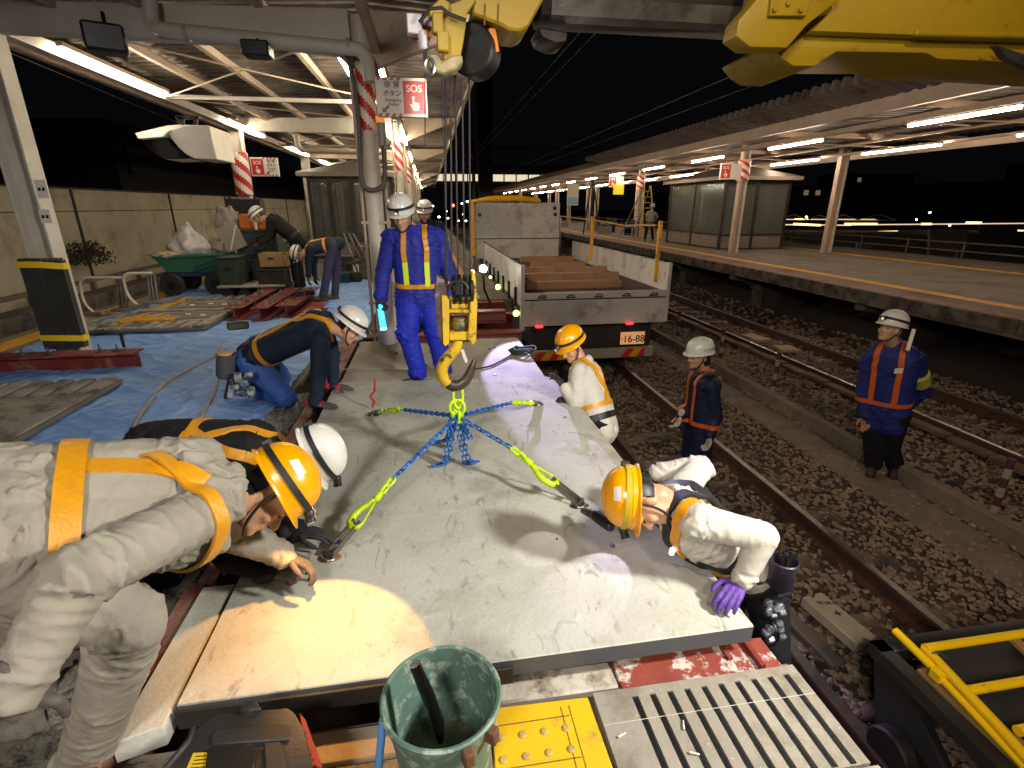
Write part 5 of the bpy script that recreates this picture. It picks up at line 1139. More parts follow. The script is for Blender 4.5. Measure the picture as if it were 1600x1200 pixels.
# second trolley with boxes
def crate(name,cx,cy,z,sx,sy,sz,m,label,cat,rz=0,lid=True,group=None):
    t=thing(name,label,cat,(cx,cy,z),group=group); M=Matrix.Rotation(rz,3,'Z')
    mb=MB(); mb.box((cx,cy,z+sz/2),(sx,sy,sz),rz); mb.build('box_body',m,t,bevel=.012)
    if lid: mb=MB(); mb.box((cx,cy,z+sz+.015),(sx+.03,sy+.03,.03),rz); mb.build('lid',m,t,bevel=.008)
    mb=MB(); mb.box(V((cx,cy,z+sz*.65))+M@V((0,-sy/2-.012,0)),(sx*.25,.02,.03),rz); mb.build('handle',M_dsteel,t)
    return t
M_dg=mat('box_darkgreen','#26332a',.6,col2='#1c261f',scale=4); M_card=mat('cardboard','#8a6a48',.85,col2='#775a3b',scale=4); M_gray=mat('box_grey','#8f877b',.6)
t=thing('platform_trolley','flat trolley with grey deck carrying boxes behind the red beams','trolley',(-3.3,10.4,-.1))
mb=MB(); mb.b2(-3.95,-2.75,10.3,11.1,.1,.14); mb.build('deck',M_gray,t,bevel=.01)
for x in (-3.8,-3.5,-2.95): mb=MB(); mb.cyl((x,10.35,0),(x,10.42,0),.1,n=16); mb.build('caster',M_black,t,bevel=.01)
crate('storage_box',-3.75,10.7,.14,.38,.5,.48,M_dg,'dark green lidded box on the left end of the trolley','box')
crate('storage_box',-3.0,10.65,.14,.5,.4,.25,mat('box_black','#1d1a1c',.6),'low black case with a pale round badge on the trolley under the carton','box')
crate('cardboard_box',-3.0,10.7,.45,.42,.4,.26,M_card,'open brown cardboard carton on top of the black case','carton',.1,False)
crate('cardboard_box',-2.78,10.75,.45,.16,.35,.2,M_card,'small brown carton leaning beside the larger open one','carton',-.1,False)
crate('storage_box',-3.35,11.3,.0,.4,.4,.5,M_dg,'dark green tub partly hidden behind the trolley boxes','box')
t=thing('foam_board','grey foam boards standing tilted in the clutter right of the white bag','board',(-3.9,11.6,.6))
mb=MB(); mb.box((-3.95,11.5,.95),(.42,.06,.5),0,Matrix.Rotation(-.35,3,'Y')); mb.build('board_sheet',M_gray,t,bevel=.008); mb=MB(); mb.box((-3.9,11.45,.95),(.03,.012,.5),0,Matrix.Rotation(.35,3,'Y')); mb.build('white_edge',M_swhite,t)
for i,(x,z) in enumerate(((-3.72,1.1),(-3.36,1.08))):
    t=thing('fuel_can',['orange rectangular can left of the bending man','brighter orange tall can close to the bending man'][i],'can',(x,11.8,z)); mb=MB(); mb.b2(x-.12,x+.12,11.7,11.95,z,z+.3); mb.build('can_body',mat('can_orange','#c8681a',.5,col2='#a8560f',scale=4),t,bevel=.03); mb=MB(); mb.cyl((x-.06,11.8,z+.3),(x-.06,11.8,z+.34),.025,n=10); mb.build('can_cap',M_blackp,t)
crate('storage_box',-3.5,11.8,.0,.8,.5,1.05,M_dg,'tall dark green container carrying the orange cans','container')
t=thing('equipment_rack','dark tall rack with tangled straps left of the bending man','rack',(-3.9,12.3,0)); mb=MB()
for x in (-4.1,-3.6): mb.b2(x-.03,x+.03,12.2,12.26,0,1.75)
mb.b2(-4.2,-3.5,12.2,12.5,1.35,1.7); mb.b2(-4.1,-3.6,12.2,12.4,.6,.65); mb.build('rack_frame',M_black,t,bevel=.02); lump((-3.85,12.2,1.55),(.3,.15,.25),9,M_black,'strap_bundle',None,None,.5,8).parent=t
crate('storage_box',-1.5,13.2,-.1,.55,.4,.38,mat('trunk_grey','#5f5c55',.6,col2='#4c4943',scale=5),'worn grey trunk standing by the near waiting room','trunk')
crate('storage_box',-1.45,13.2,.33,.5,.35,.28,MATS['trunk_grey'],'upper worn grey trunk stacked by the near waiting room','trunk')
crate('storage_box',-2.05,13.0,-.1,.45,.3,.5,mat('box_slate','#3d3b3a',.6),'dark slate case beside the grey trunks','case')
mb=MB(); a=G(537,438,-.05); crate('tool_tray',a.x,a.y,-.1,.28,.25,.2,mat('teal_plastic','#0f4048',.5),'small teal box on the far tarpaulin beside the black bag','box')
t=thing('tool_bag','open black tool bag with looped handles on the far tarpaulin','tool bag',G(553,448,-.1))
c=G(554,440,-.1)
mb=MB(); mb.prism([(c.x-.17,c.y-.1,-.1),(c.x+.17,c.y-.1,-.1),(c.x+.17,c.y+.12,-.1),(c.x-.17,c.y+.12,-.1)],(0,0,.22)); mb.build('bag_body',M_black,t,bevel=.04,seg=2)
for s in (-1,1): mb=MB(); mb.tube([(c.x-.12+s*.01,c.y+s*.08,.1),(c.x-.1,c.y+s*.08,.3),(c.x+.0,c.y+s*.08,.34),(c.x+.08,c.y+s*.08,.24),(c.x+.1,c.y+s*.08,.1)],.018,8); mb.build('bag_handle',M_black,t)
mb=MB(); mb.box((c.x+.06,c.y,.2),(.12,.05,.16),.3); mb.build('paper_scrap',M_swhite,t)
mb=MB(); a=G(530,420,-.1); mb.b2(a.x-.2,a.x+.3,a.y,a.y+.3,-.1,.02); tag(mb.build('pale_pad',M_gray,bevel=.02),'pale folded pad lying on the deck behind the teal box','pad')
# loose downpipe stub standing in the slab notch
t=thing('pipe_section','short white open pipe standing in the notch of the second slab','pipe',P(604,540,6.35))
mb=MB(); a=P(606,536,6.28);b=P(600,440,6.28); mb.tube([a,b],.09,24,cap=False); mb.build('pipe_shell',mat('pipe_lilac','#b3aab5',.5,col2='#9d94a0',scale=5),t); mb=MB(); mb.cyl(a+V((.1,0,0)),b+V((.1,0,0)),.02,n=8); mb.build('side_pipe',M_white,t)
mb=MB(); mb.tube([P(575,516,6.9),P(640,512,6.9)],.03,8); tag(mb.build('steel_pipe',M_redox),'thin dark red pipe lying beyond the second slab','pipe')

lump(tuple(P(358,352,12.0)),(.22,.2,.35),13,mat('bag_pale','#8f867b',.5),'waste_sack','slumped pale waste sack behind the tilted foam boards','sack',.3,6)
t=thing('bucket','small dark bucket between the two bending men at the back left','bucket',P(446,425,10.5)); a=P(446,432,10.5)
mb=MB(); mb.lathe([(0,0),(.11,0),(.14,.26),(.15,.26),(.145,.27),(.13,.25),(.1,.02),(0,.02)],c=(a.x,a.y,-.1),n=20); mb.build('bucket_body',M_dg,t); mb=MB(); mb.tube([(a.x-.14,a.y,.16),(a.x-.1,a.y-.1,.06),(a.x+.1,a.y-.1,.06),(a.x+.14,a.y,.16)],.006,6); mb.build('bail_handle',M_steel,t)
t=thing('tripod','folded pale tripod poles leaning behind the man in jeans','tripod',P(552,388,12.6))
for dx in (-8,0,7): mb=MB(); mb.tube([P(545+dx,365,12.6),P(562+dx*1.4,402,12.4)],.022,8); mb.build('pole',M_steel,t)
# ================================================================= PEOPLE
M_skin=mat('skin','#bd9274',.5,col2='#aa7d60',scale=9,spec=.4); M_skind=mat('skin_shade','#8f6048',.5)
M_hair=mat('hair_black','#0f0d0c',.5)
M_eye=mat('eye_dark','#120d0b',.2); M_lip=mat('lip','#8d4c40',.5)
def cloth(name,c,c2=None,rough=.8,bump=.18,bscale=160,**k): return mat(name,c,rough,col2=c2 or c,scale=3,bump=bump,bscale=bscale,spec=.25,**k)
C_blue=cloth('rainwear_blue','#2b3096','#20267a',.6); C_blue2=cloth('rain_trousers_blue','#2230b0','#1a248c',.62)
C_navy=cloth('jacket_navy','#202d3f','#182331',.75); C_navy2=cloth('coat_navy','#131c38','#0f1730',.6)
C_cream=cloth('workwear_cream','#979082','#857d6f',.9,dirt='#6d6455',dscale=5,dthr=.66,dw=.08); C_white=cloth('jacket_white','#bfbbb0','#a8a397',.8)
C_black=cloth('jacket_black','#17161a','#101013',.8); C_lblue=cloth('trousers_blue','#3b5ea8','#345396',.7)
C_jean=cloth('jeans','#3d3f58','#34364c',.85); C_brown=cloth('jacket_brownblack','#1f1815','#17120f',.8)
C_dark=cloth('trousers_dark','#121318','#0d0e12',.8); C_greyw=cloth('overall_grey','#8a8178','#79716a',.8)
C_royal=cloth('jacket_royal','#20286a','#1b2258',.6)
B_boot=mat('boot_dark','#1a1516',.5); B_brown=mat('boot_brown','#6b3f22',.7); B_sneak=mat('sneaker_white','#c9cabf',.5,col2='#8e948e',scale=30)
G_black=mat('glove_black','#1c1c1d',.7,bump=.2,bscale=200); G_red=mat('glove_red','#b7243f',.7,bump=.2,bscale=200); G_tip=mat('glove_palm_grey','#4f4749',.8,bump=.3,bscale=200)
G_purple=mat('glove_purple','#5b3794',.6,col2='#4a2c7c',scale=20,bump=.2,bscale=150); G_grey=mat('glove_grey','#5c544d',.8,col2='#453e38',scale=20,bump=.2,bscale=150); G_white=mat('glove_white','#a79f93',.8,bump=.3,bscale=200)
H_white=mat('helmet_white','#d6d3cc',.28,col2='#c9c5bc',scale=6,spec=.6,speck='#7c776d',sscale=80,sthr=.76); H_yel=mat('helmet_yellow','#e09a00',.25,col2='#d28e00',scale=5,spec=.6,speck='#9a6a12',sscale=70,sthr=.75); H_green=mat('helmet_pale_green','#c9cfc3',.3,spec=.5)
S_or=mat('harness_orange','#cf8f12',.38,col2='#bb7c0a',scale=14,spec=.6,bump=.25,bscale=60); S_lime=mat('harness_lime','#c6d81e',.4); S_yol=mat('harness_olive_yellow','#a8950f',.6); S_blk=mat('harness_black','#141414',.6); S_dor=mat('harness_deep_orange','#c4581a',.5,col2='#a9480f',scale=30)
def capdist(p,segs):
    best=None
    P_=np.asarray(p); n=len(P_); bd=np.full(n,1e9); bi=np.zeros(n,int); bt=np.zeros(n)
    for i,(a,b,ra,rb) in enumerate(segs):
        a=np.array(a);b=np.array(b);ab=b-a; L=max((ab@ab),1e-9); t=np.clip(((P_-a)@ab)/L,0,1); q=a+t[:,None]*ab; d=np.linalg.norm(P_-q,axis=1)-(ra+(rb-ra)*t)
        m=d<bd; bd[m]=d[m]; bi[m]=i; bt[m]=t[m]
    return bd,bi,bt
def meshify(mb,name,mats,vox,parent,segs=None,wr=0,wfreq=17,seed=0,smooth=5,matfn=None):
    me=bpy.data.meshes.new(name); me.from_pydata(mb.v,[],mb.f); tmp=bpy.data.objects.new(name,me); COL.objects.link(tmp)
    m=tmp.modifiers.new('r','REMESH'); m.mode='VOXEL'; m.voxel_size=vox; m.adaptivity=0
    m=tmp.modifiers.new('s','SMOOTH'); m.factor=.5; m.iterations=smooth
    dg=bpy.context.evaluated_depsgraph_get(); dg.update(); me2=bpy.data.meshes.new_from_object(tmp.evaluated_get(dg))
    bpy.data.objects.remove(tmp); bpy.data.meshes.remove(me)
    n=len(me2.vertices); co=np.empty(n*3,np.float32); me2.vertices.foreach_get('co',co); co=co.reshape(-1,3).astype(float)
    bi=None
    if segs is not None: bd,bi,bt=capdist(co,segs)
    if wr and segs is not None:
        no=np.empty(n*3,np.float32); me2.vertices.foreach_get('normal',no); no=no.reshape(-1,3)
        out=np.zeros(n)
        for i in range(n):
            a,b,ra,rb=segs[bi[i]]; L=(V(b)-V(a)).length; t=bt[i]*L
            w=V(co[i]); q=V((t*wfreq+seed,w.x*7+bi[i]*5,w.y*7+w.z*7))
            n1=noise.noise(q); n2=noise.noise(V((t*wfreq*1.9+n1*2,w.x*9+w.z*6+seed,w.y*9)))
            r=max(0,1-4.6*abs(n1))**1.2; r2=max(0,1-5*abs(n2))**1.2; r3=max(0,1-5.5*abs(noise.noise(w*15+V((seed,3,n1*1.5)))))
            e=min(t,L-t)/max(L,.01); k=.35+.9*(1-min(1,e*3.5))
            k*=.35+max(0,noise.noise(w*6+V((9,seed,0)))*1.3+.55)
            out[i]=wr*(.75*r*k+.4*r2*k+.22*r3*k-.12*k)
        co=co+no*out[:,None]
        me2.vertices.foreach_set('co',co.astype(np.float32).ravel())
    me2.name=name; me2.materials.clear()
    for x in (mats if isinstance(mats,(list,tuple)) else [mats]): me2.materials.append(x)
    npol=len(me2.polygons); me2.polygons.foreach_set('use_smooth',[True]*npol)
    if matfn is not None:
        c=np.empty(npol*3,np.float32); me2.polygons.foreach_get('center',c); me2.polygons.foreach_set('material_index',matfn(c.reshape(-1,3)).astype(np.int32))
    else: me2.polygons.foreach_set('material_index',[0]*npol)
    me2.update(); o=bpy.data.objects.new(name,me2); COL.objects.link(o)
    if parent is not None: o.parent=parent; o.matrix_parent_inverse=parent_inv(parent)
    return o
def hand_caps(w,d,n,left,curl=.35,s=1.0,spread=.08,thumb=.6,r=1.0):
    w=V(w); d=V(d).normalized(); n=(V(n)-d*V(n).dot(d)).normalized(); lat=d.cross(n).normalized()
    if left: lat=-lat      # lat points to thumb side
    caps=[]; kn=[]
    for i,o in enumerate((.032,.011,-.011,-.031)):
        k=w+d*(.088-.006*abs(i-1))*s+lat*o*s; kn.append(k); caps.append((w+lat*o*.55*s+d*.01*s,k,.0145*s*r,.0125*s*r))
    caps.append((w-d*.02*s,w+d*.03*s,.027*s,.024*s))
    caps.append((w+d*.03*s+lat*.012*s,w+d*.07*s+lat*.008*s,.018*s,.016*s)); caps.append((w+d*.03*s-lat*.014*s,w+d*.07*s-lat*.012*s,.018*s,.015*s))
    for i,(k,L) in enumerate(zip(kn,(.078,.088,.082,.064))):
        dd=(d+lat*spread*(1.5-i)).normalized(); p=k; a=0; c=curl*(1+.12*i)
        for j,(f,rr) in enumerate(((.46,.0108),(.3,.0098),(.24,.0088))):
            a+=c*(.8 if j==0 else 1.1); q=p+(dd*math.cos(a)+n*math.sin(a))*L*f*s; caps.append((p,q,rr*s*r,(rr-.0008)*s*r)); p=q
    b=w+d*.022*s+lat*.028*s; t1=b+(d*.55+lat*.8+n*.25*thumb).normalized()*.038*s; t2=t1+(d*.9+lat*.35+n*.6*thumb).normalized()*.032*s; t3=t2+(d*.95+lat*.05+n*.7*thumb).normalized()*.024*s
    caps+=[(w+lat*.012*s+d*.01*s,b,.018*s*r,.015*s*r),(b,t1,.0145*s*r,.0125*s*r),(t1,t2,.012*s*r,.011*s*r),(t2,t3,.0105*s*r,.009*s*r)]
    return caps
def helmet(parent,hc,f,u,m,s=1.0,lamp=True,band=S_blk,sticker=False,stripe=None,lampdir=None):
    u=V(u).normalized(); f=(V(f)-u*V(f).dot(u)).normalized(); r=f.cross(u).normalized(); M=Matrix((r,f,u)).transposed()
    c=V(hc)+u*.052*s-f*.012*s; mb=MB(); prof=[]
    for i in range(13):
        a=math.pi/2*i/12; prof.append((math.cos(a)**.82*1.0 if i<12 else 0,math.sin(a)**.95))
    mb.lathe([(max(q,.0)*s,z*.118*s) for q,z in prof],M=M,c=c,n=48,sx=.112,sy=.137)
    mb.lathe([(1.0*s,0),(.985*s,-.022*s),(.95*s,-.022*s),(.96*s,.0)],M=M,c=c,n=48,sx=.114,sy=.139)
    for x in (-.03,0,.03):
        pts=[]
        for k in range(13):
            t=-1.05+2.1*k/12; yy=math.sin(t); zz=math.cos(t); xx=x/.112; zz*=math.sqrt(max(0,1-xx*xx)); pts.append(c+M@V((x*s,yy*.137*s*.985,(zz**.95)*.118*s*.985)))
        mb.tube(pts,[.004*s]+[.0062*s]*11+[.004*s],8)
    h=mb.build('helmet',m,parent,ang=50)
    mb=MB(); ring=[]; n=48; vs=[];fs=[]
    for k in range(n):
        a=2*math.pi*k/n; ca,sa=math.cos(a),math.sin(a); ext=.010+.022*max(0,sa)**2
        for rr,z in ((0,-.018),(ext,-.026-ext*.25),(ext,-.031-ext*.25),(0,-.024)): vs.append(c+M@V(((.111+rr)*s*ca,(.136+rr)*s*sa,z*s)))
    for k in range(n):
        k2=(k+1)%n
        for j in range(4): fs.append((k*4+j,k*4+(j+1)%4,k2*4+(j+1)%4,k2*4+j))
    mb.add(vs,fs); mb.build('brim',m,h,ang=50)
    if lamp:
        mb=MB(); vs=[];fs=[]
        for k in range(n):
            a=2*math.pi*k/n; tl=.008*math.sin(a)
            for rr,z in ((.002,.008),(.0055,.008),(.0055,.030),(.002,.030)):
                zz=z+tl; sh=math.cos(math.asin(min(1,zz/.118)))**.82
                vs.append(c+M@V(((.112*sh+rr)*s*math.cos(a),(.137*sh+rr)*s*math.sin(a),zz*s)))
        for k in range(n):
            k2=(k+1)%n
            for j in range(4): fs.append((k*4+j,k*4+(j+1)%4,k2*4+(j+1)%4,k2*4+j))
        mb.add(vs,fs); mb.build('lamp_band',band,h,ang=60)
        mb=MB(); p=c+M@V((0,.142,.022))*s; d=(f-u*.35).normalized(); mb.cap(p,p+d*.02*s,.02*s,.017*s,14,4); mb.cyl(p+d*.02*s,p+d*.035*s,.019*s,n=18); mb.build('head_lamp',M_blackp,h); mb=MB(); mb.box(c+M@V((0,-.138,.02))*s,(.04*s,.03*s,.035*s),0,M); mb.build('battery_pack',M_blackp,h,bevel=.003)
        mb=MB(); mb.cyl(p+d*.036*s,p+d*.037*s,.012*s,n=16); mb.build('lamp_lens',mat('lamp_lens','#d8c98a',.2,emit=(1,.9,.6),es=.6),h)
    if stripe:
        for zz in (.012,.024):
            mb=MB(); pts=[]
            for k in range(25):
                a=-math.pi/2-1.9+3.8*k/24; sh=math.cos(math.asin(zz/.118))**.82; pts.append(c+M@V((.1125*sh*s*math.cos(a),.1375*sh*s*math.sin(a),zz*s)))
            mb.tube(pts,.0022,6); mb.build('stripe',stripe,h)
    if sticker:
        for sx_,aa,m_ in ((1,.5,M_swhite),(-1,.6,M_swhite)):
            vs=[];fs=[]; na=6
            for i in range(na+1):
                for j in range(4):
                    a=(0 if sx_>0 else math.pi)+(-.38+.5*i/na)*1.0*(1 if sx_>0 else -1)+ (0); el=.42+.28*j/3
                    vs.append(c+M@V((.1135*s*math.cos(el)*math.cos(a)*1.03,.139*s*math.cos(el)*math.sin(a)*1.03,.1215*s*math.sin(el))))
            for i in range(na):
                for j in range(3): fs.append((i*4+j,i*4+j+1,(i+1)*4+j+1,(i+1)*4+j))
            mb=MB(); mb.add(vs,fs); st=mb.build('sticker',m_,h)
    return h,c,M
def strapmesh(pts,nrm,w,m,name,parent,th=.005,bvh=None):
    mb=MB(); vs=[];fs=[]; n=len(pts); K=4
    for i in range(n):
        t=(pts[min(i+1,n-1)]-pts[max(i-1,0)]).normalized(); s=t.cross(nrm[i]).normalized()*w; o=nrm[i]; hs=[]
        for j in range(K+1):
            p=pts[i]+s*(j/K-.5); h=None
            if bvh is not None:
                for st in (.02,.035,.05,.07,.09):
                    q=bvh.ray_cast(p+o*st,-o,st+.07)
                    if q[0] is not None and q[1].dot(o)>0: h=max(h if h is not None else -1,(q[0]-pts[i]).dot(o))
            hs.append(h)
        ok=[x for x in hs if x is not None]; mn=sum(ok)/len(ok) if ok else 0
        hs=[mn if x is None else max(x,mn-.012) for x in hs]
        top=max(hs)
        row=[pts[i]+s*(j/K-.5)+o*(.6*top+.4*hs[j]+.002+th) for j in range(K+1)]
        vs+=row+[pts[i]+s*(j/K-.5)+o*(.7*top+.3*hs[j]-.004) for j in range(K,-1,-1)]
    q=2*(K+1)
    vs=[V(v) for v in vs]
    for _ in range(1):
        vs=[vs[k] if k<q or k>=(n-1)*q else (vs[k-q]+vs[k]*2+vs[k+q])/4 for k in range(n*q)]
    for i in range(n-1):
        for j in range(q): fs.append((i*q+j,i*q+(j+1)%q,(i+1)*q+(j+1)%q,(i+1)*q+j))
    fs+=[tuple(range(q-1,-1,-1)),tuple((n-1)*q+j for j in range(q))]
    mb.add(vs,fs); return mb.build(name,m,parent,ang=60)
def crom(q,k=5):
    out=[]
    for i in range(len(q)-1):
        p0=q[max(i-1,0)];p1=q[i];p2=q[i+1];p3=q[min(i+2,len(q)-1)]
        for j in range(k):
            t=j/k; out.append(.5*((2*p1)+(p2-p0)*t+(2*p0-5*p1+4*p2-p3)*t*t+(3*p1-p0-3*p2+p3)*t**3))
    out.append(q[-1]); return out
def person(label,J,jm,tm,bm,gm,hm,s=1.0,vox=.008,cv=.011,bulk=1.0,wr=.009,seed=1,lamp=True,harness=None,collar=True,hands=((0,.35),(0,.35)),sticker=False,stripe=None,hem=.1,belt=None,loc=None,skin=None,helmscale=1.0,band=S_blk,legbulk=1.0,bag=False,closed_eyes=True,hair=False,strapw=.045,sleeve_cuff=None,name='person'):
    g=lambda k:V(J[k]); skin=skin or M_skin
    pel,nk,hd=g('pel'),g('nk'),g('hd'); f=V(J['f']).normalized(); u=V(J['u']); u=(u-f*u.dot(f)).normalized(); rr=f.cross(u)
    lat=V(J['lat']).normalized(); S=(nk-pel).normalized(); lat=(lat-S*lat.dot(S)).normalized(); Fv=lat.cross(S)
    shL=g('shL') if 'shL' in J else nk-S*.05*s+lat*.175*s; shR=g('shR') if 'shR' in J else nk-S*.05*s-lat*.175*s
    lh=V(J.get('lath',tuple(lat))).normalized(); hL=pel+lh*.095*s-S*.03*s; hR=pel-lh*.095*s-S*.03*s
    root=thing(name,label,'person',loc if loc is not None else V(((J['anL'][0]+J['anR'][0])/2,(J['anL'][1]+J['anR'][1])/2,min(J['anL'][2],J['anR'][2])-.08)))
    Mh=Matrix((rr,f,u)).transposed(); hp=lambda x,y,z: hd+Mh@V((x,y,z))*s
    # --- body (continuous)
    mb=MB()
    mb.ell(hp(0,-.012,.03),(.077*s,.096*s,.095*s),Mh,18,12); mb.ell(hp(0,.026,-.03),(.062*s,.068*s,.09*s),Mh,16,10); mb.ell(hp(0,.045,-.082),(.046*s,.048*s,.036*s),Mh,14,8)
    c=lambda a,b,ra,rb: mb.cap(a,b,ra*s,rb*s)
    c(hp(0,.09,.006),hp(0,.112,-.03),.009,.0145); c(hp(-.014,.097,-.034),hp(.014,.097,-.034),.0085,.0085); c(hp(-.034,.083,.022),hp(.034,.083,.022),.0125,.0125)
    c(hp(-.017,.089,-.061),hp(.017,.089,-.061),.0085,.0085); c(hp(-.014,.086,-.071),hp(.014,.086,-.071),.009,.009); mb.ell(hp(0,.078,-.1),(.021*s,.02*s,.018*s),Mh)
    for q in (-1,1): mb.ell(hp(.036*q,.064,-.028),(.026*s,.024*s,.026*s),Mh); mb.ell(hp(.079*q,-.004,-.014),(.011*s,.02*s,.032*s),Mh@Matrix.Rotation(.25*q,3,'Z'))
    c(hp(0,-.02,-.06),nk-S*.02,.056,.062)
    k=.8; segs=[]
    for sd,sh,el,wr_,hp_,kn,an in ((1,shL,g('elL'),g('wrL'),hL,g('knL'),g('anL')),(-1,shR,g('elR'),g('wrR'),hR,g('knR'),g('anR'))):
        c(sh,el,.05,.042); c(el,wr_,.04,.028); c(hp_,kn,.078,.055); c(kn,an,.052,.036); c(nk-S*.1*s+lat*sd*.07*s,pel+lat*sd*.06*s,.085,.085); c(nk-S*.04*s,sh,.05,.05)
    c(hL,hR,.09,.09)
    body=meshify(mb,'body',[skin,M_hair] if True else skin,vox,root,smooth=3,matfn=lambda C_:(((C_-np.array(hd))@np.array(u)>-.035*s)&((C_-np.array(hd))@np.array(f)<-.02*s)&(np.linalg.norm(C_-np.array(hd),axis=1)<.16*s)).astype(int))
    for q in (-1,1):
        e=MB(); e.ell(hp(.031*q,.0895,.001),(.0135*s,.006*s,.0035*s if closed_eyes else .005*s),Mh,10,6); e.build('eye',M_eye,root)
        e=MB(); e.tube([hp(.015*q,.101,.022),hp(.032*q,.0985,.027),hp(.048*q,.086,.022)],[.003*s,.0042*s,.002*s],6); e.build('eyebrow',M_hair,root)
    e=MB(); e.tube([hp(-.02,.092,-.066),hp(0,.0985,-.065),hp(.02,.092,-.066)],[.002*s,.0035*s,.002*s],6); e.build('mouth',M_lip,root)
    if hair:
        e=MB(); e.ell(hp(0,-.05,-.03),(.08*s,.06*s,.09*s),Mh); e.cap(hp(0,-.09,-.06),hp(0,-.1,-.14),.035*s,.02*s); e.build('hair',M_hair,root)
    # --- jacket
    b=bulk; jb=MB(); js=[]
    def jc(a,b_,ra,rb): jb.cap(a,b_,ra*s,rb*s,16,5); js.append((tuple(a),tuple(b_),ra*s,rb*s))
    tb=MB()
    for sd in (1,-1):
        a=nk-S*.10*s+lat*sd*.085*s+Fv*.01*s; w_=pel+lat*sd*.075*s+S*.02*s; e_=pel+lat*sd*.07*s-S*hem*s
        for m_ in (jb,tb): m_.cap(a,w_,.105*b*s,.108*b*s,16,5); m_.cap(w_,e_,.108*b*s,.1*b*s,16,5)
        js+= [(tuple(a),tuple(w_),.105*b*s,.108*b*s),(tuple(w_),tuple(e_),.108*b*s,.1*b*s)]
    for m_ in (jb,tb): m_.cap(nk-S*.09*s,pel,.115*b*s,.115*b*s,16,5); m_.cap(shL,nk-S*.02*s,.06*b*s,.06*b*s,16,5); m_.cap(shR,nk-S*.02*s,.06*b*s,.06*b*s,16,5)
    for sh,el,w_ in ((shL,g('elL'),g('wrL')),(shR,g('elR'),g('wrR'))):
        jc(sh,el,.068*b,.056*b); d=(w_-el).normalized(); jc(el,w_-d*.02*s,.056*b,.043*b)
    if collar:
        cc=nk+S*.02*s; hd_=(hd-nk).normalized()
        pts=[cc+(lat*math.cos(a)*.07+Fv*math.sin(a)*.075)*s-Fv*.005*s+hd_*.012*s for a in [q*math.pi/8 for q in range(16)]]
        jb.tube(pts,.019*s*b,8,close=True); pts=[p+hd_*.025*s for p in pts]; jb.tube(pts,.012*s,8,close=True)
    jk=meshify(jb,'jacket',jm,cv,root,js,wr*s,17,seed,4)
    # --- trousers
    t_=MB(); ts=[]
    def tc(a,b_,ra,rb): t_.cap(a,b_,ra*s,rb*s,16,5); ts.append((tuple(a),tuple(b_),ra*s,rb*s))
    lb=legbulk
    hb=min(lb,b*.93); tc(hL,hR,.1*hb,.1*hb); tc(pel,pel+S*.0*s+S*.001,.105*hb,.105*hb)
    for h_,kn,an in ((hL,g('knL'),g('anL')),(hR,g('knR'),g('anR'))): tc(h_,kn,.1*lb,.073*lb); d=(an-kn).normalized(); tc(kn,an-d*.02*s,.073*lb,.062*lb)
    tr=meshify(t_,'trousers',tm,cv,root,ts,wr*s,15,seed+5,4)
    # --- boots
    for sd,an,td in (('L',g('anL'),J.get('toeL',J.get('toe'))),('R',g('anR'),J.get('toeR',J.get('toe')))):
        td=V(td).normalized(); up=V(J.get('bup'+sd,(0,0,1))).normalized(); up=(up-td*up.dot(td)).normalized(); bb=MB()
        bb.cap(an+up*.09*s,an-up*.01*s,.052*s,.047*s); bb.cap(an-up*.04*s-td*.03*s,an-up*.045*s+td*.13*s,.04*s,.036*s); bb.cap(an-up*.02*s,an-up*.04*s+td*.09*s,.045*s,.036*s)
        bo=meshify(bb,'boot',bm,.011,root,smooth=3)
        so=MB(); sx_=td.cross(up); q0=an-up*.085*s; prof=[(-.075,-.03),(-.06,-.04),(.06,-.045),(.15,-.042),(.172,-.02),(.172,.02),(.15,.042),(.06,.045),(-.06,.04),(-.075,.03)]
        so.prism([q0+td*x*s+sx_*y*s for x,y in prof],up*.02*s); so.build('sole',M_black,bo,bevel=.004)
    # --- gloves
    for i,(sd,w_,el) in enumerate((('L',g('wrL'),g('elL')),('R',g('wrR'),g('elR')))):
        hd_=J.get('hd'+sd); hn=J.get('hn'+sd)
        d=V(hd_) if hd_ else (w_-el); n_=V(hn) if hn else Fv
        gb=MB(); caps=hand_caps(w_,d,n_,sd=='L',curl=hands[i][1],s=s,r=1.06)
        for a,b_,ra,rb in caps: gb.cap(a,b_,ra,rb,10,4)
        dn=d.normalized(); gb.cap(w_-dn*.045*s,w_-dn*.0*s,.036*s,.031*s,12,3)
        gl=gm[i] if isinstance(gm,(list,tuple)) and len(gm)==2 and isinstance(gm[0],(list,tuple)) else gm
        gl=list(gl) if isinstance(gl,(list,tuple)) else [gl]
        kk=np.array(w_+dn*.06*s); dnp=np.array(dn)
        meshify(gb,'glove',gl,.0045 if vox<.009 else .008,root,smooth=2,matfn=(lambda C_,kk=kk,dnp=dnp:(((C_-kk)@dnp)>0).astype(int)) if len(gl)>1 else None)
    # --- helmet
    if hm: 
        h,hc,M=helmet(root,hd+u*.012*s,f,u,hm,s*helmscale,lamp,band,sticker,stripe)
        e=MB(); pts=[hp(.098,.01,.03),hp(.086,.02,-.03),hp(.06,.05,-.09),hp(.0,.085,-.122),hp(-.06,.05,-.09),hp(-.086,.02,-.03),hp(-.098,.01,.03)]
        e.tube(crom([V(p) for p in pts],4),.0055*s,6); e.build('chin_strap',S_blk,root)
    # --- harness
    bvh=BVHTree.FromPolygons([V(v) for v in tb.v],tb.f)
    jbvh=BVHTree.FromPolygons([v.co.copy() for v in jk.data.vertices],[tuple(p.vertices) for p in jk.data.polygons])
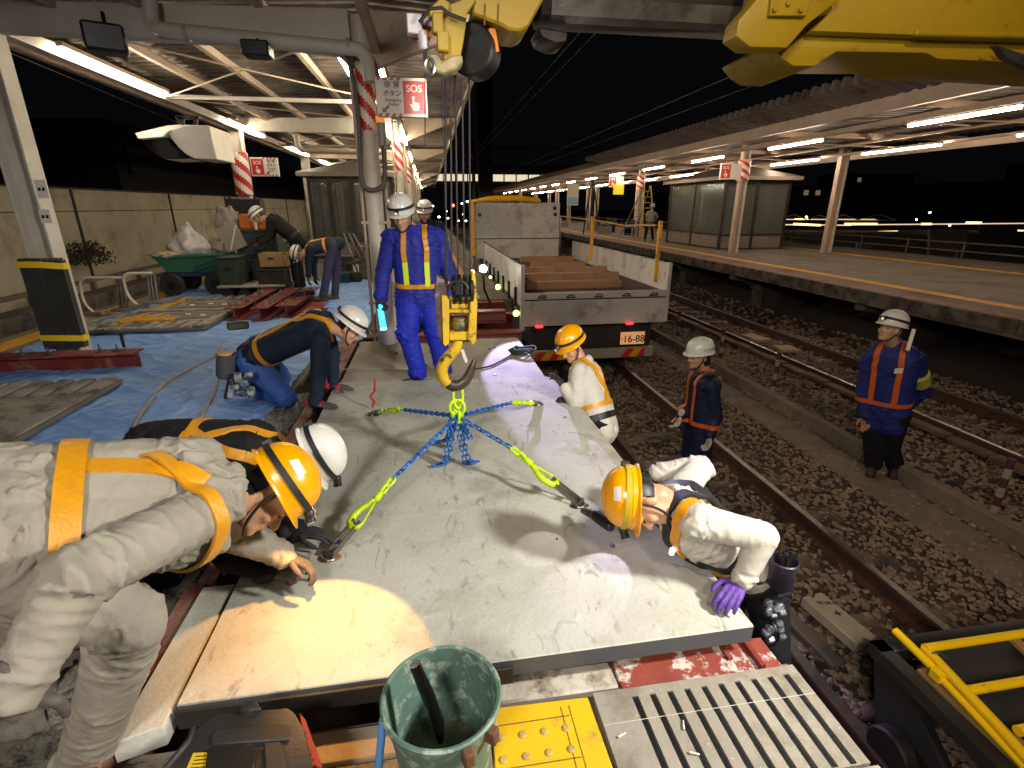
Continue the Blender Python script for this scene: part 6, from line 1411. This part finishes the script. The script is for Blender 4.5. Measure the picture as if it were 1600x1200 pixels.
    def proj(sx_,fy,sz,off=.014):
        # torso coords: lateral, front, distance below the neck
        ax=nk-S*sz*s; dirv=(lat*sx_+Fv*fy); L=dirv.length; dn=dirv/L
        if sz<.03: dn=(dn*.3+S).normalized(); ax=nk-S*.1*s+lat*sx_*s
        h=bvh.ray_cast(ax+dn*.7,-dn)
        if h[0] is None: return ax+dn*.12*s,dn
        hn_=h[1] if h[1].dot(dn)>0 else -h[1]; h=(h[0],hn_)
        bq=None
        for st in (.02,.035,.05,.07,.1):
            q=jbvh.ray_cast(h[0]+dn*st,-dn,st+.08)
            if q[0] is not None and q[1].dot(dn)>0 and (bq is None or (q[0]-bq).dot(dn)>0): bq=q[0]
        if bq is not None: return bq+h[1]*.005,h[1]
        q=jbvh.find_nearest(h[0]+dn*.02,.05)
        if q[0] is not None: return q[0]+h[1]*.007,h[1]
        return h[0]+h[1]*off,h[1]
    def runstrap(cs,w,m,nm,off=.014):
        q=crom([V(x) for x in cs],8); pn=[proj(x.x,x.y,x.z,off) for x in q]
        pts=[a for a,b_ in pn]; nr=[b_ for a,b_ in pn]
        for _ in range(2):
            pts=[pts[0]]+[(pts[i-1]+pts[i]*2+pts[i+1])/4 for i in range(1,len(pts)-1)]+[pts[-1]]
            nr=[nr[0]]+[(nr[i-1]+nr[i]*2+nr[i+1]).normalized() for i in range(1,len(nr)-1)]+[nr[-1]]
        return strapmesh(pts,nr,w*s,m,nm,root,bvh=jbvh)
    T=pel-nk; Lt=T.length/s
    if harness:
        m1=harness[0]; m2=harness[1] if len(harness)>1 else m1
        for q in (-1,1):
            runstrap([(.085*q,.12,.05),(.09*q,.13,.1),(.095*q,.13,.18),(.09*q,.13,.26)],strapw,m1,'shoulder_strap')
            runstrap([(.09*q,.13,.255),(.09*q,.13,.31),(.09*q,.13,Lt-.12)],strapw*1.02,m2,'shoulder_strap')
            runstrap([(.085*q,-.12,.045),(.07*q,-.13,.12),(.03*q,-.13,.2),(-.02*q,-.13,.27),(-.06*q,-.13,Lt-.12)],strapw,m1,'back_strap')
            tops=[]; 
            a,an_=proj(.085*q,.12,.05); b_,bn=proj(.085*q,-.12,.045); tp=nk-S*.0*s+lat*q*.09*s+S*.042*s*b; hh=jbvh.ray_cast(tp+S*.12,-S,.2); tp=hh[0]+S*.008 if hh[0] is not None else tp
            strapmesh(crom([a,(a+tp)/2+Fv*.012*s+S*.006*s,tp,(b_+tp)/2-Fv*.012*s+S*.006*s,b_],4),[ (an_*(1-i/16)+bn*(i/16)+S*.8*math.sin(math.pi*i/16)).normalized() for i in range(17)],strapw*s,m1,'shoulder_strap',root,bvh=jbvh)
        runstrap([(math.cos(a)*.14,math.sin(a)*.13,Lt-.12) for a in [x*math.pi/8 for x in range(17)]],strapw*.9,m1,'waist_strap')
    if belt:
        runstrap([(math.cos(a)*.14,math.sin(a)*.13,Lt-.02) for a in [x*math.pi/8 for x in range(17)]],.055,belt,'tool_belt',.02)
    def ring(c,axis,w,m,nm,a0=0,a1=2*math.pi,off=.006,R0=.3):
        c=V(c); ax=V(axis).normalized(); e1,e2,_=frame_of(ax); pts=[];nr=[]
        for i in range(41):
            a=a0+(a1-a0)*i/40; d_=e1*math.cos(a)+e2*math.sin(a); h_=jbvh.ray_cast(c+d_*R0,-d_,R0)
            r_=(h_[0]-c).length if h_[0] is not None else (pts and (pts[-1]-c).length or .12); pts.append(c+d_*(r_)); nr.append(d_)
        rad=[(p_-c).length for p_ in pts]
        for _ in range(3): rad=[rad[0]]+[max(rad[i],(rad[i-1]+rad[i]*2+rad[i+1])/4) for i in range(1,40)]+[rad[-1]]
        pts=[c+n_*(r_+off) for n_,r_ in zip(nr,rad)]
        return strapmesh(pts,nr,w*s,m,nm,root)
    return dict(ring=ring,root=root,S=S,lat=lat,F=Fv,nk=nk,pel=pel,run=runstrap,Lt=Lt,hp=hp)
def pt(*a): return tuple(P(*a))
def dd(*a): return tuple(D(*a))
def child(mb,name,m,parent,**k): return mb.build(name,m,parent,**k)
# ---- A: man in blue rain suit on the second slab
Y=4.95
A=person('man in bright blue rain suit and white helmet standing on the second slab looking down',dict(
 pel=pt(655,462,Y),nk=pt(648,360,Y-.06),hd=pt(628,336,Y-.14),f=(-.2,-.9,-.34),u=(-.1,-.3,.9),lat=(1,-.05,0),
 shR=pt(612,372,Y-.05),shL=pt(683,372,Y+.02),elR=pt(598,428,Y+.02),wrR=pt(596,466,Y-.12),elL=pt(703,428,Y+.06),wrL=pt(702,462,Y-.05),
 knL=pt(681,520,Y-.1),anL=(P(694,585,Y-.05).x,Y-.05,.01),knR=pt(637,522,Y-.12),anR=(P(655,585,Y-.12).x,Y-.15,.01),toeL=(.15,-1,0),toeR=(-.05,-1,0),hdR=(.02,-.25,-1),hnR=(.6,-.6,0),hdL=(0,-.3,-1)),
 C_blue,C_blue2,B_boot,G_black,H_white,s=1.0,vox=.008,bulk=1.26,wr=.021,cv=.0075,seed=3,harness=(S_or,S_lime),hands=((0,.4),(0,.9)),legbulk=1.32,hem=.15)
mb=MB(); a=P(594,480,Y-.17); b=P(599,512,Y-.2); mb.cap(a,b,.026,.03,14,4); o=mb.build('hand_torch',mat('torch_cyan','#2fb4e8',.3,emit=(.05,.65,1.0),es=1.6)); tag(o,'glowing light blue stick torch in the right hand of the man in blue','torch')
mb=MB(); mb.cyl(b,b+(b-a).normalized()*.02,.03,n=14); mb.build('torch_cap',mat('torch_tip','#bff0ff',.3,emit=(.5,.95,1),es=3),o)
# ---- B: kneeling man in navy sweatshirt
Hn=G(503,634,.035); Hf=G(532,606,.035)
B=person('kneeling man in dark navy jacket with pink gloves leaning on the slab edge',dict(
 pel=pt(402,552,4.55),nk=pt(508,502,4.42),hd=pt(545,512,4.36),f=(.75,-.08,-.65),u=(.65,0.05,.75),lat=(-.1,1,.1),
 shR=pt(500,534,4.2),shL=pt(505,500,4.62),elR=pt(498,585,4.12),wrR=tuple(Hn+V((-.05,0,.02))),elL=pt(520,555,4.62),wrL=tuple(Hf+V((-.06,0,.02))),
 knR=tuple(G(448,622,-.02)),anR=tuple(G(372,600,.03)),knL=tuple(G(440,590,-.02)),anL=tuple(G(385,580,.03)),toe=(-.35,0.1,-.9),bupL=(1,0,.2),bupR=(1,0,.2),hdR=(1,-.12,-.12),hnR=(0,0,-1),hdL=(1,.05,-.12),hnL=(0,0,-1)),
 C_navy,C_lblue,B_sneak,[G_red,G_tip],H_white,s=1.0,vox=.007,bulk=1.12,wr=.012,seed=11,harness=(S_or,),hands=((0,.12),(0,.12)),belt=S_blk,legbulk=1.15,sticker=True)
def bolt_bag(c,s,label_parent,m,capm):
    c=V(c); mb=MB(); mb.lathe([(0,0),(.05,0),(.06,.02),(.062,.1),(.058,.16),(.066,.165),(.066,.175),(.055,.178),(.05,.1),(0,.09)],c=c,n=20,M=Matrix.Rotation(.2,3,'Y')*s); o=mb.build('bolt_pouch',m,label_parent)
    mb=MB(); mb.ell(c+V((.02*s,0,.172*s)),(.058*s,.058*s,.02*s)); mb.build('pouch_lining',capm,o)
bolt_bag(P(352,590,4.32),1.15,B['root'],mat('pouch_grey','#4c4a4b',.8,col2='#3b393a',scale=14,bump=.4,bscale=90),mat('pouch_tan','#b98a52',.8))
mb=MB(); mb.box(P(372,508,4.4),(.16,.1,.06),.3); mb.build('belt_case',M_dg,B['root'],bevel=.012)
M_pm=mat('pouch_mixed','#8f969b',.5,col2='#22262b',scale=22,amt=2)
for k,(x,y) in enumerate(((372,590),(382,600),(378,615),(390,585),(368,602),(392,612))): mb=MB(); mb.box(P(x,y,4.2),(.06,.04,.09),k*.7,Matrix.Rotation(k*.5,3,'X')); mb.build('tool_pouch',M_pm,B['root'],bevel=.01)
# ---- C: large man in cream workwear, foreground left
w1=D(448,868,2.12)
C=person('bending man in cream workwear and yellow helmet filling the left foreground',dict(
 pel=dd(30,805,1.36),nk=dd(348,772,1.64),hd=dd(416,772,1.86),f=(.42,-.28,-.80),u=(.80,.42,.36),lat=(-.15,.9,.42),
 shR=dd(298,812,1.46),shL=dd(330,752,1.84),elR=dd(118,905,1.12),wrR=dd(22,1085,1.04),elL=dd(362,835,1.98),wrL=tuple(w1),
 knR=dd(205,975,1.42),anR=tuple(D(120,1225,1.66)),knL=dd(60,1010,1.75),anL=dd(-60,1130,1.8),toe=(.8,.5,0),hdR=(-.1,-.2,-1),hdL=(.9,-.12,-.5),hnL=(.1,-.3,-.9)),
 C_cream,C_cream,mat('boot_white','#a39a8c',.6),[G_grey],H_yel,s=1.06,vox=.007,cv=.0068,bulk=1.13,wr=.0125,seed=21,hands=((0,.5),(0,.95)),legbulk=1.12,sticker=True,harness=None,hem=.08)
R_=C['run']
R_([(.05,-.13,.36),(.045,-.13,.3),(.03,-.13,.2),(.0,-.13,.12),(-.05,-.13,.06)],.055,S_or,'back_strap')
C['ring'](C['nk']-C['S']*.365,C['S'],.058,S_or,'waist_strap')
cS=C['S']; cn=C['nk']; c1=D(298,812,1.46); c2=D(330,752,1.84)
C['ring'](cn.lerp(c1,.72)-cS*.03,(c1-cn)-cS*.12,.04,S_or,'shoulder_strap')
# ---- D: man in black behind C
w2=D(424,893,2.2); w3=D(462,832,2.36)
Dd=person('man in black jacket with orange harness and white helmet half hidden behind the cream figure',dict(
 pel=dd(262,716,2.34),nk=dd(418,718,2.36),hd=dd(478,722,2.36),f=(.35,-.2,-.85),u=(.9,.15,.3),lat=(-.1,.9,.35),
 shR=dd(400,765,2.2),shL=dd(420,700,2.52),elR=dd(362,868,2.22),wrR=tuple(w2),elL=dd(425,800,2.5),wrL=tuple(w3),
 knR=dd(260,900,2.4),anR=dd(150,900,2.6),knL=dd(240,830,2.75),anL=dd(150,820,2.9),toe=(-.5,0,-.5),hdR=(1,-.05,-.1),hnR=(.2,.2,-1),hdL=(1,.05,-.15),hnL=(0,0,-1)),
 C_black,C_navy2,B_boot,[[G_black],[G_grey]],H_white,s=1.02,vox=.008,bulk=1.18,wr=.012,seed=31,hands=((0,.3),(0,.9)),harness=(S_or,),lamp=True)
mb=MB(); mb.cyl(D(480,884,2.2),D(487,908,2.24),.008,n=10); tag(mb.build('marking_chalk',M_swhite),'short white marking chalk held just above the slab by the grey glove','chalk')
# ---- G: man in white jacket leaning on the slab from the right
w4=D(1158,908,2.1)
g_=person('man in white jacket and scratched yellow helmet leaning over the right edge of the slab',dict(
 pel=dd(1172,880,2.5),nk=dd(1052,790,2.28),hd=dd(1006,782,2.22),f=(-.12,-.42,-.85),u=(-.86,.25,.12),lat=(.1,-.95,-.1),
 shL=dd(1090,815,2.12),shR=dd(1068,765,2.42),elL=dd(1192,838,2.06),wrL=tuple(w4),elR=dd(1092,730,2.55),wrR=dd(1020,740,2.62),
 knL=(1.50,1.62,-.52),anL=(1.55,1.75,-1.08),knR=(1.45,1.95,-.52),anR=(1.5,2.1,-1.08),toe=(-1,0,0),hdL=(-.75,-.5,-.25),hnL=(-.2,0,-1),hdR=(-.8,-.2,-.6)),
 C_white,C_dark,B_boot,[[G_purple],[G_black]],H_yel,s=1.0,vox=.007,cv=.007,hem=.0,bulk=1.08,wr=.013,seed=41,hands=((0,.28),(0,.5)),sticker=True,harness=None,belt=S_blk,band=S_yol)
R_=g_['run']; Lt=g_['Lt']
nkG=g_['nk']; sL=D(1090,815,2.12); sR=D(1068,765,2.42)
g_['ring'](nkG.lerp(sL,.42)-g_['S']*.05,(sL-nkG),.06,S_blk,'shoulder_strap'); g_['ring'](nkG.lerp(sR,.42)-g_['S']*.05,(sR-nkG),.06,S_blk,'shoulder_strap')
g_['ring'](nkG.lerp(sL,.62)-g_['S']*.05,(sL-nkG)-g_['S']*.06,.045,S_or,'shoulder_strap')
g_['ring'](nkG-g_['S']*.36,g_['S'],.06,S_or,'waist_strap'); g_['ring'](nkG-g_['S']*.2,g_['S'],.045,S_blk,'chest_strap')
mb=MB(); a=D(1222,895,2.25); mb.lathe([(.045,0),(.052,.01),(.055,.13),(.06,.135),(.055,.14),(.05,.13),(.045,.02),(0,.02)],c=a+V((0,0,-.07)),n=24); o=mb.build('bolt_can',mat('can_violet_grey','#3e3748',.35,.3,col2='#2c2733',scale=9),g_['root'])
mb=MB()
for k in range(5): q=a+V((.02*math.cos(k*1.3),.02*math.sin(k*1.3),-.03)); mb.cyl(q,q+V((.012*math.cos(k),.01,.13)),.007,n=8)
mb.build('spanner_handle',M_dsteel,o)
mb=MB()
rg=random.Random(2)
M_pk=mat('pouch_black_metal','#1b1b1e',.35,.4,col2='#7c7c86',scale=25,amt=2)
for k in range(16): mb=MB(); mb.box(D(rg.uniform(1183,1222),rg.uniform(905,1000),2.3),(.035,.03,.04),rg.uniform(0,3),Matrix.Rotation(rg.uniform(0,3),3,'X')); mb.build('belt_tool',M_pk,g_['root'],bevel=.006)
mb=MB(); a=D(1053,852,2.2); mb.cap(a,a+V((-.012,-.01,-.03)),.012,.011,10,3); mb.build('chest_light',mat('chest_light','#ffffff',.3,emit=(.95,.97,1),es=5),g_['root'])
mb=MB(); a=D(905,790,2.6); mb.cap(D(912,798,2.62),D(932,806,2.5),.018,.024,12,4); mb.cap(D(932,806,2.5),D(952,822,2.44),.03,.026,12,4); o=mb.build('anchor_tool',mat('tool_dark','#2c2927',.35,.5)); tag(o,'dark metal lifting shoe under the yellow helmet at the right anchor','tool')
# ---- E: yellow helmet man in the track beyond the slab
E_=person('man in white jacket and yellow helmet standing low in the track by the truck',dict(
 pel=dd(937,655,4.35),nk=dd(912,572,4.4),hd=dd(893,541,4.36),f=(-.72,-.42,-.42),u=(-.35,-.1,.85),lat=(-.5,-.85,0),
 elL=dd(898,628,4.25),wrL=dd(880,604,4.25),elR=dd(932,622,4.35),wrR=dd(895,625,4.3),knL=(1.45,4.05,-.55),anL=(1.5,4.1,-1.08),knR=(1.6,4.3,-.55),anR=(1.65,4.35,-1.08),toe=(-1,-.2,0)),
 C_white,C_dark,B_boot,G_black,H_yel,s=1.0,vox=.009,bulk=1.12,wr=.012,seed=51,harness=(S_or,),belt=S_blk,closed_eyes=False)
R_=E_['run']; R_([(-.13,.03,.12),(-.12,-.05,.2),(-.11,-.08,.32),(-.11,-.08,.42)],.055,S_blk,'pack_strap',.018)
# ---- F: woman in navy coat
Y=4.25
F_=person('woman in navy coat with white gloves and pale striped helmet standing in the near track',dict(
 pel=pt(1092,672,Y),nk=pt(1104,583,Y+.02),hd=pt(1092,556,Y-.03),f=(-.95,-.15,-.08),u=(-.05,0,1),lat=(-.15,-1,0),
 shL=pt(1110,603,Y-.14),shR=pt(1090,603,Y+.2),elL=pt(1118,652,Y-.16),wrL=pt(1108,682,Y-.22),elR=pt(1072,640,Y+.2),wrR=pt(1063,650,Y+.02),
 knL=pt(1098,735,Y-.05),anL=(P(1095,735,Y).x,Y-.05,-1.05),knR=pt(1082,735,Y+.1),anR=(P(1080,735,Y).x,Y+.12,-1.05),toe=(-1,-.2,0),hdL=(-.15,-.2,-1),hnL=(-1,0,0),hdR=(-.3,-.1,-1),hnR=(-1,0,0)),
 C_navy2,C_navy2,B_boot,G_white,H_green,s=.97,vox=.009,bulk=1.18,wr=.009,seed=61,harness=(S_dor,),stripe=mat('stripe_green','#1f4a3a',.4),lamp=False,hair=True,closed_eyes=False,hem=.28,legbulk=1.1,hands=((0,.5),(0,.5)))
mb=MB(); p=F_['nk']; mb.tube([p+V((.09*math.cos(a)-.0,.09*math.sin(a),.02)) for a in [q*math.pi/8 for q in range(16)]],.035,10,close=True); mb.build('fur_collar',mat('collar_grey','#4b4440',.95,col2='#353030',scale=30,bump=.8,bscale=120),F_['root'])
# ---- H: man in blue between the tracks
Y=4.15
H_=person('heavy set man in blue jacket and white helmet standing alone between the tracks',dict(
 pel=pt(1381,642,Y),nk=pt(1398,542,Y),hd=pt(1391,514,Y-.04),f=(-.93,-.22,.22),u=(.2,.05,1),lat=(.55,-.83,0),
 shL=pt(1430,562,Y-.05),shR=pt(1362,560,Y+.12),elL=pt(1440,612,Y+.1),wrL=pt(1412,640,Y+.25),elR=pt(1350,612,Y+.12),wrR=pt(1352,650,Y+.05),
 knL=pt(1390,700,Y),anL=(P(1391,760,Y).x,Y,-1.05),knR=pt(1366,700,Y+.05),anR=(P(1364,760,Y).x,Y+.06,-1.05),toe=(-.7,-.6,0)),
 C_royal,C_dark,mat('boot_dusty','#3b2a22',.8),M_skind,H_white,s=1.02,vox=.009,bulk=1.28,wr=.010,seed=71,harness=(S_dor,),closed_eyes=True,legbulk=1.25,hem=.12)
mb=MB(); a=V(H_['nk']); p=P(1436,585,Y-.02); q=P(1438,598,Y+.03); mb.cyl(p,q,.088,n=20); mb.build('arm_band',mat('armband_yellow','#a8a04a',.6),H_['root'])
mb=MB(); mb.b2(0,.085,0,.004,0,.05); o=mb.build('name_badge',M_swhite,H_['root']); o.location=P(1397,584,Y-.24)
mb=MB(); mb.bar(P(1428,515,Y-.1),P(1418,548,Y-.2),.03,.025); o=mb.build('signal_flag',M_swhite); tag(o,'rolled pale flag tucked under the shoulder strap of the man in blue','flag')
# ---- I: far worker
Y=23.6; z=lambda x,y:pt(x,y,Y)
person('small distant worker in grey overalls standing at the tall yellow ladder',dict(
 pel=z(1015,348),nk=z(1019,331),hd=z(1019,324),f=(.2,1,.1),u=(0,-.1,1),lat=(-1,.1,0),elL=z(1010,338),wrL=pt(1011,344,Y+.2),elR=z(1027,339),wrR=pt(1024,345,Y+.2),
 knL=z(1010,361),anL=(P(1008,370,Y).x,Y,.09),knR=z(1019,361),anR=(P(1020,370,Y).x,Y,.09),toe=(-.3,-1,0)),
 C_greyw,C_dark,B_boot,G_black,H_white,s=.98,vox=.014,cv=.016,bulk=1.1,wr=.008,seed=81,belt=S_blk)
# ---- J, K: workers bending at the back left
Y=10.9; z=lambda x,y,o=0:pt(x,y,Y+o)
person('worker in dark brown jacket and white helmet bending over the crates at the back left',dict(
 pel=z(462,371),nk=z(424,342),hd=z(404,338,-.05),f=(-.75,-.3,-.6),u=(-.6,0,.75),lat=(0,-1,.0),elL=z(420,372,-.2),wrL=z(405,380,-.25),elR=z(424,368,.25),wrR=z(402,375,.2),
 knL=z(458,405,-.1),anL=(P(462,432,Y-.1).x,Y-.1,0.0),knR=z(466,405,.15),anR=(P(470,432,Y+.1).x,Y+.15,0.0),toe=(-1,-.1,0)),
 C_brown,C_dark,B_boot,G_black,H_white,s=1.05,vox=.012,cv=.014,bulk=1.2,wr=.012,seed=91,belt=S_blk)
Y=9.9; z=lambda x,y,o=0:pt(x,y,Y+o)
person('worker in jeans and orange harness doubled over beside the red beams',dict(
 pel=z(520,382),nk=z(484,388),hd=z(469,397,-.05),f=(-.25,-.25,-.95),u=(-.95,0,.1),lat=(0,-1,.0),elL=z(482,412,-.18),wrL=z(482,432,-.2),elR=z(490,412,.2),wrR=z(492,432,.15),
 knL=z(513,418,-.12),anL=(P(504,452,Y-.1).x,Y-.12,-.01),knR=z(526,418,.12),anR=(P(522,450,Y+.1).x,Y+.12,-.01),toe=(-1,-.15,0)),
 C_navy,C_jean,B_brown,G_black,H_white,s=1.0,vox=.011,cv=.013,bulk=1.12,wr=.010,seed=95,harness=(S_or,),belt=S_blk,legbulk=1.1)
# ---- L: worker behind the man in blue
Y=7.7; z=lambda x,y,o=0:pt(x,y,Y+o)
person('worker in dark jacket whose white helmet shows just behind the man in blue',dict(
 pel=z(668,430),nk=z(668,348),hd=z(664,333,-.03),f=(-.1,-1,-.2),u=(0,-.1,1),lat=(1,0,0),elL=z(690,385),wrL=z(690,420),elR=z(648,385),wrR=z(650,420),
 knL=z(675,470),anL=(P(675,500,Y).x,Y,-.2),knR=z(660,470),anR=(P(660,500,Y).x,Y,-.2),toe=(0,-1,0)),
 C_navy,C_dark,B_boot,G_black,H_white,s=.98,vox=.011,cv=.013,bulk=1.1,seed=99,closed_eyes=False)
